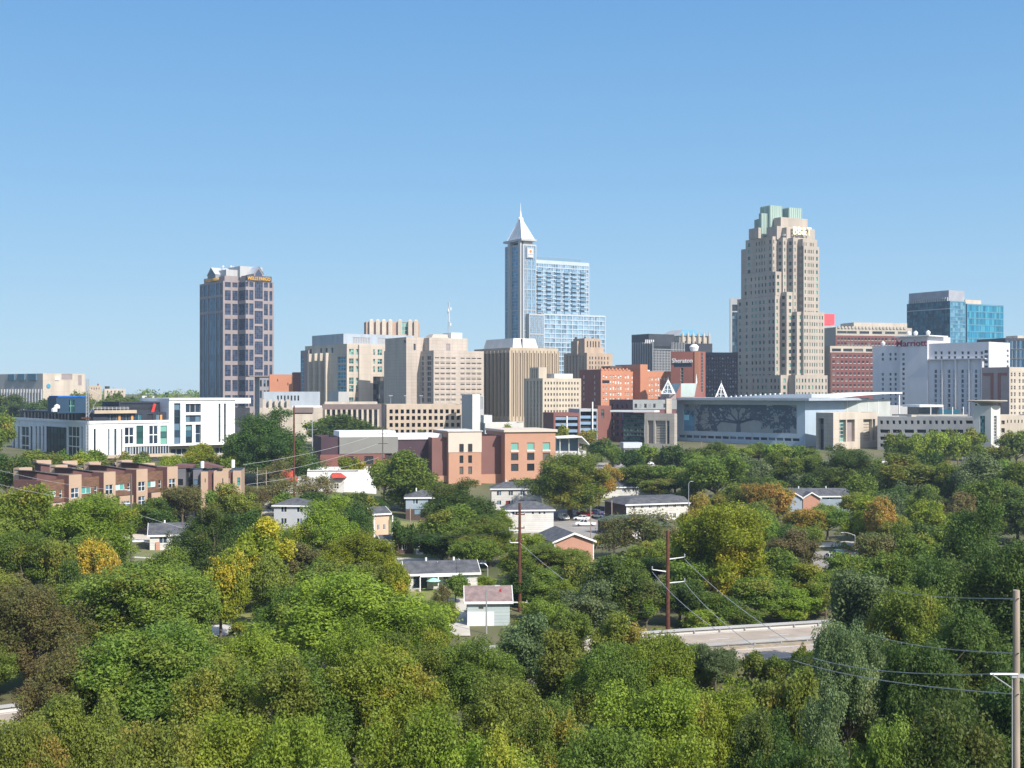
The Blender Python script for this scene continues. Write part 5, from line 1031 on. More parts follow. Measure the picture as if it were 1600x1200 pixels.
for i in range(5):
    o = copy_tree(proto); o['label'] = ['townhouse of the rear row nearest the left trees', 'second rear row townhouse from left', 'middle townhouse of the rear row', 'fourth townhouse of the rear row from left', 'right end townhouse of the rear row'][i]; o['group'] = 'townhouses of the rear row'
    d = 296 + 5 * i; px = 62 + 42 * i; o.location = (wx(px, d), d, wz(728 + 1.0 * i, d) - 11.5); o.rotation_euler = (0, 0, TA * .55)
b = Bld('townhouse_end_block', 'tan and brown three storey end block with dark glazed gap', 'townhouse', 276, 302, 8, 275, 378, 9, None)
zt = b.h(733); hh = lambda q: b.h(q)
dg = mat('charcoal_panel', (.13, .13, .145)); xx = b.fx
b.block(0, xx(289), 1.2, 12, hh(767), zt, dg, Fo=[(xx(277), xx(285), hh(759), hh(749), W(1, 1, gl_dark, black, .1))], depth=.2, roof=darkgrey)
b.block(xx(289), xx(301), 3.0, 12, 0, hh(736), black, depth=.2, Fo=grid([(xx(290), xx(300))], [(hh(795), hh(768)), (hh(765), hh(738))], W(4, 2, gl_dark, black, .1)), roof=darkgrey)
b.block(0, xx(314), 2.4, 11, 0, hh(768), stl, name='glazed_base', Fo=[(.3, xx(313), hh(792), hh(770), W(5, 2, gl_dark, black, .12))], par=False)
b.block(xx(301), xx(314), 1.0, 12, hh(767), hh(735), dg, Fo=[(xx(302), xx(309), hh(760), hh(750), W(1, 1, gl_shop, black, .1))], depth=.2, roof=darkgrey)
b.block(xx(314), xx(325), -.3, 12, 0, hh(737), tn, smt=pb2, depth=.2, roof=darkgrey, Fo=[(xx(320), xx(321.5), hh(754), hh(748), W(1, 1, gl_dark, None))])
b.block(xx(325), xx(334), .5, 12, 0, hh(736), pb2, depth=.2, roof=darkgrey, Fo=[(xx(325), xx(332.5), hh(782), hh(769), W(2, 1, gt, whitepaint, .1))])
b.block(xx(334), xx(357), -.3, 12, 0, hh(737), tn, smt=pb2, depth=.2, roof=darkgrey, Fo=[(xx(347.5), xx(349), hh(757), hh(748), W(1, 1, gl_dark, None))])
b.block(xx(357), xx(364), .5, 12, 0, hh(737.5), pb2, depth=.2, roof=darkgrey, Fo=[(xx(357.5), xx(359), hh(762), hh(748), W(1, 2, gl_shop, whitepaint, .1))])
b.block(xx(364), xx(377), -.3, 12, 0, hh(736), tn, smt=pb2, depth=.2, roof=darkgrey, Fo=[(xx(371), xx(375.5), hh(759), hh(747), W(1, 2, gt, darkgrey, .12))])
b.block(xx(231), xx(275), 1, 11, 0, hh(739), wb, depth=.2, smt=pb2, roof=darkgrey, name='wing', Fo=[(xx(259, 1), xx(264, 1), hh(762), hh(749), W(1, 2, gt, whitepaint)), (xx(232), xx(240), hh(760), hh(753), W(2, 1, gt, whitepaint))])
b.block(xx(256), xx(274), -.2, 1, 0, hh(737.5), tn, smt=pb2, depth=.2, name='bay', par=False, Fo=[(xx(261), xx(269), hh(764), hh(751), W(2, 2, gt, darkgrey, .12)), (xx(261), xx(269), hh(783), hh(772), W(2, 2, gt, darkgrey, .12))])
for p, q in ((313.5, 729), (362, 727)): MB().tube((xx(p), 4, zt), (xx(p), 4, hh(q) + 1), .45, .45, whitepaint, 10).build('vent_pipe', b.root)
mb = MB(); mb.hexa([(-.5, 2, zt + .1), (xx(300), 2, zt + .1), (xx(300), 10, zt + .1), (-.5, 10, zt + .1), (-.5, 2, hh(727)), (xx(300), 2, hh(729)), (xx(300), 10, hh(729)), (-.5, 10, hh(727))], pb2); b.part('roof_box', mb)
mb = MB(); mb.hexa([(xx(314), 4, zt), (xx(345), 4, zt), (xx(345), 11, zt), (xx(314), 11, zt), (xx(314), 4, hh(725)), (xx(345), 4, hh(733.5)), (xx(345), 11, hh(733.5)), (xx(314), 11, hh(725))], pb2); b.part('roof_box', mb)
b.finish()
# ================================================================== HOUSES, CARS, POLES, ROADS
def house(name, label, px, d, length, depth, rz, eave, rise, wallm, roofm, storeys=1, gable='x', base=None, ops=None, overh=.45, hip=False, group=None, gablem=None, trim=True, vents=2):
    """gabled house; local x is the long (eave) side facing the camera, origin at its front left corner"""
    x0 = wx(px, d); g = G(x0, d + 3) if base is None else base
    r = empty(name, (x0, d, g), R_(rz), label, 'house', group); b = Bld.__new__(Bld); b.root = r; b.wins = []
    zs = [(.9 + 2.7 * k, 2.2 + 2.7 * k) for k in range(storeys)]
    n = max(2, int(length / 3.2)); wsp = W(2, 1, gl_shop, whitepaint, .1)
    Fo = ops if ops is not None else grid(spread(.5, length - .5, n, .38), zs, wsp)
    So = grid(spread(1, depth - 1, 2, .3), zs, wsp)
    b.block(0, length, 0, depth, -2, eave, wallm, Fo=Fo, So=So, depth=.14, smt=gablem or wallm, par=False); b.finish()
    o = overh; mb = MB(); zr = eave + rise; ym = depth / 2; t = .18; hx = depth / 2 if hip else -o
    A = [(-o, -o, eave - .12), (length + o, -o, eave - .12), (length - hx, ym, zr), (hx, ym, zr)]; B = [(-o, depth + o, eave - .12), (length + o, depth + o, eave - .12), (length - hx, ym, zr), (hx, ym, zr)]
    for q in (A, B):
        mb.face([(x, y, z + t) for x, y, z in q], roofm); mb.face(q, roofm)
    if hip:
        for xx, hxx in ((-o, hx), (length + o, length - hx)): mb.face([(xx, -o, eave - .12 + t), (xx, depth + o, eave - .12 + t), (hxx, ym, zr + t)], roofm)
    rf = mb.build('roof', r)
    if trim:
        mb = MB(); mb.box(-o, length + o, -o - .06, -o, eave - .3, eave + .06, whitepaint)
        if not hip:
            for xx in (-o, length + o):
                for ya, yb in ((-o, ym), (depth + o, ym)): mb.hexa([(xx - .05, ya, eave - .32), (xx + .05, ya, eave - .32), (xx + .05, yb, zr - .2), (xx - .05, yb, zr - .2), (xx - .05, ya, eave + .08), (xx + .05, ya, eave + .08), (xx + .05, yb, zr + .2), (xx - .05, yb, zr + .2)], whitepaint)
        mb.build('trim', r)
    if not hip:
        mb = MB()
        for xx in (.03, length - .03): mb.face([(xx, 0, eave), (xx, depth, eave), (xx, ym, zr - .05)], gablem or wallm)
        mb.build('gable', r)
    for k in range(vents):
        mb = MB().tube((length * (.3 + .4 * k), ym, zr - .2), (length * (.3 + .4 * k), ym, zr + .7), .18, .18, whitepaint, 8); v = mb.build('vent_pipe', rf)
    return r
cream_s = panel('cream_siding', (.57, .55, .51), (.46, .44, .41), 40, .5, var=.10, scale=.5); blue_s = mat('blue_grey_siding', (.26, .31, .36), var=.06); mint = panel('pale_mint_siding', (.40, .46, .46), (.32, .37, .37), 40, .5, var=.08)
def door(r, x, m_, y=-.05, h=2.1):
    MB().box(x, x + .95, y - .05, y + .03, .05, h, m_).build('door', r)
hb = brick('house_brick', (.44, .21, .14), (.36, .17, .12), (.42, .32, .26)); dkb = darkbrick
reddoor = mat('maroon_door', (.20, .03, .03))
# ranch with porch
rr_ = house('ranch_house', 'long low ranch house with dark roof and white posted porch, centre of the wood', 'x' and 636, 212, 11.8, 7.5, 10, 2.55, 1.5, cream_s, shingle, ops=[(1.0, 3.4, .1, 2.3, W(1, 1, gl_shop, whitepaint, .1)), (6.0, 7.0, 1.0, 2.1, W(1, 2, gl_shop, whitepaint, .1)), (9.2, 10.3, 1.0, 2.2, W(1, 2, gl_pale, whitepaint, .1))], gablem=dkb, overh=.5)
mb = MB(); mb.box(2.0, 8.2, -1.9, -.4, 2.25, 2.4, whitepaint); mb.build('porch_roof', rr_)
for x in (2.0, 5.0, 8.0): MB().box(x - .08, x + .08, -1.85, -1.7, -.3, 2.25, whitepaint).build('porch_post', rr_)
MB().box(7.7, 8.3, -1.8, -.05, -.3, 2.25, whitepaint).build('porch_screen', rr_); MB().box(-.1, 2.0, -1.2, -.3, -.2, .15, concrete).build('step', rr_)
mb = MB(); mb.tube((4.2, -1.9, 0), (4.2, -1.9, 1.7), .03, .03, steel, 5); mb.lathe([(1.2, 1.6), (.6, 1.95), (.04, 2.1)], mat('mint_parasol', (.30, .60, .50)), 8, (4.2, -1.9))
tag(mb.build('parasol'), 'mint green parasol on the ranch house porch', 'parasol'); q = bpy.data.objects['parasol']; q.location = rr_.location; q.rotation_euler = rr_.rotation_euler
# east end gable wing
house('ranch_wing', 'short gabled wing at the right end of the ranch house', 706, 214.5, 4.2, 6, 48, 2.5, 1.3, dkb, shingle, vents=0, ops=[(1.4, 2.4, 1, 2.1, W(1, 2, gl_shop, whitepaint, .1))])
# mint garage with brown roof
rr_ = house('mint_shed', 'pale mint and white outbuilding with brown shingle roof beside curved lamp', 730, 186, 6.2, 6, 3, 3.6, 1.7, mint, brownshingle, ops=[(1.6, 2.4, 2.4, 2.9, W(1, 1, gl_dark, whitepaint, .06))], vents=0, base=3.9)
MB().box(.02, 3.9, -.06, 0, -1, 2.1, whitepaint).build('garage_door', rr_); MB().box(4.9, 5.1, 1.5, 2.6, 4.6, 5.1, mat('red_flue', (.55, .05, .05))).box(4.6, 5.4, 1.4, 1.6, 4.4, 4.6, MATS['red_flue']).build('roof_flue', rr_)
# brick gable house: gable faces the camera -> rotate
rr_ = house('brick_gable_house', 'orange brick house with white edged gable facing the camera', 931, 292, 13, 7.4, 96, 5.4, 1.5, hb, shingle, ops=[], vents=1, base=3.2)
rr_.location = (wx(866, 250), 250, 3.2); rr_.rotation_euler = (0, 0, R_(14))
for ch in list(rr_.children_recursive): bpy.data.objects.remove(ch)
b = Bld.__new__(Bld); b.root = rr_; b.wins = []
b.block(0, 8, 0, 13, -2, 5.6, hb, Fo=[(5.2, 5.9, .3, 1.9, W(1, 1, gl_pale, whitepaint, .1))], So=grid(spread(2, 11, 3, .2), [(1, 2.2), (3.7, 4.8)], W(1, 1, gl_shop, whitepaint)), depth=.12, par=False); b.finish()
mb = MB(); mb.face([(0, 0.02, 5.6), (8, .02, 5.6), (4, .02, 7.0)], hb); mb.build('gable', rr_)
mb = MB(); mb.face([(-.5, -.5, 5.4), (-.5, 13.5, 5.4), (4, 13.5, 7.15), (4, -.5, 7.15)], shingle); mb.face([(8.5, -.5, 5.4), (8.5, 13.5, 5.4), (4, 13.5, 7.15), (4, -.5, 7.15)], shingle); mb.build('roof', rr_)
mb = MB()
for xa in (-.5, 8.5): mb.hexa([(xa, -.58, 5.15), (4, -.58, 6.85), (4, -.5, 6.85), (xa, -.5, 5.15), (xa, -.58, 5.5), (4, -.58, 7.25), (4, -.5, 7.25), (xa, -.5, 5.5)], whitepaint)
mb.build('trim', rr_); MB().box(-.02, .2, -.04, 0, -2, 5.4, whitepaint).build('downpipe', rr_); MB().box(7.9, 8.1, -.04, 0, -2, 5.4, whitepaint).build('downpipe', rr_)
# two storey white blocks by the parking
house('white_row_house', 'white two storey row house with hipped charcoal roof, behind the other white block', 768, 372, 14.6, 8, 3, 5.6, 1.6, cream_s, shingle, 2, hip=True, vents=3, base=4.2)
rr_ = house('white_corner_house', 'white two storey house with hipped charcoal roof directly beside the car park', 788, 322, 12.5, 8, 6, 5.0, 1.7, cream_s, shingle, 2, hip=True, vents=0, base=3.2, ops=[(7.0, 7.5, 3.9, 4.6, W(1, 1, gl_dark, whitepaint, .06)), (9.9, 10.4, 3.9, 4.6, W(1, 1, gl_dark, whitepaint, .06)), (8.7, 9.2, 3.9, 4.6, W(1, 1, gl_dark, whitepaint, .06)), (2.0, 3.4, 3.4, 4.6, W(2, 1, gl_shop, whitepaint, .06))])
for x in (4.2, 8.2): door(bpy.data.objects['white_row_house'], x, reddoor)
rr_ = house('long_white_house', 'long white house partly behind the big tree, above a yellow lawn', 868, 392, 30, 9, 8, 5.0, 1.6, cream_s, shingle, 2, hip=True, vents=3, base=3.6)
MB().box(0, 30, -.08, -.02, 0, 1.2, hb).build('brick_plinth', rr_)
house('far_white_house', 'white two storey house right of the long white one, under hipped roof', 948, 402, 17, 9, 8, 5.4, 1.7, cream_s, shingle, 2, hip=True, vents=2, base=4.6)
b = Bld('brown_brick_flats', 'dark brown brick end wall with white long side and low dark roof', 'apartment building', 979, 338, 20, 945, 1078, 3.2, None)
b.block(0, b.fx(1078), 0, b.L, 0, b.h(789), cream_s, smt=dkb, depth=.15, par=False, Fo=grid(spread(1, b.fx(1078) - 1, 7, .35), [(1, 2.3), (3.8, 5.0)], W(2, 1, gl_shop, whitepaint, .08)))
z = b.h(789); mb = MB(); xr = b.fx(1078); mb.hexa([(-.6, -.6, z), (xr, -.6, z), (xr, b.L + .6, z), (-.6, b.L + .6, z), (3, 3.4, z + 1.5), (xr, 3.4, z + 1.5), (xr, b.L - 3, z + 1.5), (3, b.L - 3, z + 1.5)], shingle); b.part('roof', mb)
b.bx('gutter', -.65, xr, -.7, -.6, z - .15, z + .2, whitepaint); b.bx('corner_board', -.03, .35, -.03, .2, 0, z, whitepaint); b.finish()
b = Bld('brown_brick_flats', 'dark brown brick flats nearest the car park with tall narrow end wall', 'apartment building', 986, 300, 20, 934, 1050, 2.5, None)
z = b.h(824); b.block(0, b.fx(1050), 0, b.L, 0, z, cream_s, smt=dkb, depth=.15, par=False, Fo=grid(spread(1, b.fx(1050) - 1, 5, .35), [(1, 2.3), (3.8, 5.0)], W(2, 1, gl_shop, whitepaint, .08)))
xr = b.fx(1050); mb = MB(); mb.hexa([(-.6, -.6, z), (xr, -.6, z), (xr, b.L + .6, z), (-.6, b.L + .6, z), (2.5, 3, z + 1.3), (xr, 3, z + 1.3), (xr, b.L - 2.4, z + 1.3), (2.5, b.L - 2.4, z + 1.3)], mat('mossy_roof', (.08, .11, .08))); b.part('roof', mb); b.finish()
# left centre cluster
house('grey_two_storey_house', 'pale grey two storey house with slate roof left of the bright green tree', 428, 300, 8.6, 7, -6, 5.2, 1.3, mat('light_grey_siding', (.42, .43, .45), var=.05), shingle, 2, hip=True, vents=0, base=6.2)
rr_ = house('blue_grey_house', 'blue grey two storey house with brick lower storey left of the tall oak', 634, 335, 9, 8, 4, 5.3, 1.5, blue_s, shingle, 2, hip=True, vents=1, base=5.0)
MB().box(0, 9, -.12, -.02, -1, 2.3, dkb).build('brick_facing', rr_)
for x in (2.3, 5.7): MB().box(x, x + 1.6, -.2, -.13, .9, 2.1, gl_pale).build('window', rr_)
rr_ = house('white_gable_house', 'small white gabled house with tan end wall beside young lawn trees', 583, 292, 4, 6, 30, 4.6, 1.2, mat('peach_wall', (.52, .38, .28)), shingle, 1, vents=0, base=5.5, gablem=cream_s)
for x in (-.3, 4.2): MB().box(x - .1, x + .1, -1.5, -1.3, -1, 4.2, whitepaint).build('porch_post', rr_)
house('dark_roof_cottage', 'low cottage roof just showing left of the yellowish tree', 458, 232, 7, 6, 20, 2.4, 1.4, dkb, shingle, vents=0, base=5.2)
rr_ = house('carport_house', 'low house corner with dark roof and white carport beam by the lawn', 598, 262, 6.4, 6, 18, 2.6, 1.0, dkb, shingle, vents=0, base=4.6)
MB().box(6.4, 12.5, 1, 4, 2.1, 2.55, cream_s).build('carport_roof', rr_)
for x in (8.5, 12.2): MB().box(x, x + .2, 1, 1.2, -1, 2.1, whitepaint).build('carport_post', rr_)
# left ranch
rr_ = house('left_ranch_house', 'white low house with charcoal gable roof and brown end wall at the left', 234, 262, 9.5, 9, 14, 2.6, 1.9, cream_s, shingle, vents=1, base=6.0, gablem=mat('brown_gable', (.13, .09, .075)))
MB().box(1.2, 2.0, -.4, .05, -1, 1.2, hb).build('brick_pier', rr_); MB().box(-4.2, -.5, 1, 2.6, 1.2, 1.4, whitepaint).build('porch_roof', rr_); MB().box(-4.1, -3.9, 1.1, 1.3, -1, 1.2, whitepaint).build('porch_post', rr_)
# right cluster
rr_ = house('double_gable_house', 'dark roofed house with two white edged gables, one brick, at the right', 1222, 345, 19, 8, 4, 4.6, 1.7, blue_s, shingle, 2, vents=3, base=5.2)
for px, m_ in ((1222, blue_s), (1250, hb)):
    x = (px - 1222) / F * 345 + .2; w = 4.6; mb = MB(); mb.box(x, x + w, -2.4, 0, -1, 4.4, m_); mb.face([(x, -2.4, 4.4), (x + w, -2.4, 4.4), (x + w / 2, -2.4, 5.7)], m_); mb.build('gable_bay', rr_)
    mb = MB(); mb.face([(x - .4, -2.8, 4.2), (x + w / 2, -2.8, 5.85), (x + w / 2, 2.4, 5.85), (x - .4, 2.4, 4.2)], shingle); mb.face([(x + w + .4, -2.8, 4.2), (x + w / 2, -2.8, 5.85), (x + w / 2, 2.4, 5.85), (x + w + .4, 2.4, 4.2)], shingle); mb.build('bay_roof', rr_)
    mb = MB()
    for xa in (x - .4, x + w + .4): mb.hexa([(xa, -2.9, 4.0), (x + w / 2, -2.9, 5.6), (x + w / 2, -2.8, 5.6), (xa, -2.8, 4.0), (xa, -2.9, 4.35), (x + w / 2, -2.9, 5.95), (x + w / 2, -2.8, 5.95), (xa, -2.8, 4.35)], whitepaint)
    mb.build('trim', rr_)

# ---- roads, car park, lawns (each a sheet following the ground)
SHEETS = []
def sheet(name, pts, mt, lift=.03, kind='structure', res=3.0, zf=None):
    """ground hugging sheet inside a convex outline given as (px, d)"""
    P = [(wx(p, d), d) for p, d in pts]; xs = [p[0] for p in P]; ys = [p[1] for p in P]; mb = MB()
    nx = max(1, int((max(xs) - min(xs)) / res)); ny = max(1, int((max(ys) - min(ys)) / res)); A = P
    if len(P) == 4:
        for i in range(nx):
            for j in range(ny):
                def q(u, v):
                    a = (P[0][0] * (1 - u) + P[1][0] * u, P[0][1] * (1 - u) + P[1][1] * u); c = (P[3][0] * (1 - u) + P[2][0] * u, P[3][1] * (1 - u) + P[2][1] * u)
                    x = a[0] * (1 - v) + c[0] * v; y = a[1] * (1 - v) + c[1] * v; return (x, y, (zf(x, y) if zf else G(x, y)) + lift)
                mb.face([q(i / nx, j / ny), q((i + 1) / nx, j / ny), q((i + 1) / nx, (j + 1) / ny), q(i / nx, (j + 1) / ny)], mt)
    o = mb.build(name); o['kind'] = kind; SHEETS.append(P); return o
asphalt = mat('aged_asphalt', (.24, .22, .20), var=.15, scale=.3, col2=(.34, .31, .28)); grassm = mat('sunny_lawn', (.13, .17, .045), col2=(.24, .22, .08), scale=.35, rough=.95)
path = mat('pale_concrete_path', (.50, .46, .40)); greenlawn = mat('green_lawn', (.07, .17, .025), var=.2)
sheet('parking_lot', [(820, 300), (1010, 300), (1000, 372), (850, 372)], asphalt)
sheet('lawn', [(868, 384), (960, 384), (980, 394), (868, 394)], grassm, .06)
sheet('lawn', [(570, 232), (700, 232), (690, 330), (590, 330)], grassm)
sheet('street', [(590, 246), (760, 246), (760, 254), (590, 256)], path, .08)
sheet('path', [(650, 262), (663, 262), (656, 300), (648, 300)], path, .09)
sheet('lawn', [(630, 196), (800, 196), (800, 225), (630, 225)], grassm)
sheet('driveway', [(690, 178), (735, 178), (730, 205), (700, 205)], path, .07)
sheet('lawn', [(200, 235), (300, 235), (300, 262), (200, 262)], mat('fresh_lawn', (.12, .145, .05), col2=(.19, .18, .08), scale=.5)); sheet('path', [(210, 250), (262, 248), (262, 250), (210, 252)], path, .08)
sheet('street', [(190, 276), (275, 276), (275, 292), (190, 292)], path, .05)
sheet('lawn', [(368, 318), (402, 318), (402, 380), (368, 380)], greenlawn, .05); sheet('parking_lot', [(385, 322), (440, 322), (440, 352), (388, 352)], path, .06)
sheet('street', [(330, 178), (410, 181), (410, 189), (330, 186)], path, .06); sheet('lawn', [(330, 190), (410, 193), (410, 200), (330, 197)], grassm, .05)
sheet('parking_lot', [(1270, 240), (1350, 240), (1345, 275), (1265, 275)], asphalt, .06); sheet('street', [(1275, 280), (1360, 283), (1360, 290), (1275, 288)], path, .07)
sheet('lawn', [(1000, 440), (1110, 440), (1110, 480), (1000, 480)], grassm, .05); sheet('street', [(860, 470), (1120, 476), (1120, 500), (860, 494)], asphalt, .05); sheet('parking_lot', [(1360, 470), (1420, 470), (1420, 490), (1360, 490)], path, .05)

# ---- elevated road with guard rails, gently curving across the wood
RP = [(-120, 88), (-76, 117), (-50, 133), (-20, 152), (8, 168.5), (25, 174.5), (47, 181.5), (80, 192), (130, 212)]
def offs(seg, o, i):
    """point i of the line moved sideways by o, mitred at the bends"""
    def nrm(k): (xa, ya), (xb, yb) = seg[k], seg[k + 1]; L_ = math.hypot(xb - xa, yb - ya); return (-(yb - ya) / L_, (xb - xa) / L_)
    n1 = nrm(max(i - 1, 0)); n2 = nrm(min(i, len(seg) - 2)); m = (n1[0] + n2[0], n1[1] + n2[1]); k = 2 / (m[0] ** 2 + m[1] ** 2)
    return seg[i][0] + m[0] * k * o, seg[i][1] + m[1] * k * o
def road_strip(name, o0, o1, z0, z1, mt, kind=None, parent=None, seg=RP):
    mb = MB(); P = [[(*offs(seg, o, i), z) for i in range(len(seg))] for o, z in ((o0, z0), (o1, z0), (o1, z1), (o0, z1))]
    for i in range(len(seg) - 1):
        for j in range(4): mb.face([P[j][i], P[j][i + 1], P[(j + 1) % 4][i + 1], P[(j + 1) % 4][i]], mt)
    for i in (0, -1): mb.face([P[j][i] for j in range(4)], mt)
    o = mb.build(name, parent)
    if kind: o['kind'] = kind
    return o
conc_road = panel('pale_concrete_road', (.38, .315, .25), (.26, .22, .18), 4.5, 99, var=.14, scale=.35)
ZR = 5.0
road_strip('road_embankment', -19, 1.5, -1, ZR - .15, mat('embankment_earth', (.12, .12, .05), var=.3), 'structure')
road_strip('road', -8.5, 0, ZR - .1, ZR, conc_road, 'structure'); road_strip('road', -18, -11, ZR - .1, ZR, conc_road, 'structure')
road_strip('road_verge', -11, -8.5, ZR - .1, ZR + .12, mat('dry_verge', (.30, .25, .18), var=.3, scale=1), 'structure')
lm = MB(); wl_ = whitepaint
for (xa, ya), (xb, yb) in zip(RP, RP[1:]):
    L_ = math.hypot(xb - xa, yb - ya); u_ = ((xb - xa) / L_, (yb - ya) / L_); n_ = (-u_[1], u_[0]); k = 0.0
    while k < L_ - 3:
        for o_ in (-4.2, -14.5):
            p = (xa + u_[0] * k + n_[0] * o_, ya + u_[1] * k + n_[1] * o_); q = (p[0] + u_[0] * 3, p[1] + u_[1] * 3)
            lm.face([(p[0] - n_[0] * .08, p[1] - n_[1] * .08, ZR + .006), (q[0] - n_[0] * .08, q[1] - n_[1] * .08, ZR + .006), (q[0] + n_[0] * .08, q[1] + n_[1] * .08, ZR + .006), (p[0] + n_[0] * .08, p[1] + n_[1] * .08, ZR + .006)], wl_)
        k += 9
tag(lm.build('lane_markings'), kind='structure')
for o_, nm_ in ((-.6, 0), (-7.9, 1), (-11.6, 2), (-17.4, 3)): road_strip('edge_line', o_, o_ + .14, ZR + .003, ZR + .006, whitepaint, 'structure')
for o0, nm in ((.15, 'galvanised guard rail along the far edge of the raised road'), (-9.8, 'galvanised guard rail on the strip between the two carriageways')):
    r = empty('guard_rail', (0, 0, 0), 0, nm, 'guard rail', None); road_strip('rail', o0, o0 + .12, ZR + .42, ZR + .78, steel, parent=r)
    if o0 > 0: road_strip('parapet', o0 + .25, o0 + .6, ZR - .1, ZR + .40, offwhite, parent=r)
    for (xa, ya), (xb, yb) in zip(RP, RP[1:]):
        L_ = math.hypot(xb - xa, yb - ya); n_ = int(L_ / 3.5)
        for k in range(n_):
            t = k / n_; x, y = xa + (xb - xa) * t, ya + (yb - ya) * t; nn = Vector((-(yb - ya), xb - xa)) / L_
            if -75 < x < 100 and (x < -45 or x > 8): MB().box(-.08, .08, -.08, .08, 0, .85, steel).build('post', r, (x + nn.x * (o0 + .15), y + nn.y * (o0 + .15), ZR - .1))

# ---- vehicles
def tyre_mesh():
    mb = MB(); mb.tube((0, -.11, 0), (0, .11, 0), .33, .33, black, 14); return mb.mesh('wheel')
TY = tyre_mesh(); rimm = steel
def car_mesh(kind, paint):
    """lofted body: stations along x, profile heights; returns body and glasshouse meshes"""
    if kind == 'pickup': st_ = [(-2.75, .5, .95, .86), (-2.6, .4, 1.0, .92), (-.6, .35, 1.02, .95), (-.5, .35, 1.05, .95), (1.3, .35, 1.1, .95), (2.5, .38, .98, .9), (2.75, .5, .85, .78)]; cab = [(-.62, 1.04), (-.45, 1.78), (.9, 1.8), (1.55, 1.1)]
    elif kind == 'van': st_ = [(-2.3, .45, 1.0, .84), (-2.2, .35, 1.08, .92), (1.4, .35, 1.08, .93), (2.15, .4, .95, .86), (2.35, .5, .75, .76)]; cab = [(-2.15, 1.06), (-2.0, 1.72), (.75, 1.74), (1.65, 1.08)]
    else: st_ = [(-2.2, .45, .85, .8), (-2.05, .33, .95, .88), (1.2, .32, .96, .9), (2.0, .36, .82, .84), (2.25, .48, .7, .74)]; cab = [(-1.6, .94), (-1.05, 1.42), (.35, 1.43), (1.15, .94)]
    mb = MB()
    for (xa, la, ha, wa), (xb, lb, hb_, wb_) in zip(st_, st_[1:]):
        mb.hexa([(xa, -wa, la), (xb, -wb_, lb), (xb, wb_, lb), (xa, wa, la), (xa, -wa * .93, ha), (xb, -wb_ * .93, hb_), (xb, wb_ * .93, hb_), (xa, wa * .93, ha)], paint)
    (x0, z0), (x1, z1), (x2, z2), (x3, z3) = cab; w1, w0 = .68, .84
    mb.hexa([(x1, -w1, z1 - .05), (x2, -w1, z2 - .05), (x2, w1, z2 - .05), (x1, w1, z1 - .05), (x1 + .05, -w1 + .05, z1), (x2 - .05, -w1 + .05, z2), (x2 - .05, w1 - .05, z2), (x1 + .05, w1 - .05, z1)], paint)
    for t in (0, .5, 1):
        xa = x0 + (x3 - x0) * t; xb = x1 + (x2 - x1) * t
        for s_ in (-1, 1): mb.hexa([(xa - .05, s_ * w0, z0), (xa + .05, s_ * w0, z0), (xa + .05, s_ * (w0 - .06), z0), (xa - .05, s_ * (w0 - .06), z0), (xb - .05, s_ * w1, z1), (xb + .05, s_ * w1, z1), (xb + .05, s_ * (w1 - .06), z1), (xb - .05, s_ * (w1 - .06), z1)], paint)
    g_ = MB(); w0 -= .03; w1 -= .03
    g_.hexa([(x0 + .03, -w0, z0), (x3 - .03, -w0, z3), (x3 - .03, w0, z3), (x0 + .03, w0, z0), (x1 + .02, -w1, z1 - .06), (x2 - .02, -w1, z2 - .06), (x2 - .02, w1, z2 - .06), (x1 + .02, w1, z1 - .06)], gl_dark)
    return mb.mesh('body'), g_.mesh('glasshouse'), st_
def car(kind, paint, px, d, rz, label, name=None):
    x = wx(px, d); r = empty(name or {'pickup': 'pickup_truck', 'van': 'minivan'}.get(kind, 'parked_car'), (x, d, G(x, d) + .05), R_(rz), label, {'pickup': 'pickup truck', 'van': 'minivan'}.get(kind, 'car'), 'cars parked by the houses')
    bd, gh, st_ = car_mesh(kind, paint)
    for nm, me in (('body', bd), ('glasshouse', gh)):
        o = bpy.data.objects.new(nm, me); sc.collection.objects.link(o); o.parent = r
    for sx in (-1, 1):
        for sy in (-1, 1):
            o = bpy.data.objects.new('wheel', TY); sc.collection.objects.link(o); o.parent = r; o.location = (1.45 * sx * (1.15 if kind == 'pickup' else 1), .82 * sy, .33)
    for sy in (-1, 1):
        MB().box(st_[-1][0] - .12, st_[-1][0] + .02, .55 * sy - .16, .55 * sy + .16, .6, .74, whitepaint).build('headlight', r); MB().box(st_[0][0] - .02, st_[0][0] + .1, .6 * sy - .12, .6 * sy + .12, .66, .84, redt).build('tail_light', r)
    return r
P_ = lambda n_, c: mat('paint_' + n_, c, rough=.25, var=.02, spec=.6)
wp = P_('white', (.75, .75, .74)); rp = P_('red', (.50, .02, .03)); bp = P_('blue', (.04, .10, .30)); sp_ = P_('silver', (.42, .43, .44)); kp = P_('black', (.02, .02, .025)); tp = P_('teal', (.05, .16, .16)); bgp = P_('beige', (.45, .40, .32))
car('van', wp, 881, 352, -70, 'white minivan parked facing away near the white corner house'); car('pickup', wp, 915, 334, 168, 'white pickup truck beside a small lollipop tree')
car('sedan', wp, 909, 350, 165, 'white saloon car just behind the lollipop tree, left of the red ones'); car('sedan', rp, 913, 359, 150, 'red hatchback parked in the row, left of the two red cars')
car('sedan', rp, 921.5, 355, 145, 'bright red saloon, right of the two red cars'); car('sedan', bp, 930, 360, 140, 'blue saloon parked between red saloon and a white car'); car('sedan', wp, 935, 353, 140, 'white saloon at the right end of the parked row'); car('van', kp, 938, 364, 135, 'black car partly behind the brown brick flats corner')
car('sedan', wp, 1298, 262, 95, 'white saloon in the small right hand car park'); car('sedan', tp, 1307.5, 268, 100, 'dark teal saloon beside the white one at the right'); car('sedan', kp, 1316, 269, 105, 'black saloon at the end of the three cars at right')
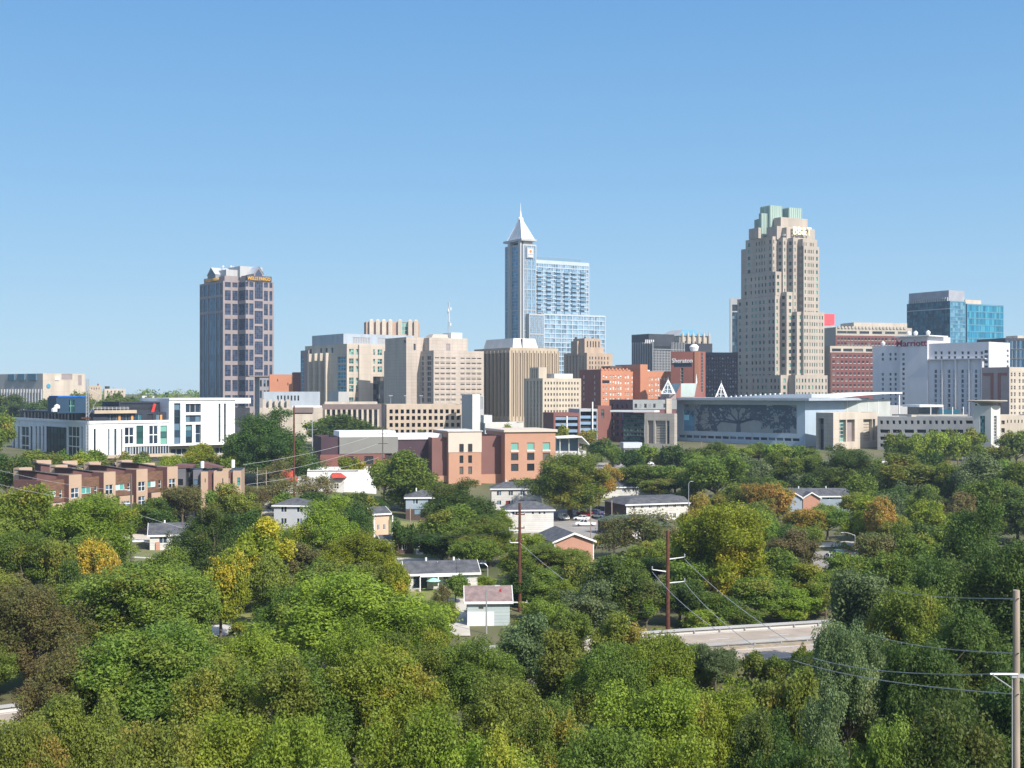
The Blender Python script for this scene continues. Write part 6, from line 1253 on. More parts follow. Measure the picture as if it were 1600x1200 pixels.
car('sedan', sp_, 428, 336, 20, 'silver car by the pale yard left of grey house'); car('van', bgp, 402, 341, 10, 'beige van near the brown trees')
car('sedan', wp, 1385, 480, 10, 'white car glimpsed before the long car park'); car('van', sp_, 905, 482, 8, 'silver van on the street behind the brick block'); car('sedan', kp, 960, 486, 188, 'black car on the street below the kiosk'); car('sedan', bp, 985, 480, 8, 'dark blue car right of the kiosk street'); car('sedan', wp, 1012, 486, 8, 'white car further right on that street')

# ---- poles and wires
def bow(mb, p0, p1, sag, r, mt, n=10):
    p0 = Vector(p0); p1 = Vector(p1); pr = p0
    for i in range(1, n + 1):
        t = i / n; q = p0.lerp(p1, t); q.z -= sag * 4 * t * (1 - t); mb.tube(pr, q, r, r, mt, 4, False); pr = q
def wire(p0, p1, sag, r, label, group='overhead power lines'):
    mb = MB(); bow(mb, (0, 0, 0), Vector(p1) - Vector(p0), sag, r, cable); o = mb.build('power_line'); o.location = p0; tag(o, label, 'power line', group)
def pole(px, d, ytop, r0, r1, mt, label, arms=(), name='utility_pole', n=10, xarms=()):
    x = wx(px, d); g = G(x, d); h = wz(ytop, d) - g; r = empty(name, (x, d, g), 0, label, 'utility pole', 'tall utility poles')
    MB().tube((0, 0, -.5), (0, 0, h), r0, r1, mt, n).build('shaft', r)
    for (yp, dx, dy_, am) in arms:     # bracket arm towards one side with insulator
        z = wz(yp, d) - g; mb = MB(); mb.tube((0, 0, z), (dx, -.2, z + dy_), .10, .06, am, 6); a_ = mb.build('bracket_arm', r); MB().lathe([(.07, -.05), (.11, .1), (.07, .2), (.11, .3), (.05, .45)], midgrey, 8).build('insulator', a_, (dx, -.2, z + dy_))
    for (yp, w, am) in xarms:
        z = wz(yp, d) - g; mb = MB().box(-w / 2, w / 2, -.12, .02, z - .08, z + .08, am); a_ = mb.build('cross_arm', r)
        for k in (-1, 1): MB().lathe([(.06, 0), (.1, .12), (.05, .3)], midgrey, 8).build('insulator', a_, (k * w * .45, -.05, z + .08))
    return (x, d, g)
A1 = pole(812, 196, 786, .30, .20, rust, 'rust brown steel pole with three short pale cross arms, centre of the wood', arms=[(806, -1.5, .15, whitepaint), (829, -1.6, .1, whitepaint), (848, -1.5, .05, whitepaint)], xarms=[(804, 1.6, rust), (825, 1.5, rust), (845, 1.2, rust), (941, 2.4, whitepaint)])
A2 = pole(1043.5, 178, 829, .34, .24, rust, 'rust brown steel pole with curved pale arms, right of centre', arms=[(874, 2.3, .35, whitepaint), (893.5, -2.2, .35, whitepaint), (911, 2.3, .25, whitepaint)])
A3 = pole(205, 236, 742, .24, .16, mat('grey_brown_pole', (.12, .10, .09), var=.2), 'grey brown pole in front of the townhouses with two white side arms', arms=[(766, -1.2, .1, whitepaint), (787, -1.3, .1, whitepaint)])
A4 = pole(459.5, 360, 634, .34, .2, rust, 'tall thin rust pole rising beside the big dark tree')
A5 = pole(598, 400, 668, .26, .16, MATS['grey_brown_pole'], 'dark pole with clustered insulators in front of the grey box', xarms=[(678, 2.6, darkgrey), (693, 3.2, darkgrey)])
A6 = pole(488, 420, 655, .2, .12, steel, 'thin grey steel pole with side brackets before the far trees', arms=[(672, -1.6, .2, steel), (672, 1.6, .2, steel)])
A7 = pole(1588, 46, 922, .16, .12, wood, 'weathered grey wooden pole at the right edge with steel braced arm', n=14)
rA7 = bpy.data.objects['utility_pole.006'] if 'utility_pole.006' in bpy.data.objects else None
r = [o for o in bpy.data.objects if o.get('label', '').startswith('weathered grey wooden')][0]
z = wz(1056, 46) - A7[2]; MB().tube((0, 0, wz(1080, 46) - A7[2]), (-.9, -.15, z + .06), .022, .022, steel, 6).build('brace', r); MB().tube((0, -.1, z + .08), (-1.0, -.15, z + .1), .05, .04, steel, 8).build('bracket_arm', r); MB().box(-.2, .35, -.12, .12, z - .05, z + .05, steel).build('cross_arm', r)
MB().tube((.24, -.2, z - .35), (.24, -.2, z - .05), .04, .06, whitepaint, 8).build('insulator', r); MB().tube((-.17, -.05, .5), (-.17, -.05, z), .015, .015, cable, 5).build('ground_wire', r)
def tip(A, dx, yp): return (A[0] + dx, A[1] - .2, wz(yp, A[1]))
for yp, pe, lab in ((934, (1380, 150, 917), 'uppermost of the wires running left from the wooden pole'), (1019, (1360, 120, 990), 'second wire down running left from the wooden pole'), (1051, (1270, 90, 1028), 'third wire down, from the steel arm of the wooden pole'), (1083, (1240, 95, 1032), 'lowest wire running left from the wooden pole')):
    p1 = (wx(pe[0], pe[1]), pe[1], wz(pe[2], pe[1])); wire(tip(A7, -.9 if yp == 1051 else 0, yp), p1, .35, .026, lab)
for (a, dx, ya, pe, lab, s_) in ((A2, 2.3, 873, (1230, 110, 1000), 'wire sloping down right from the top arm of the right rust pole', .6), (A2, 2.3, 910, (1180, 115, 1010), 'wire sloping down right from the lower arm of the right rust pole', .6), (A2, -2.2, 893, (1120, 112, 985), 'wire crossing in front of the right rust pole', .5),
                                  (A1, 0, 848, (880, 182, 905), 'guy wire from the foot of the third arm of the centre rust pole', .1), (A5, -1.2, 678, (380, 330, 726), 'upper wire sagging left from the dark insulator pole', 1.0), (A5, -1.4, 693, (400, 330, 742), 'lower wire sagging left from the dark insulator pole', 1.0),
                                  (A5, -1.3, 715, (385, 300, 757), 'lowest wire sagging left across the warehouse roof', .8), (A3, -1.2, 766, (-20, 190, 730), 'upper wire running left from the townhouse pole', .6), (A3, -1.3, 787, (-20, 190, 752), 'lower wire running left from the townhouse pole', .6),
                                  (A3, 0, 800, (440, 250, 855), 'upper wire running right from the townhouse pole', .8), (A3, 0, 842, (430, 240, 872), 'lower wire running right from the townhouse pole', .5), (A1, -1.5, 829, (640, 260, 832), 'thin wire running left from the middle arm of centre pole', .8), (A1, 1.1, 941, (1036, 179, 955), 'thin wire between the two rust poles', .6)):
    p1 = (wx(pe[0], pe[1]), pe[1], wz(pe[2], pe[1])); wire(tip(a, dx, ya), p1, s_, .03 if a[1] < 300 else .05, lab)
def lamp(px, d, ytop, side, label, arm=2.2, hbase=None):
    x = wx(px, d); g = G(x, d); h = wz(ytop, d) - g; r = empty('street_lamp', (x, d, g), 0, label, 'street lamp', 'grey street lamps')
    MB().tube((0, 0, -.3), (0, 0, h - .6), .13, .08, steel, 8).build('post', r); mb = MB(); pr = (0, 0, h - .6)
    for i in range(1, 7): t = i / 6; q = (side * arm * t, 0, h - .6 + .6 * math.sin(t * math.pi / 2)); mb.tube(pr, q, .07, .06, steel, 6, False); pr = q
    mb.build('arm', r); MB().hexa([(side * arm - .1, -.14, h - .08), (side * (arm + .1) + .55 * side, -.1, h - .05), (side * (arm + .1) + .55 * side, .1, h - .05), (side * arm - .1, .14, h - .08), (side * arm - .1, -.1, h + .08), (side * arm + .6 * side, -.05, h + .03), (side * arm + .6 * side, .05, h + .03), (side * arm - .1, .1, h + .08)], palegrey).build('lamp_head', r)
lamp(760, 180, 915, 1, 'white curved street lamp in front of the mint outbuilding', 1.3); lamp(1336, 256, 832, -1, 'street lamp arching left over the small right car park'); lamp(488, 292, 812, -1, 'street lamp arching left in front of grey two storey house', 1.8)
lamp(762, 222, 880, -1, 'slim street lamp right of the ranch house', .8); lamp(1402, 500, 690, -1, 'distant street lamp before the long car park, left one', 1.6); lamp(1504, 480, 700, -1, 'distant street lamp before the long car park, right one', 1.6)
lamp(200, 250, 826, -1, 'pale street lamp at the left of the white ranch', 1.0); lamp(1076, 330, 752, 1, 'slim lamp among the trees right of the long white house', .6)
for px, d, yt, lab in ((402, 350, 730, 'pale wooden pole before the dark tree, left of two'), (416, 352, 735, 'pale wooden pole before the dark tree, right of two'), (641, 268, 793, 'thin grey brown pole on the lawn by young trees'), (923, 300, 790, 'thin pole rising through the car park by the flats'), (956, 330, 782, 'thin pole in front of the brown brick end wall'), (1096, 470, 690, 'short thin pole before the convention centre trees')):
    pole(px, d, yt, .13, .1, wood, lab, n=8)
# ================================================================== TREES
def leaf_mat(name, c, hi, acc, accfrac=.12):
    m = bpy.data.materials.new('foliage_' + name); m.use_nodes = True; nt = m.node_tree; n = nt.nodes; l = nt.links; b = n['Principled BSDF']
    at = n.new('ShaderNodeAttribute'); at.attribute_name = 'tint'; oi = n.new('ShaderNodeObjectInfo')
    sx = n.new('ShaderNodeSeparateXYZ'); l.new(at.outputs['Vector'], sx.inputs[0])
    m1 = n.new('ShaderNodeMix'); m1.data_type = 'RGBA'; m1.inputs[6].default_value = (*c, 1); m1.inputs[7].default_value = (*hi, 1); l.new(sx.outputs[0], m1.inputs[0])
    ad = n.new('ShaderNodeMath'); ad.operation = 'ADD'; l.new(sx.outputs[1], ad.inputs[0]); l.new(oi.outputs['Random'], ad.inputs[1])
    fr = n.new('ShaderNodeMath'); fr.operation = 'FRACT'; l.new(ad.outputs[0], fr.inputs[0])
    gt = n.new('ShaderNodeMapRange'); gt.inputs[1].default_value = 1 - accfrac * 1.4; gt.inputs[2].default_value = 1 - accfrac * .4; gt.inputs[4].default_value = .85; l.new(fr.outputs[0], gt.inputs[0])
    m2 = n.new('ShaderNodeMix'); m2.data_type = 'RGBA'; l.new(gt.outputs[0], m2.inputs[0]); l.new(m1.outputs[2], m2.inputs[6]); m2.inputs[7].default_value = (*acc, 1)
    hs = n.new('ShaderNodeHueSaturation'); mr = n.new('ShaderNodeMapRange'); mr.inputs[3].default_value = .485; mr.inputs[4].default_value = .515; l.new(oi.outputs['Random'], mr.inputs[0]); l.new(mr.outputs[0], hs.inputs['Hue'])
    m3 = n.new('ShaderNodeMath'); m3.operation = 'MULTIPLY'; m3.inputs[1].default_value = 7.31; l.new(oi.outputs['Random'], m3.inputs[0]); f3 = n.new('ShaderNodeMath'); f3.operation = 'FRACT'; l.new(m3.outputs[0], f3.inputs[0])
    mv = n.new('ShaderNodeMapRange'); mv.inputs[3].default_value = .96; mv.inputs[4].default_value = 1.4; l.new(f3.outputs[0], mv.inputs[0]); l.new(mv.outputs[0], hs.inputs['Value']); l.new(m2.outputs[2], hs.inputs['Color'])
    l.new(hs.outputs[0], b.inputs['Base Color']); b.inputs['Roughness'].default_value = .55; b.inputs['Specular IOR Level'].default_value = .25
    tr = n.new('ShaderNodeBsdfTranslucent'); l.new(hs.outputs[0], tr.inputs[0]); mx = n.new('ShaderNodeMixShader'); mx.inputs[0].default_value = .42
    l.new(b.outputs[0], mx.inputs[1]); l.new(tr.outputs[0], mx.inputs[2]); l.new(mx.outputs[0], n['Material Output'].inputs[0]); return m
LM = {
 'mid': leaf_mat('mid', (.078, .128, .020), (.180, .238, .034), (.22, .22, .035)),
 'bright': leaf_mat('bright', (.108, .168, .016), (.245, .305, .034), (.29, .27, .035)),
 'dark': leaf_mat('dark', (.038, .074, .016), (.095, .145, .028), (.12, .14, .03)),
 'olive': leaf_mat('olive', (.100, .136, .022), (.205, .242, .038), (.30, .23, .045), .1),
 'yolive': leaf_mat('yolive', (.115, .155, .015), (.270, .290, .022), (.42, .34, .03), .16),
 'yellow': leaf_mat('yellow', (.34, .25, .03), (.62, .43, .055), (.15, .19, .03), .35),
 'orange': leaf_mat('orange', (.24, .19, .035), (.42, .25, .055), (.17, .21, .035), .5),
 'brown': leaf_mat('brown', (.130, .125, .045), (.225, .190, .070), (.11, .14, .035), .3),
 'redbrown': leaf_mat('redbrown', (.085, .105, .028), (.180, .150, .050), (.15, .11, .045), .35),
 'grey': leaf_mat('grey', (.080, .118, .044), (.165, .215, .085), (.24, .27, .12), .08),
}
bark = mat('bark', (.13, .10, .075), var=.25, scale=3, rough=.9)
def leaves_mesh(P, Nn, size, tint, cl, name, aspect=.62, mats_=None):
    """one small four cornered leaf spray per point"""
    n = len(P); rng = np.random.default_rng(n + 3)
    r = rng.normal(size=(n, 3)); t = np.cross(Nn, r); t /= np.linalg.norm(t, axis=1, keepdims=True) + 1e-9; bt = np.cross(Nn, t)
    s = size * rng.uniform(.6, 1.35, (n, 1)); a = t * s; c = bt * s * aspect
    v = np.stack([P - a, P + c * .9 - a * .1, P + a, P - c * .9 + a * .1], 1).reshape(-1, 3)
    me = bpy.data.meshes.new(name); me.vertices.add(4 * n); me.vertices.foreach_set('co', v.astype(np.float32).ravel())
    me.loops.add(4 * n); me.loops.foreach_set('vertex_index', np.arange(4 * n, dtype=np.int32)); me.polygons.add(n)
    me.polygons.foreach_set('loop_start', np.arange(0, 4 * n, 4, dtype=np.int32)); me.polygons.foreach_set('loop_total', np.full(n, 4, np.int32))
    at = me.attributes.new('tint', 'FLOAT_VECTOR', 'POINT'); d = np.zeros((n, 4, 3), np.float32); d[:, :, 0] = tint[:, None]; d[:, :, 1] = cl[:, None]; at.data.foreach_set('vector', d.ravel())
    me.update(); me.materials.append(None); return me
def make_crown(seed, nl, leaf, n1=22, thin=1.0, shape='round'):
    """crown in real metres for a 6 m radius, 14 m high tree, then scaled to unit size"""
    rng = np.random.default_rng(seed); C1 = []; Rr = []; nb = int(rng.integers(6, 10)); Lb = rng.normal(size=(nb, 3)); Lb[:, 2] = Lb[:, 2] * .7 + .25; Lb /= np.linalg.norm(Lb, axis=1, keepdims=True); Ll = rng.uniform(.72, 1.12, nb)
    while len(C1) < n1:
        p = rng.normal(size=3); p /= np.linalg.norm(p)
        if p[2] < -.85: continue
        k = rng.uniform(.45, .80) if rng.random() < .8 else rng.uniform(.1, .4)
        if rng.random() < .62:
            j = rng.integers(0, nb); p = Lb[j] + rng.normal(size=3) * .33; p /= np.linalg.norm(p); k = rng.uniform(.5, .86) * Ll[j]
        zr = 6.0 if shape == 'round' else 6.6; zc = 7.6 if shape == 'round' else 7.2
        rad = 6.0 if shape == 'round' else 6.0 * (1 - .45 * max(p[2], 0))
        c = np.array([p[0] * rad * k, p[1] * rad * k, zc + p[2] * zr * k]); rc = rng.uniform(1.4, 2.35) * (1.15 if k < .45 else 1)
        C1.append(c); Rr.append(rc)
    C1 = np.array(C1); Rr = np.array(Rr); n2 = 14; sub = []; sr = []; own = []
    for i in range(n1):
        d = rng.normal(size=(n2, 3)); d /= np.linalg.norm(d, axis=1, keepdims=True); d[:, 2] = d[:, 2] * .92 + .06
        sub.append(C1[i] + d * Rr[i] * rng.uniform(.45, 1.0, (n2, 1))); sr.append(np.full(n2, Rr[i]) * rng.uniform(.26, .5, n2)); own += [i] * n2
    sub = np.concatenate(sub); sr = np.concatenate(sr); own = np.array(own)
    w = sr ** 2; idx = rng.choice(len(sub), nl, p=w / w.sum())
    d = rng.normal(size=(nl, 3)); d /= np.linalg.norm(d, axis=1, keepdims=True)
    P = sub[idx] + d * sr[idx][:, None] * rng.uniform(.5, 1.25, (nl, 1)) ** .6 * np.array([1, 1, .92]) + rng.normal(size=(nl, 3)) * leaf * np.where(rng.random((nl, 1)) < .10, 1.9, .8)
    Nn = d * .8 + np.array([0, 0, .4]) + rng.normal(size=(nl, 3)) * .55; Nn /= np.linalg.norm(Nn, axis=1, keepdims=True)
    tc_ = rng.random(len(sub)); tint = np.clip(.55 * tc_[idx] + .45 * rng.random(nl), 0, 1); clr = rng.random(n1)[own[idx]]
    zmax = P[:, 2].max(); rm = np.percentile(np.hypot(P[:, 0], P[:, 1]), 98)
    me = leaves_mesh(P, Nn, leaf, tint, clr, 'crown'); co = np.zeros(len(me.vertices) * 3, np.float32); me.vertices.foreach_get('co', co); co = co.reshape(-1, 3); co /= np.array([rm, rm, zmax]); me.vertices.foreach_set('co', co.ravel()); me.update()
    tb_ = MB(); pr = np.array([0, 0, -.4]); 
    zt_ = 5.2; tb_.tube((0, 0, -.6), (.1, 0, zt_), .34, .22, bark, 8)
    for i in range(n1):
        s_ = np.array([.1, 0, rng.uniform(2.8, zt_)]); m_ = (s_ + C1[i]) / 2 + np.array([0, 0, -.5]) + rng.normal(size=3) * .3
        tb_.tube(s_, m_, .13, .08, bark, 5, False); tb_.tube(m_, C1[i], .08, .035, bark, 5, False)
        for k in range(3 if thin < 1 else 1): q = C1[i] + rng.normal(size=3) * Rr[i] * .5; tb_.tube(C1[i], q, .035, .012, bark, 4, False)
    tm = tb_.mesh('trunk'); co = np.zeros(len(tm.vertices) * 3, np.float32); tm.vertices.foreach_get('co', co); co = co.reshape(-1, 3) / np.array([rm, rm, zmax]); tm.vertices.foreach_set('co', co.astype(np.float32).ravel()); tm.update()
    return me, tm
CR = {'near': [make_crown(11 + i, 76000, .125, 36, shape='round' if i % 2 == 0 else 'tall') for i in range(6)],
      'mid': [make_crown(31 + i, 26000, .22, 32, shape='round' if i % 3 else 'tall') for i in range(7)],
      'far': [make_crown(51 + i, 9000, .40, 28) for i in range(4)],
      'thin': [make_crown(71 + i, 5200, .22, 26, thin=.4) for i in range(2)],
      'bush': [make_crown(81 + i, 5000, .30, 12) for i in range(2)]}
TREES = []
def solve(px, yt, w, h=None, d=None):
    if d is None:
        d = 200.0
        for _ in range(60):
            r = w / F * d / 2; hh = h or min(max(r * 2.25, 8), 20); g = G(wx(px, d), d)
            d = .5 * d + .5 * max(40, (CZ - g - hh) * F / (yt - HY))
    return d, w / F * d / 2
def hero(px, yt, w, col, d=None, h=None, thin=False, note=None):
    d, r = solve(px, yt, w, h, d); r *= 1.1; g = G(wx(px, d), d); TREES.append(dict(px=px, yt=yt, d=d, r=r, h=wz(yt, d) - g, col=col, thin=thin, hero=True, note=note))
H_ = hero
# back row and beside buildings
H_(430, 633, 138, 'dark', 395); H_(372, 668, 40, 'mid', 402); H_(545, 644, 105, 'dark', 540); H_(505, 648, 50, 'mid', 560); H_(318, 690, 62, 'yolive', 398); H_(12, 706, 72, 'dark', 322); H_(2, 640, 36, 'olive', 440); H_(-14, 655, 50, 'mid', 420); H_(660, 668, 22, 'olive', 560); H_(795, 660, 30, 'mid', 540)
for px, yt, w in ((20, 614, 60), (62, 620, 45), (95, 617, 50), (125, 609, 36), (155, 622, 40), (185, 606, 34), (205, 614, 30), (235, 612, 30), (-15, 612, 50)): H_(px, yt, w, random.choice(['mid', 'dark', 'olive']), 760 + random.random() * 60)
H_(878, 662, 26, 'yolive', 530); H_(918, 670, 32, 'orange', 520); H_(940, 682, 40, 'dark', 500); H_(957, 690, 26, 'mid', 480); H_(985, 698, 44, 'dark', 452); H_(1010, 692, 40, 'bright', 468); H_(1040, 698, 40, 'bright', 462); H_(1058, 690, 46, 'dark', 455); H_(1085, 704, 34, 'bright', 440)
H_(1112, 688, 62, 'mid', 470); H_(1150, 694, 44, 'bright', 478); H_(1186, 690, 52, 'mid', 486); H_(1222, 688, 50, 'bright', 470); H_(1255, 692, 48, 'mid', 470)
for px, yt, w, c in ((1427, 671, 40, 'bright'), (1463, 672, 44, 'bright'), (1497, 676, 40, 'bright'), (1588, 670, 44, 'mid'), (1400, 696, 30, 'dark'), (1535, 690, 40, 'mid'), (1560, 694, 40, 'olive')): H_(px, yt, w, c, 460)
H_(1312, 692, 118, 'dark', 372); H_(1375, 712, 40, 'mid', 400); H_(1422, 707, 104, 'olive', 345); H_(1525, 702, 92, 'grey', 330); H_(1590, 718, 60, 'mid', 320); H_(1480, 716, 60, 'olive', 340); H_(1258, 706, 60, 'mid', 395); H_(1210, 702, 56, 'mid', 400)
H_(1118, 703, 92, 'mid', 362); H_(1080, 722, 50, 'mid', 380); H_(1165, 706, 66, 'grey', 380); H_(1055, 724, 70, 'mid', 392); H_(1010, 722, 76, 'olive', 400); H_(965, 728, 60, 'bright', 410); H_(1040, 745, 70, 'olive', 385)
H_(636, 698, 102, 'mid', 352); H_(600, 715, 50, 'olive', 370); H_(890, 703, 118, 'mid', 356, note='spreading'); H_(936, 724, 62, 'orange', 366); H_(548, 712, 42, 'yolive', 392); H_(428, 712, 52, 'brown', 370, thin=True); H_(490, 738, 70, 'brown', 350, thin=True); H_(428, 742, 80, 'brown', 330, thin=True); H_(398, 756, 50, 'redbrown', 320, thin=True)
H_(522, 768, 116, 'bright'); H_(722, 744, 132, 'dark', 290); H_(700, 786, 104, 'mid', 256); H_(765, 806, 116, 'mid', 242); H_(690, 830, 86, 'dark', 245); H_(852, 846, 118, 'olive', 222); H_(812, 850, 60, 'mid', 215); H_(905, 872, 50, 'olive', 205); H_(740, 838, 70, 'mid', 232)
H_(1135, 780, 156, 'yolive'); H_(1092, 768, 62, 'orange', 292); H_(1180, 750, 62, 'orange', 322); H_(1215, 748, 44, 'orange', 330); H_(1140, 752, 60, 'olive', 330); H_(1240, 762, 30, 'mid', 350)
H_(1005, 788, 104, 'brown', 262, thin=True); H_(960, 800, 50, 'brown', 258, thin=True); H_(1040, 812, 60, 'brown', 255, thin=True); H_(1010, 840, 70, 'olive', 235)
H_(1358, 773, 76, 'yolive'); H_(1382, 771, 58, 'orange', 268); H_(1438, 776, 74, 'bright'); H_(1262, 790, 64, 'orange', 290); H_(1293, 786, 60, 'mid', 292, note='airy'); H_(1240, 826, 72, 'brown', 235); H_(1362, 826, 74, 'brown', 225); H_(1400, 812, 60, 'mid'); H_(1490, 764, 76, 'brown'); H_(1545, 742, 90, 'mid'); H_(1455, 756, 60, 'dark', 300); H_(1590, 760, 80, 'dark')
# left bands
H_(35, 752, 112, 'bright'); H_(140, 768, 126, 'bright'); H_(88, 780, 70, 'olive'); H_(232, 776, 66, 'mid', 284); H_(196, 786, 40, 'mid', 286); H_(255, 788, 44, 'dark', 282); H_(332, 784, 116, 'dark'); H_(365, 752, 66, 'olive', 280); H_(345, 765, 50, 'mid', 288); H_(405, 803, 98, 'yolive', 208)
H_(28, 824, 128, 'mid'); H_(142, 838, 72, 'yellow', 190, h=8.5); H_(172, 862, 46, 'yellow', 178, h=6.5); H_(120, 870, 60, 'dark', 172); H_(100, 832, 60, 'olive', 188); H_(262, 850, 66, 'mid', 205, h=9); H_(345, 856, 78, 'yolive', 176); H_(470, 845, 70, 'brown', 214); H_(522, 868, 110, 'mid', 178); H_(560, 826, 116, 'yolive', 205); H_(612, 868, 60, 'yolive', 190); H_(508, 812, 60, 'brown', 228); H_(430, 860, 76, 'olive', 182)
H_(425, 895, 80, 'grey', 196); H_(382, 898, 64, 'brown', 198); H_(300, 880, 90, 'mid', 160)
H_(622, 808, 26, 'dark', 262, h=3.6, note='small'); H_(645, 812, 18, 'dark', 262, h=3.2, note='small'); H_(927, 824, 24, 'brown', 322, h=3.2, note='small'); H_(712, 894, 36, 'mid', 202, h=2.6, note='small'); H_(690, 912, 26, 'brown', 198, h=2.0, note='small'); H_(758, 898, 34, 'bright', 206, h=3.0, note='small'); H_(700, 935, 26, 'olive', 182, h=2.2, note='small')
# middle right
H_(965, 862, 104, 'dark', 185); H_(1090, 862, 110, 'mid', 200); H_(1150, 868, 90, 'mid', 202); H_(1218, 856, 105, 'mid', 204); H_(1180, 896, 96, 'mid', 192); H_(1275, 878, 80, 'bright', 200); H_(1330, 860, 90, 'mid', 212); H_(1062, 902, 84, 'dark', 188); H_(985, 905, 80, 'mid', 188); H_(918, 905, 90, 'grey'); H_(850, 930, 120, 'mid'); H_(1240, 920, 80, 'bright', 192); H_(1290, 905, 60, 'mid', 194); H_(1400, 860, 90, 'mid'); H_(1445, 830, 90, 'mid'); H_(1120, 925, 86, 'mid', 186); H_(1010, 928, 60, 'mid', 184)
H_(1360, 878, 112, 'grey', 150); H_(1325, 960, 120, 'grey', 112); H_(1300, 1060, 120, 'grey', 88); H_(1430, 905, 120, 'mid', 132); H_(1540, 772, 150, 'dark', 168); H_(1590, 830, 170, 'dark', 135); H_(1470, 862, 150, 'dark', 138); H_(1530, 930, 170, 'dark', 112); H_(1440, 990, 170, 'dark', 100); H_(1575, 1010, 180, 'dark', 92); H_(1480, 1080, 180, 'dark', 80); H_(1395, 1110, 150, 'mid', 80); H_(1230, 1030, 110, 'olive', 104); H_(1200, 1095, 140, 'dark', 88); H_(1335, 990, 16, 'redbrown', 150, h=5, note='small'); H_(1255, 1002, 22, 'olive', 148, h=6, note='small'); H_(1285, 1000, 18, 'mid', 148, h=6, note='small'); H_(1118, 1004, 64, 'grey', 146, h=6)
H_(1175, 1014, 46, 'olive', 149, h=5.5, note='small'); H_(1215, 1018, 44, 'mid', 147, h=5.5, note='small'); H_(1262, 1012, 50, 'mid', 149, h=6, note='small'); H_(1305, 1004, 50, 'dark', 152, h=7, note='small')
# foreground
H_(548, 958, 150, 'bright', 126); H_(640, 985, 120, 'mid', 120)
H_(42, 908, 156, 'redbrown'); H_(120, 905, 100, 'mid'); H_(232, 872, 196, 'mid', 152); H_(95, 990, 120, 'redbrown', 112); H_(225, 968, 210, 'mid', 112); H_(565, 880, 262, 'bright', 142); H_(470, 905, 140, 'mid', 146); H_(655, 950, 130, 'bright', 135); H_(395, 975, 150, 'bright', 122); H_(465, 1010, 180, 'mid', 104); H_(590, 1000, 200, 'bright', 106); H_(340, 1020, 150, 'mid', 106); H_(130, 1070, 150, 'olive', 92); H_(40, 1110, 140, 'olive', 86); H_(240, 1110, 160, 'olive', 82); H_(350, 1100, 160, 'bright', 86); H_(480, 1110, 200, 'bright', 80); H_(640, 1090, 190, 'bright', 84)
H_(745, 985, 140, 'mid', 122); H_(820, 955, 90, 'grey', 142); H_(890, 980, 110, 'olive', 128); H_(800, 1040, 150, 'olive', 102); H_(860, 1085, 120, 'olive', 92); H_(955, 1000, 130, 'mid', 118); H_(1030, 985, 130, 'bright', 122); H_(1010, 1050, 190, 'bright', 96); H_(1120, 1050, 130, 'bright', 98); H_(940, 1120, 170, 'mid', 82); H_(1080, 1130, 190, 'bright', 80); H_(760, 1120, 180, 'bright', 82); H_(1250, 1150, 170, 'dark', 76); H_(900, 945, 70, 'mid', 148); H_(960, 950, 80, 'olive', 144)

# what must stay in view: (x0, y0, x1, y1, distance) in photograph pixels
PROT = [(62, 715, 256, 768, 262), (255, 735, 300, 788, 292), (300, 735, 345, 772, 292), (345, 735, 380, 760, 292), (18, 600, 370, 700, 425), (40, 700, 300, 715, 300), (500, 665, 600, 712, 418), (600, 665, 868, 745, 418), (868, 675, 930, 698, 468), (478, 733, 585, 766, 378), (424, 735, 465, 752, 366),
        (427, 790, 462, 822, 298), (632, 770, 672, 803, 333), (583, 797, 607, 828, 290), (602, 806, 668, 872, 232), (768, 755, 852, 790, 368), (790, 788, 866, 826, 318), (862, 795, 945, 836, 300), (866, 832, 932, 878, 278), (944, 777, 985, 820, 334), (932, 820, 975, 860, 296), (905, 768, 945, 797, 388), (945, 755, 1030, 782, 398), (985, 780, 1070, 800, 336),
        (632, 876, 745, 914, 208), (650, 914, 726, 932, 194), (728, 913, 784, 968, 182), (703, 935, 728, 964, 176), (203, 822, 274, 858, 258), (205, 858, 240, 872, 246), (190, 812, 240, 826, 272), (1218, 776, 1262, 800, 341), (1262, 776, 1312, 790, 341), (1292, 838, 1342, 890, 238),
        (1070, 962, 1310, 1003, 156), (1150, 1003, 1240, 1022, 150), (345, 966, 395, 984, 176), (0, 1090, 92, 1106, 122), (803, 786, 822, 962, 194), (1018, 829, 1072, 962, 176), (197, 742, 214, 850, 232), (752, 915, 768, 968, 178), (455, 634, 464, 712, 355),
        (955, 590, 1275, 686, 545), (1275, 600, 1375, 692, 530), (1375, 600, 1600, 664, 505), (1520, 625, 1562, 688, 490), (865, 600, 955, 668, 520), (595, 600, 760, 672, 560), (480, 600, 600, 640, 590), (385, 600, 480, 635, 600), (1580, 922, 1600, 1200, 40), (370, 755, 382, 772, 300), (376, 752, 402, 770, 318), (480, 818, 490, 830, 290), (868, 700, 945, 712, 450)]
for t in list(TREES):
    hp = t['h'] / t['d'] * F; w = t['r'] / t['d'] * F
    if t.get('note') != 'small' : PROT.append((t['px'] - w * .55, t['yt'], t['px'] + w * .55, t['yt'] + hp * .42, t['d']))
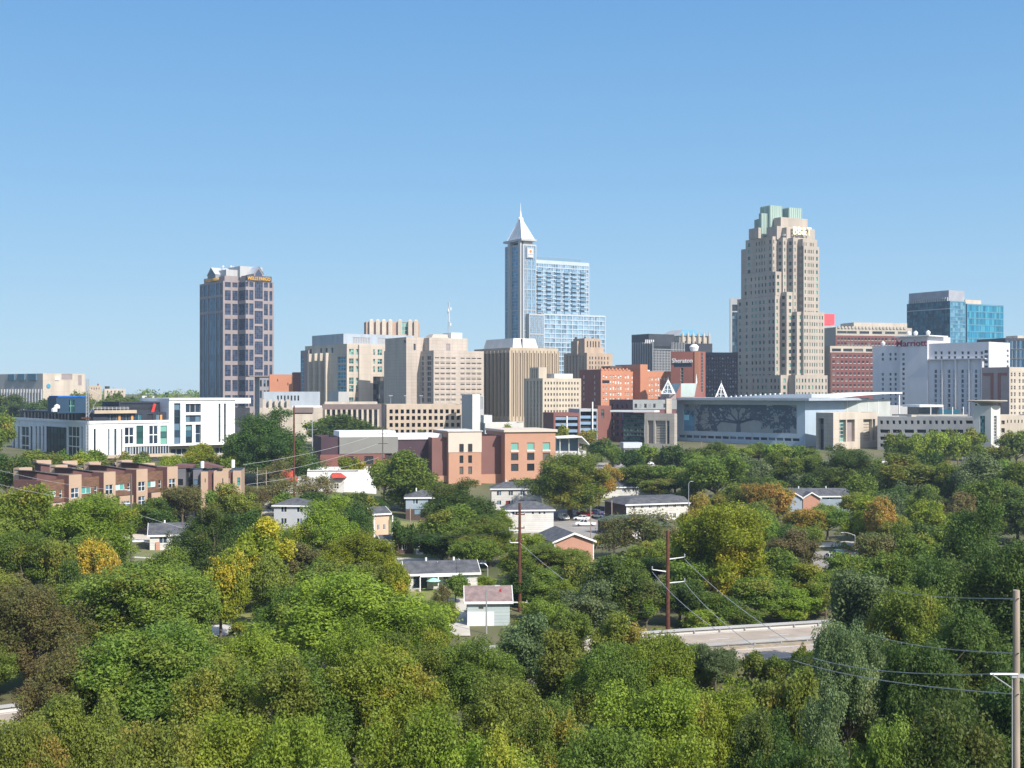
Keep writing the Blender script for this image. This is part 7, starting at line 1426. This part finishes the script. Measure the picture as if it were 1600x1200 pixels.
# footprints of everything already standing
FOOT = []
bpy.context.view_layer.update()
for o in list(sc.objects):
    if o.parent or o.get('category') in (None, 'power line', 'utility pole', 'street lamp', 'parasol', 'guard rail'): continue
    ms = [c for c in o.children_recursive if c.type == 'MESH'] + ([o] if o.type == 'MESH' else []); inv = o.matrix_world.inverted(); xs = []; ys = []
    for c in ms:
        for q in c.bound_box: p = inv @ (c.matrix_world @ Vector(q)); xs.append(p.x); ys.append(p.y)
    if xs: FOOT.append((inv, min(xs), max(xs), min(ys), max(ys)))
def free(x, y, m):
    for inv, x0, x1, y0, y1 in FOOT:
        p = inv @ Vector((x, y, 0))
        if x0 - m < p.x < x1 + m and y0 - m < p.y < y1 + m: return False
    for P in SHEETS:
        s_ = [(P[(i + 1) % 4][0] - P[i][0]) * (y - P[i][1]) - (P[(i + 1) % 4][1] - P[i][1]) * (x - P[i][0]) for i in range(4)]
        if min(s_) > -m * 8 : return False
    for i in range(len(RP) - 1):
        (xa, ya), (xb, yb) = RP[i], RP[i + 1]; L_ = math.hypot(xb - xa, yb - ya); t = ((x - xa) * (xb - xa) + (y - ya) * (yb - ya)) / L_ ** 2
        if -.05 < t < 1.05:
            s_ = ((xb - xa) * (y - ya) - (yb - ya) * (x - xa)) / L_
            if -19.5 < s_ < 1.8: return False
    return True
def palette(px, py):
    r = random.random()
    if px < 150 and 880 < py < 1090: c = ['redbrown', 'redbrown', 'mid', 'olive']
    elif px < 420 and py > 1050: c = ['olive', 'mid', 'bright', 'mid']
    elif px > 1130 and py > 830: c = ['dark', 'dark', 'mid', 'grey', 'mid']
    elif px > 1000 and py < 800: c = ['mid', 'olive', 'dark', 'mid', 'grey']
    elif py > 930: c = ['bright', 'mid', 'bright', 'mid', 'olive']
    elif px < 500: c = ['mid', 'bright', 'olive', 'dark', 'brown']
    else: c = ['mid', 'mid', 'olive', 'bright', 'dark']
    return random.choice(c)
rnd = random.Random(21); random.seed(21)
cand = []
d = 66.0
while d < 505:
    st_ = 14.0 if d < 108 else 11.5 if d < 150 else (9.5 if d < 300 else 13)
    x = -d * .45 - 6
    while x < d * .45 + 6:
        cand.append((x + rnd.uniform(-.38, .38) * st_, d + rnd.uniform(-.38, .38) * st_)); x += st_
    d += st_
for x, y in cand:
    if y > 400 and not (wx(1000, y) < x): continue
    r = rnd.uniform(6.6, 9.0) if y < 110 else rnd.uniform(5.2, 7.4) if y < 160 else rnd.uniform(4.0, 5.8); h = rnd.uniform(10, 15) if y > 110 else rnd.uniform(9, 16.5)
    if any(math.hypot(x - t['X'], y - t['Y']) < (r + t['r']) * .52 for t in TREES if 'X' in t): continue
    if any(math.hypot(x - wx(t['px'], t['d']), y - t['d']) < (r + t['r']) * .56 for t in TREES if t['hero']): continue
    if not free(x, y, r * .45): continue
    px = CX + x / y * F; g = G(x, y); w = r / y * F; ok = True
    for _ in range(14):
        yt = HY + (CZ - g - h) / y * F; hit = [q for q in PROT if y < q[4] - 1 and px + w * .95 > q[0] and px - w * .95 < q[2] and yt < q[3] and HY + (CZ - g) / y * F > q[1]]
        if not hit: break
        h *= .9; r *= .965; w = r / y * F
        if h < 3.2: ok = False; break
    if not ok: continue
    TREES.append(dict(px=px, yt=yt, d=y, r=r, h=h, col=palette(px, yt + 20), thin=False, hero=False, note='low' if h < 6.5 else None, X=x, Y=y))
# drop what no pixel shows: paint the crowns from near to far on a coarse canvas
cv = np.zeros((300, 400), bool); TREES.sort(key=lambda t: t['d']); keep = []
yy, xx_ = np.mgrid[0:300, 0:400]
for t in TREES:
    w = t['r'] / t['d'] * F / 4; hp = t['h'] / t['d'] * F / 4; cx_ = t['px'] / 4; cy_ = (t['yt'] / 4) + hp * .44
    m = ((xx_ - cx_) / w) ** 2 + ((yy - cy_) / (hp * .44)) ** 2 < .92; vis = (m & ~cv).sum(); t['vis'] = int(vis)
    if vis >= (7 if not t['hero'] else 3): keep.append(t); cv |= m & (((xx_ - cx_) / w) ** 2 + ((yy - cy_) / (hp * .44)) ** 2 < .72)
keep.sort(key=lambda t: -t['vis']); pass; keep = keep[:296]; TREES = sorted(keep, key=lambda t: t['d'])

# labels: colour, size, kind and the nearest thing one can find, with an ordinal where several match
LMK = [(335, 670, 'the white office under construction'), (140, 745, 'the front townhouse row'), (330, 750, 'the townhouse end block'), (530, 750, 'the white warehouse'), (560, 700, 'the grey box of the brick block'), (700, 715, 'the narrow stucco front'), (830, 715, 'the brick block'), (445, 805, 'the grey two storey house'), (655, 787, 'the blue grey house'), (595, 815, 'the white gable house'), (635, 845, 'the small lawn'), (690, 895, 'the ranch house'), (756, 940, 'the mint outbuilding'), (812, 780, 'the white corner house'), (905, 815, 'the parked cars'), (900, 860, 'the brick gable house'), (965, 800, 'the brown brick flats'), (990, 768, 'the far white house'), (240, 840, 'the left ranch house'), (205, 780, 'the townhouse pole'), (812, 880, 'the centre rust pole'), (1043, 890, 'the right rust pole'), (1265, 790, 'the double gable house'), (1312, 870, 'the right small car park'), (1180, 985, 'the raised road'), (370, 975, 'the left street patch'), (45, 1100, 'the left guard rail'), (1588, 1050, 'the wooden pole'), (1588, 930, 'the wooden pole top'), (1150, 655, 'the convention centre'), (1325, 670, 'the cream entrance block'), (1450, 665, 'the long car park'), (1541, 660, 'the saucer stair tower'), (545, 650, 'the columned annex'), (660, 650, 'the punched car park'), (895, 660, 'the blue rail car park'), (70, 600, 'the civic hall'), (370, 560, 'the granite tower'), (1135, 820, 'the golden dome tree'), (142, 850, 'the yellow tree'), (1380, 790, 'the orange crowned tree'), (45, 950, 'the reddish left edge tree'), (560, 940, 'the biggest bright tree'), (1300, 1060, 'the lower grey green tree'), (1360, 900, 'the pale grey green tree'), (0, 1195, 'the lower left corner'), (480, 1195, 'the bottom edge left of middle'), (960, 1195, 'the bottom edge right of middle'), (1240, 1195, 'the bottom edge by the dark wood'), (1545, 850, 'the tall dark right tree')]
CW_ = {'mid': 'mid green', 'bright': 'bright green', 'dark': 'dark green', 'olive': 'olive green', 'yolive': 'golden green', 'yellow': 'yellow', 'orange': 'orange tinted', 'brown': 'brownish', 'redbrown': 'reddish brown', 'grey': 'greyish green'}
SPECIAL = {(1135, 780): 'large golden green dome shaped tree right of the right rust pole', (142, 838): 'bright yellow autumn tree among the green ones left of the left ranch', (42, 908): 'large reddish brown tree at the left edge', (565, 880): 'biggest bright green tree in the middle foreground', (1360, 878): 'pale grey green tree above the right end of the raised road', (1300, 1060): 'lower grey green tree below the right end of raised road', (1382, 771): 'orange crowned tree at the right, beside a yellow green one', (1540, 772): 'tallest dark green tree at the right edge of the wood', (800, 1040): 'olive green foreground tree just right of the picture middle', (430, 633): 'huge dark green tree beside the tall thin rust pole', (890, 703): 'big spreading green tree in front of the brick block', (1312, 692): 'large dark green tree in front of the cream entrance block'}
for t in TREES:
    hp = t['h'] / t['d'] * F; cy_ = t['yt'] + hp * .25; best = min(LMK, key=lambda q: math.hypot(q[0] - t['px'], (q[1] - cy_) * 1.2)); dx = t['px'] - best[0]; dy = cy_ - best[1]
    rel = ('right of' if dx > 0 else 'left of') if abs(dx) > abs(dy) else ('below' if dy > 0 else 'above')
    rel = 'near' if best[2].startswith(('the bottom edge', 'the lower left')) else rel
    sz = 'small' if t['h'] < 6.5 else ('large' if t['r'] > 6.3 else ('tall' if t['h'] > 14.5 else 'medium'))
    t['lab'] = SPECIAL.get((t['px'], t['yt'])) or f"{sz} {CW_[t['col']]} {'sparse tree' if t['thin'] else 'tree'} {rel} {best[2]}"
from collections import defaultdict
gl_ = defaultdict(list)
for t in TREES: gl_[t['lab']].append(t)
ORD = ['leftmost', 'second from left', 'third from left', 'fourth from left', 'fifth from left', 'sixth from left', 'seventh from left', 'eighth from left', 'ninth from left']
for k, v in gl_.items():
    if len(v) > 1:
        v.sort(key=lambda t: t['px'])
        for i, t in enumerate(v): t['lab'] = k + (', left one' if i == 0 else ', right one') if len(v) == 2 else k + ', ' + (ORD[i] if i < len(v) - 1 else 'rightmost')
for i, t in enumerate(TREES):
    lod = 'thin' if t['thin'] else ('bush' if t['h'] < 4 else ('near' if t['d'] * 6 / t['r'] < 190 else ('mid' if t['d'] * 6 / t['r'] < 420 else 'far'))); v = CR[lod][(i * 7 + int(t['px'])) % len(CR[lod])]
    x = wx(t['px'], t['d']) if 'X' not in t else t['X']; g = G(x, t['d']); nm = 'shrub' if lod == 'bush' else 'tree'
    r = empty(nm, (x, t['d'], g), rnd.uniform(0, 6.28), t['lab'], nm, 'low trees and shrubs' if nm == 'shrub' else 'trees of the urban wood')
    r.scale = (t['r'], t['r'], t['h'])
    c = bpy.data.objects.new('crown', v[0]); sc.collection.objects.link(c); c.parent = r; c.material_slots[0].link = 'OBJECT'; c.material_slots[0].material = LM[t['col']]
    k = bpy.data.objects.new('trunk', v[1]); sc.collection.objects.link(k); k.parent = r
# far woods on the horizon and undergrowth: masses nobody could count
def mass(name, n, gen, size, mt):
    rng = np.random.default_rng(5); P, cl = gen(rng, n); Nn = rng.normal(size=(len(P), 3)) + np.array([0, -.3, .8]); Nn /= np.linalg.norm(Nn, axis=1, keepdims=True)
    me = leaves_mesh(P, Nn, size, rng.random(len(P)), cl, name); me.materials.clear(); me.materials.append(LM[mt]); o = bpy.data.objects.new(name, me); sc.collection.objects.link(o); o['kind'] = 'stuff'
def far_gen(rng, n):
    k = 420; cx_ = rng.uniform(-1, 1, k); cy_ = rng.uniform(1080, 1460, k); X = cx_ * cy_ * .46; hs = rng.uniform(7, 14, k) + 6 * (np.abs(X + 350) < 60); r = rng.uniform(7, 12, k); i = rng.integers(0, k, n)
    d = rng.normal(size=(n, 3)); d /= np.linalg.norm(d, axis=1, keepdims=True); d[:, 2] = np.abs(d[:, 2])
    P = np.stack([X[i] + d[:, 0] * r[i], cy_[i] + d[:, 1] * r[i], 15 + hs[i] * .5 + d[:, 2] * hs[i] * .8], 1); return P, rng.random(k)[i]
mass('distant_wood', 30000, far_gen, 1.3, 'mid')
def under_gen(rng, n):
    Ps = []; k = 0; cs = []
    while k < 1500:
        y = 62 + 420 * rng.random() ** 1.3; x = rng.uniform(-.44, .44) * y
        if not free(x, y, .4): k += 1; continue
        if y > 300 and x < wx(1060, y): k += 1; continue
        m = 48; d = rng.normal(size=(m, 3)); d /= np.linalg.norm(d, axis=1, keepdims=True); d[:, 2] = np.abs(d[:, 2]); rr2 = rng.uniform(1.0, 2.4); hh = rng.uniform(.8, 2.0)
        Ps.append(np.array([x, y, G(x, y)]) + d * np.array([rr2, rr2, hh])); cs.append(np.full(m, rng.random())); k += 1
    return np.concatenate(Ps), np.concatenate(cs)
mass('undergrowth', 0, under_gen, .34, 'olive')
def edge_gen(rng, n):
    Ps = []; cs = []
    for _ in range(260):
        y = 60 + 480 * rng.random(); s_ = rng.choice([-1, 1]); x = s_ * y * rng.uniform(.445, .66)
        if s_ < 0 and y < 75: continue
        if not free(x, y, 3) or not free(x - s_ * 4, y, 3): continue
        r = rng.uniform(4.5, 7); h = rng.uniform(9, 14); m = 900; d = rng.normal(size=(m, 3)); d /= np.linalg.norm(d, axis=1, keepdims=True)
        if abs(x) - r < .425 * y: continue
        k = rng.uniform(.7, 1.05, (m, 1)) * (1 + .18 * np.sin(d[:, :1] * 7 + r) * np.cos(d[:, 1:2] * 6 + h)); Ps.append(np.array([x, y, G(x, y) + h * .52]) + d * k * np.array([r, r, h * .48])); cs.append(np.full(m, rng.random()))
    return np.concatenate(Ps), np.concatenate(cs)
mass('wood_beyond_the_frame', 0, edge_gen, .42, 'mid')
# ================================================================== HAZE
mb = MB(); hz = bpy.data.materials.new('haze'); hz.use_nodes = True; hn = hz.node_tree.nodes; hn.clear(); ho = hn.new('ShaderNodeOutputMaterial')
pv_ = hn.new('ShaderNodeVolumePrincipled'); pv_.inputs['Density'].default_value = .00011; pv_.inputs['Color'].default_value = (.62, .78, 1, 1); pv_.inputs['Anisotropy'].default_value = .2
hz.node_tree.links.new(pv_.outputs[0], ho.inputs['Volume'])
mb.box(-1900, 1900, -140, 1500, -8, 200, hz); o = mb.build('haze'); o['kind'] = 'stuff'
